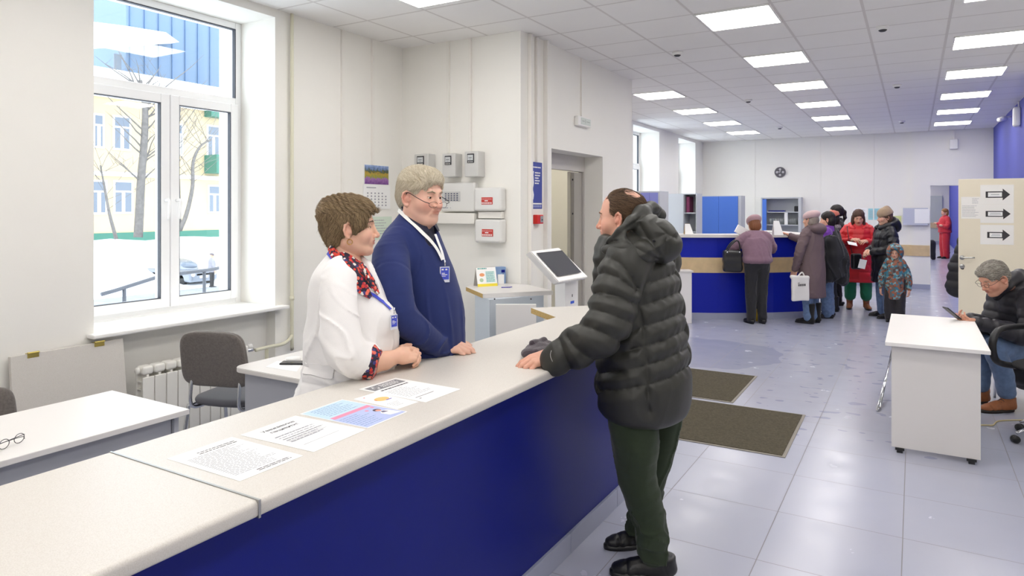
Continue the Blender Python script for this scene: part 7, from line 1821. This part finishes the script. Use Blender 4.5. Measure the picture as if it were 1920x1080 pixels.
# woman in black down coat with beige beanie
M_blkp = mat('black_nylon', '1c1c21', .42, noise=.08, nscale=10, bump=.1, bscale=60)
foot = PD(1660, 594, 10.5); fd = -RT * .93 + FW * .05
def hoodG(P, W, B, hc, hB, k): sdf('hood', ell(W(-.13, 0, 1.43), (.09, .15, .13), basis(B[0] - UP * .3)).u(chain([W(.10, .06, 1.38), W(0, .13, 1.42), W(-.1, .1, 1.46), W(-.1, -.1, 1.46), W(0, -.13, 1.42), W(.10, -.06, 1.38)], [.04] * 6, .03), .03).disp(lambda Q: .006 * n3(Q, 22, 3)), .01, M_blkp, P, .008)
figure('woman in long black down coat and beige beanie holding a paper slip', foot, fd, 1.66, arms=[((.02, -.26, 1.08), (.24, -.06, 1.02)), ((.02, .26, 1.08), (.24, .06, 1.00))], coat=(M_blkp, .55, coatprof(.54, 1.05, 1.0), .12, 'down_coat'),
       legs=(M_denim, .085, .068), shoes=(M_bboot, .10, .055), hairs=('bob', hair_mat('hair_brown3', '5a4232', '8a6a50')), hat=('beanie', fabric('beige_knit', 'a58e76', .95)), parts=[hoodG], head_pitch=.12)
pp = PD(1617, 495, 10.45); t_ = tag(box('paper_slip', (-.055, -.002, -.07), (.055, .002, .07), M_paper, None, 0), 'folded white slip held by the woman in the black down coat', 'paper'); t_.location = tuple(pp); t_.rotation_euler = (.1, .2, TH)
# child in patterned snowsuit
def kid_mat():
    m = mat('kid_plaid', '7a5a4a', .7); nt, b, L = nodes(m); o, tc = sepxyz(nt)
    v = nt.nodes.new('ShaderNodeTexVoronoi'); v.distance = 'CHEBYCHEV'; v.inputs['Scale'].default_value = 34; L.new(tc, v.inputs['Vector']); s = nt.nodes.new('ShaderNodeSeparateColor'); L.new(v.outputs['Color'], s.inputs[0])
    r = nt.nodes.new('ShaderNodeValToRGB'); r.color_ramp.interpolation = 'CONSTANT'; L.new(s.outputs[0], r.inputs['Fac']); e = r.color_ramp.elements; e[0].position = 0; e[0].color = lin('9a6048'); e[1].position = .3; e[1].color = lin('6a6a66')
    for p, c in ((.5, '3f7f92'), (.68, '5a4640'), (.85, '7fa8ac')): q = e.new(p); q.color = lin(c)
    L.new(r.outputs['Color'], b.inputs['Base Color']); return m
M_kid = kid_mat(); foot = PD(1678, 600, 10.1); fd = -FW * .8 - RT * .55; kk = 1.10 / 1.66
def hoodK(P, W, B, hc, hB, k):
    sdf('hood', ell((-.025, 0, .015), (.132, .118, .142)).sub(ell((.12, 0, -.02), (.105, .080, .108)), .01).at(hc, hB, .98), .008, M_kid, P)
    sdf('hood_lining', ell((-.022, 0, .013), (.127, .111, .136)).sub(ell((.10, 0, -.02), (.115, .078, .104)), .01).at(hc, hB, .98), .008, fabric('turquoise_lining', '2f9ab8'), P)
figure('small child in orange and teal patterned hooded snowsuit', foot, fd, 1.10, coat=(M_kid, .5, [(.50, 0, .17, .23), (.7, 0, .18, .25), (.95, 0, .185, .25), (1.15, 0, .175, .24), (1.28, 0, .15, .21), (1.36, 0, .10, .14), (1.44, 0, .09, .10)], 0, 'jacket'), scale_w=.82, legs=(fabric('dark_snow_trousers', '2a2628', .6), .13, .10), shoes=(M_bboot, .14, .08), parts=[hoodK], head_pitch=.1, headoff=(0, 0, -.02), arms=[((-.0, -.26, 1.02), (.05, -.28, .72)), ((-.0, .26, 1.02), (.05, .28, .72))], h=.010)
# woman in red tracksuit in the corridor
M_redc = fabric('red_fleece', 'd0303c', .8)
foot = PZ(1772, 484.5); fd = -RT * .97 + FW * .1
figure('woman in red tracksuit with folded arms standing in the corridor', foot, fd, 1.66, arms=[((.06, -.27, 1.08), (.19, .08, 1.12)), ((.06, .27, 1.08), (.21, -.08, 1.17))], coat=(M_redc, .85, coatprof(.86, 1.12), 0, 'tracksuit_top'), legs=(M_redc, .12, .09), shoes=(M_bboot, .22, .07), hairs=('bob', hair_mat('hair_blonde', '9a6a38', 'c89a60')), h=.02)
q = PD(1747, 470, 22.3); q[2] = .28; lg_ = chain([q + UP * .25, q + RT * .02 - UP * .10, q + RT * .05 - UP * .23], [.12, .09, .07], .03); 
tag(sdf('standing_bag', lg_.cut((0, 0, .002), (0, 0, -1), .01), .015, M_black2, None), 'dark bag standing at the left side of the corridor opening', 'bag')

# ================================================================ seated man with phone
def seated_man():
    M_dj = mat('charcoal_nylon', '302f35', .45, noise=.08, nscale=10, bump=.12, bscale=60)
    d0 = 5.75; base = PD(1925, 760, d0); P = person('seated man in dark quilted jacket and blue jeans bent over a phone', (base[0], base[1]))
    fwd = -RT; left = -FW
    hip = PD(1935, 672, 5.85); chest = PD(1915, 560, 5.75); nk = PD(1893, 532, 5.72)
    # jacket
    def band(Pp): 
        ax = nrm(hip - chest); s = (Pp - chest) @ ax + .04 * n3(Pp, 6, 3); w = np.abs(np.sin(PI * s / .085)) ** .5; return -(.010 * (w - .5)) - .003 * n3(Pp, 40, 4)
    t = chain([PD(1905, 545, 5.74), chest, PD(1930, 610, 5.8), hip], [.12, .17, .19, .19], .08).u(ell(PD(1925, 700, 5.85), (.15, .20, .14), np.stack([RT, FW, UP])), .05)
    t = t.disp(band)
    for sg, dd in ((1, -.17), (-1, .17)):
        sh = PD(1905, 556, 5.75) + FW * dd; el = PD(1893, 618, 5.70) + FW * dd * 1.15 + RT * .02 * sg; wr = PD(1826, 603 - (0 if sg > 0 else 4), 5.60) + FW * dd * .25
        t = t.u(arcsleeve([sh, el, (el + wr) / 2 - UP * .01, wr], [.098, .088, .070, .046], .085, .012, 5), .025)
    cl = chain([PD(1868, 556, 5.7), PD(1885, 535, 5.62), PD(1905, 520, 5.66), PD(1912, 516, 5.8), PD(1895, 530, 5.86), PD(1872, 556, 5.78)], [.035, .045, .05, .05, .045, .035], .03)
    t = t.u(cl, .015).u(ell(PD(1922, 540, 5.76), (.12, .15, .12), np.stack([RT, FW, UP])), .03)
    sdf('jacket', t, .009, M_dj, P, .014)
    # jeans
    j = None
    for sg, dd in ((1, -.11), (-1, .12)):
        h_ = hip + FW * dd - UP * .04; kn = PD(1848 + (4 if sg < 0 else 0), 645, 5.72) + FW * dd * 1.0; an = PD(1869 if sg > 0 else 1857, 738, 5.75) + FW * dd; an[2] = .16
        s_ = arcsleeve([h_, (h_ + kn) / 2 + UP * .01, kn, kn * .45 + an * .55 + RT * .015, an], [.12, .10, .083, .074, .070], 0, 0, 7 + sg, .0035); j = s_ if j is None else j.u(s_, .02)
        hl = np.array([an[0], an[1], 0]) + RT * .05; shoe(P, hl, -RT * .98 + FW * .12 * sg * -1, .30, M_tan, mat('sole_dark', '2a221e', .7), .10, h=.007)
    sdf('jeans', j, .0075, M_denim, P, .006)
    # head
    hc = PD(1862, 521, 5.62); hf = -RT * .93 - FW * .12; B = basis(hf, pitch=.50); s = 1.13
    hw = head_local(fat=.003, nose=1.1, open_=.6).at(hc, B, s).u(cone(hc + np.array([-.035, 0, -.07]) @ B * s, nk, .058, .068), .03)
    v, F = surface(hw, .0042); parts = [(laplace(v, F, 1), F, head_tint(v, hc, B, s, .5, .6))]
    for sg, dd in ((1, -.045), (-1, .045)):
        wr = PD(1828, 604 if sg > 0 else 601, 5.60) + FW * dd * .9; hn = hand_local(curls=((.35, .5, .4), (.4, .5, .4), (.5, .6, .4), (.6, .6, .4)), thumb=-.2, side=-sg * -1 if 0 else sg, spread=.03).at(wr, frame_xz(-RT * .96 + UP * .16 - FW * dd * 3, -UP * .75 + FW * dd * 12), .98)
        v, F = surface(hn, .0034); parts.append((v, F))
    core = chain([nk, chest, hip], [.07, .10, .12], .05)
    for dd in (-.11, .12): core = core.u(chain([hip + FW * dd, PD(1850, 646, 5.72) + FW * dd, np.array([*(PD(1867, 738, 5.75) + FW * dd)[:2], .1])], [.07, .05, .035], .03), .03)
    for dd in (-.17, .17): core = core.u(chain([PD(1905, 556, 5.75) + FW * dd, PD(1893, 618, 5.7) + FW * dd * 1.15, PD(1828, 603, 5.6) + FW * dd * .25], [.05, .04, .028], .02), .02)
    v, F = surface(core, .018); parts.append((v, F)); np_mesh('body', parts, skin_mat('skin_rosy', 'd9a68c', flush='cc7f70'), P)
    eyes(P, hc, B, s, (1, 0, -.3)); brows(P, hc, B, s, mat('brow_grey', '9a8a74', .8))
    hs = ell((-.016, 0, .036), (.103, .083, .088)).u(ell((-.050, 0, -.012), (.062, .074, .05)), .03).u(ell((.055, 0, .085), (.045, .05, .024), basis((1, 0, -.3))), .02)
    hs = hs.sub(ell((.104, 0, .002), (.054, .085, .055)), .008).sub(ell((.072, 0, -.052), (.068, .12, .06)), .012)
    for k in (-1, 1): hs = hs.sub(ell((.0, k * .088, -.018), (.025, .025, .036)), .006)
    hs = hs.cut((0, 0, -.055), (.4, 0, -1), .008).at(hc, B, s).disp(lambda Pp: -.003 * n3(Pp, 50, 83))
    hair('hair', hs, .005, hair_mat('hair_greying', '6a645a', 'c4beb4'), P, lambda X: np.tile(np.array([-.8, .1, -.4]) @ B, (len(X), 1)) + .0, 3000, .035, 6, r0=.0011, lift=.005)
    g = bmesh.new()
    def LP(x, y, z): return tuple(hc + np.array([x, y, z]) @ B * s)
    for k in (-1, 1):
        b_tube(g, [LP(.098, k * .031 + .021 * math.cos(t), -.010 + .014 * math.sin(t)) for t in np.linspace(0, 2 * PI, 17)[:-1]], .0014, 6, closed=True)
        b_tube(g, catmull([LP(.096, k * .052, -.004), LP(.08, k * .080, .0), LP(.0, k * .084, .006), LP(-.012, k * .083, -.004)], 4), .0018, 6)
    b_tube(g, [LP(.099, -.010, -.008), LP(.103, 0, -.004), LP(.099, .010, -.008)], .0014, 6); from_bm('glasses', g, MATS['glasses_frame'], P)
    pc = PD(1785, 587, 5.60); ph = thing('smartphone', 'black smartphone held up by the seated man', 'phone', tuple(pc))
    Bp = Matrix.Translation(Vector(tuple(pc))) @ obj_frame((0, 0, 0), -RT * .75 + UP * .62, tuple(UP * .75 + RT * .6))
    bm = bmesh.new(); b_box(bm, (-.075, -.037, -.0045), (.075, .037, .0045), .004, 3, Bp); from_bm('case', bm, M_black, ph)
    bm = bmesh.new(); b_box(bm, (-.07, -.033, .0046), (.07, .033, .0052), 0, 1, Bp); from_bm('screen', bm, mat('phone_glow', '8a93a8', .1, emit=.6), ph)
    st = thing('chair', 'chrome legged chair under the seated man', 'chair', (hip[0], hip[1], 0))
    sc_ = np.array([hip[0], hip[1], 0]) + RT * .02
    box('seat', (-.22, -.22, .42), (.22, .22, .46), M_seatf, st, .015, Matrix.Translation(tuple(sc_)) @ Matrix.Rotation(TH, 4, 'Z'))
    for a in (-1, 1):
        for b in (-1, 1): tube('leg', [tuple(sc_ + RT * a * .19 + FW * b * .19 + UP * .42), tuple(sc_ + RT * a * .2 + FW * b * .2)], .012, M_chrome, st)
    return P
seated_man()
# ================================================================ outside the window
GX = -38.0
def OX(px, py, x=GX): return PX(px, py, x)
M_snow = mat('snow', 'f4f6fa', .8, bump=.5, bscale=3, noise=.06, nscale=1.2); M_yel = mat('yellow_render', 'c9b592', .9, noise=.05, nscale=1.5); M_wtrim = mat('white_render', 'f2f0ec', .9)
M_grn2 = mat('green_paint', '3c7464', .7); M_win = mat('dark_window_glass', '6a7482', .15); M_bark = mat('bark', '75716e', .9, noise=.3, nscale=8, bump=.5, bscale=20); M_road = mat('grey_slush', '9296a0', .8, noise=.2, nscale=2)
# snow ground rising to the house
bm = bmesh.new(); xs = [-5.12, -12, -20, -26, -31, -33.5, -35.5, -37, -39]; zs = [-2.2, -2.3, -2.3, -2.3, -2.3, -2.1, -1.2, -.3, .1]; ys = np.linspace(-6, 70, 39); g = []
for x, z in zip(xs, zs): g.append([bm.verts.new((x, y, z + .10 * math.sin(y * 1.3 + x) * (x < -33) + .08 * math.sin(y * 3.1 + 2 * x) * (x < -33))) for y in ys])
for A, Bq in zip(g, g[1:]):
    for i in range(len(ys) - 1): bm.faces.new((A[i], A[i + 1], Bq[i + 1], Bq[i]))
bmesh.ops.recalc_face_normals(bm, faces=bm.faces[:]); o = from_bm('snow_ground', bm, M_snow, None, True); o['kind'] = 'structure'
o = box('street', (-30.5, -6, -2.34), (-24.5, 70, -2.27), M_road, bev=0); o['kind'] = 'structure'
# yellow house
zb = -.3; H1 = OX(250, 178)[2]
hs_ = thing('apartment_house', 'pale yellow two-storey house with white windows across the snowy street', 'building', (GX - 2, 24, -.3))
box('wall', (GX - 6, 4, zb), (GX, 60, H1), M_yel, hs_, 0)
box('plinth', (GX, 4, zb - .2), (GX + .06, 60, OX(300, 434)[2]), M_grn2, hs_, 0)
zc = OX(300, 330)[2]; box('cornice', (GX, 4, zc - .12), (GX + .12, 60, zc + .12), M_wtrim, hs_, 0); box('eaves_cornice', (GX, 4, H1 - .35), (GX + .3, 60, H1), M_wtrim, hs_, 0)
bm = bmesh.new(); b_prism(bm, [(0, 0), (.9, 0), (-3.5, 1.6)], 4, 60); Mr = Matrix(((1, 0, 0, GX), (0, 0, 1, 0), (0, 1, 0, H1), (0, 0, 0, 1))); bm.transform(Mr); from_bm('roof', bm, M_grn2, hs_)
bm = bmesh.new(); b_prism(bm, [(.95, .03), (.95, .25), (-3.4, 1.95), (-3.4, 1.65)], 4, 60); bm.transform(Mr); from_bm('roof_snow', bm, M_snow, hs_)
def owin(x0, y0, x1, y1):
    a = OX(x0, y1); b = OX(x1, y0); w = b[1] - a[1]; h_ = b[2] - a[2]
    f = box('window', (GX, a[1] - .06, a[2] - .06), (GX + .05, b[1] + .06, b[2] + .06), M_wtrim, hs_, 0)
    m = (a[1] + b[1]) / 2; zt = a[2] + h_ * .68
    boxes('pane', [((GX + .05, a[1] + .04, a[2] + .05), (GX + .06, m - .10, zt - .05)), ((GX + .05, m + .10, a[2] + .05), (GX + .06, b[1] - .04, zt - .05)), ((GX + .05, a[1] + .04, zt + .05), (GX + .06, b[1] - .04, b[2] - .04))], M_win, f, 0)
for q in ((213, 221, 243, 279), (214, 341, 247, 399), (176, 216, 193, 275), (172, 340, 198, 400), (391, 349, 412, 398), (389, 238, 410, 292), (331, 234, 341, 290)): owin(*q)
a = OX(383, 325); b = OX(411, 293); box('balcony', (GX, a[1], a[2]), (GX + 1.2, b[1], b[2]), M_grn2, hs_, 0)
a = OX(383, 240); b = OX(411, 208); box('balcony_canopy', (GX, a[1], b[2] - .5), (GX + .7, b[1], b[2]), M_grn2, hs_, 0)
# blue metal clad building seen in the top pane (higher, behind)
BX = -50.0
P0 = [PX(232, 160, BX), PX(430, 160, BX), PX(430, 25, BX), PX(238, 60, BX)]
M_bm = mat('blue_metal', '617894', .5); bb = thing('blue_clad_building', 'tall building with ribbed blue metal cladding and snowy roof behind the yellow house', 'building', (BX, 24, 0))
box('wall', (BX - 6, 10, 0), (BX, P0[1][1] + 14, P0[0][2] - .2), M_wtrim, bb, 0)
box('cladding', (BX - 5.9, P0[0][1], P0[0][2] - .2), (BX + .3, P0[1][1] + 2, P0[2][2] + 1.2), M_bm, bb, 0)
bm = bmesh.new(); y_ = P0[0][1] + .3
while y_ < P0[1][1] + 1.9: b_box(bm, (BX + .3, y_ - .05, P0[0][2] - .2), (BX + .40, y_ + .05, P0[2][2] + 1.2)); y_ += 1.1
from_bm('rib', bm, mat('blue_metal_dark', '587294', .5), bb)
bm = bmesh.new(); sn = [PX(150, 92, BX + 1), PX(330, 80, BX + 1), PX(305, 62, BX + 1), PX(230, 50, BX + 1), PX(150, 40, BX + 1)]
F1 = [bm.verts.new((BX + .5, p[1], p[2])) for p in sn]; F2 = [bm.verts.new((BX + 1.4, p[1], p[2])) for p in sn]; bm.faces.new(F1[::-1]); bm.faces.new(F2)
for i in range(5): bm.faces.new((F1[i], F1[(i + 1) % 5], F2[(i + 1) % 5], F2[i]))
bmesh.ops.recalc_face_normals(bm, faces=bm.faces[:]); from_bm('snow_slab', bm, M_snow, bb)
a = PX(213, 142, BX); b = PX(232, 104, BX); boxes('window', [((BX, a[1], a[2]), (BX + .06, b[1] - .2, b[2]))], M_win, bb, 0)
# trees
def tree(label, pts, r, X, seed, nb=16, top=None):
    t = thing('bare_tree', label, 'tree', tuple(PX(*pts[0], X)))
    C = [PX(x, y, X) for x, y in pts]; tube('trunk', C, r, M_bark, t, 8, sm=4); rr = random.Random(seed); nb *= 2; bm = bmesh.new(); CC = catmull(C, 6)
    for i in range(nb):
        s_ = CC[int(len(CC) * (.35 + .62 * rr.random())) % len(CC)]; d = np.array([rr.uniform(-.3, .3), rr.choice((-1, 1)) * rr.uniform(.4, 1), rr.uniform(.3, 1.0)]); L_ = rr.uniform(1.2, 3.2)
        p = [s_]
        for k in range(4): p.append(p[-1] + d * L_ / 4 + np.array([0, rr.uniform(-.1, .1), rr.uniform(0, .12)]))
        b_tube(bm, p, [r[-1] * .45 if hasattr(r, '__len__') else .02, .006], 5)
        for k in (2, 3): b_tube(bm, [p[k], p[k] + np.array([0, rr.uniform(-.5, .5), rr.uniform(.1, .6)])], [.012, .004], 4)
    from_bm('branches', bm, M_bark, t)
    return t
tree('thick bare tree trunk before the yellow house, in the left window sash', [(259, 445), (262, 390), (265, 330), (270, 270), (272, 200), (262, 150)], [.22, .20, .17, .11], -33.5, 3, 14)
tree('thin forked bare tree seen through the right window sash', [(337, 432), (350, 400), (361, 350), (362, 305), (375, 275), (395, 262)], [.12, .10, .08, .04], -32.5, 4, 8)
tree('thin leaning bare sapling in the left window sash', [(218, 448), (205, 400), (196, 350), (188, 310)], [.09, .06, .03], -32.5, 5, 6)
t = tree('slim bare tree with fine twigs left in the right window sash', [(338, 420), (335, 330), (334, 260), (338, 200)], [.07, .06, .05, .03], -33, 8, 22)
# parked car
M_car = mat('silver_car_paint', '8c929c', .25, metal=.4); CXx = -32.2
c0 = PX(362, 497, CXx); cy = c0[1]; cz = -2.29
ca = thing('parked_car', 'silver car parked outside, seen low in the right window sash', 'car', (CXx, cy, cz))
cs = rbox((CXx - 1.0, cy, cz + .52), (1.9, .82, .30), .14).u(ell((CXx - 1.2, cy, cz + .92), (1.25, .70, .42)), .12); sdf('car_body', cs, .03, M_car, ca)
sdf('windscreen', ell((CXx - 1.18, cy, cz + .95), (1.27, .66, .36)).cut((0, 0, cz + .88), (0, 0, -1), .02), .03, M_win, ca)
box('licence_plate', (CXx + .895, cy - .24, cz + .42), (CXx + .91, cy + .24, cz + .54), M_wtrim, ca, 0)
box('grille', (CXx + .885, cy - .4, cz + .56), (CXx + .90, cy + .4, cz + .66), M_dark, ca, 0)
for s in (-1, 1):
    lathe('headlamp', [(.12, 0), (.11, .03), (.01, .04)], (CXx + .87, cy + s * .6, cz + .62), M_wtrim, ca, 14, (1, 0, 0))
    for xx in (-2.1, .15): lathe('wheel', [(.31, -.1), (.31, .1)], (CXx + xx, cy + s * .72, cz + .31), M_black, ca, 20, (0, 1, 0))
# pedestrian by the car
fp = PX(397, 510, -30.4); fp[2] = -2.29
figure('pedestrian in pale winter jacket walking beside the parked car outside', (fp[0], fp[1]), np.array([.3, .95, 0]), 1.7, coat=(mat('pale_jacket', '8c8c96', .7), .75, coatprof(.75, 1.05), .12, 'jacket'), legs=(M_black2, .09, .06), shoes=(M_bboot, .06, .045), hat=('cap', fabric('grey_cap', '6a6468')), h=.025)
for o in list(bpy.data.objects):
    if o.get('label', '').startswith('pedestrian'): o.location.z = -2.29
# handrail of the entrance ramp
hr = thing('ramp_handrail', 'grey metal handrail of the ramp just outside the window', 'handrail', (-7.5, 5.2, -.5))
rl = lambda x, y: PX(x, y, -7.5)
tube('rail', [rl(190, 552), rl(215, 545), rl(300, 518), rl(400, 505), rl(440, 495)], .022, mat('handrail_grey', '4a4d55', .5), hr); 
for x_, y_ in ((233, 540), (383, 508)): p = rl(x_, y_); tube('post', [p, (p[0], p[1], -2.2)], .020, mat('handrail_grey', '4a4d55', .5), hr)
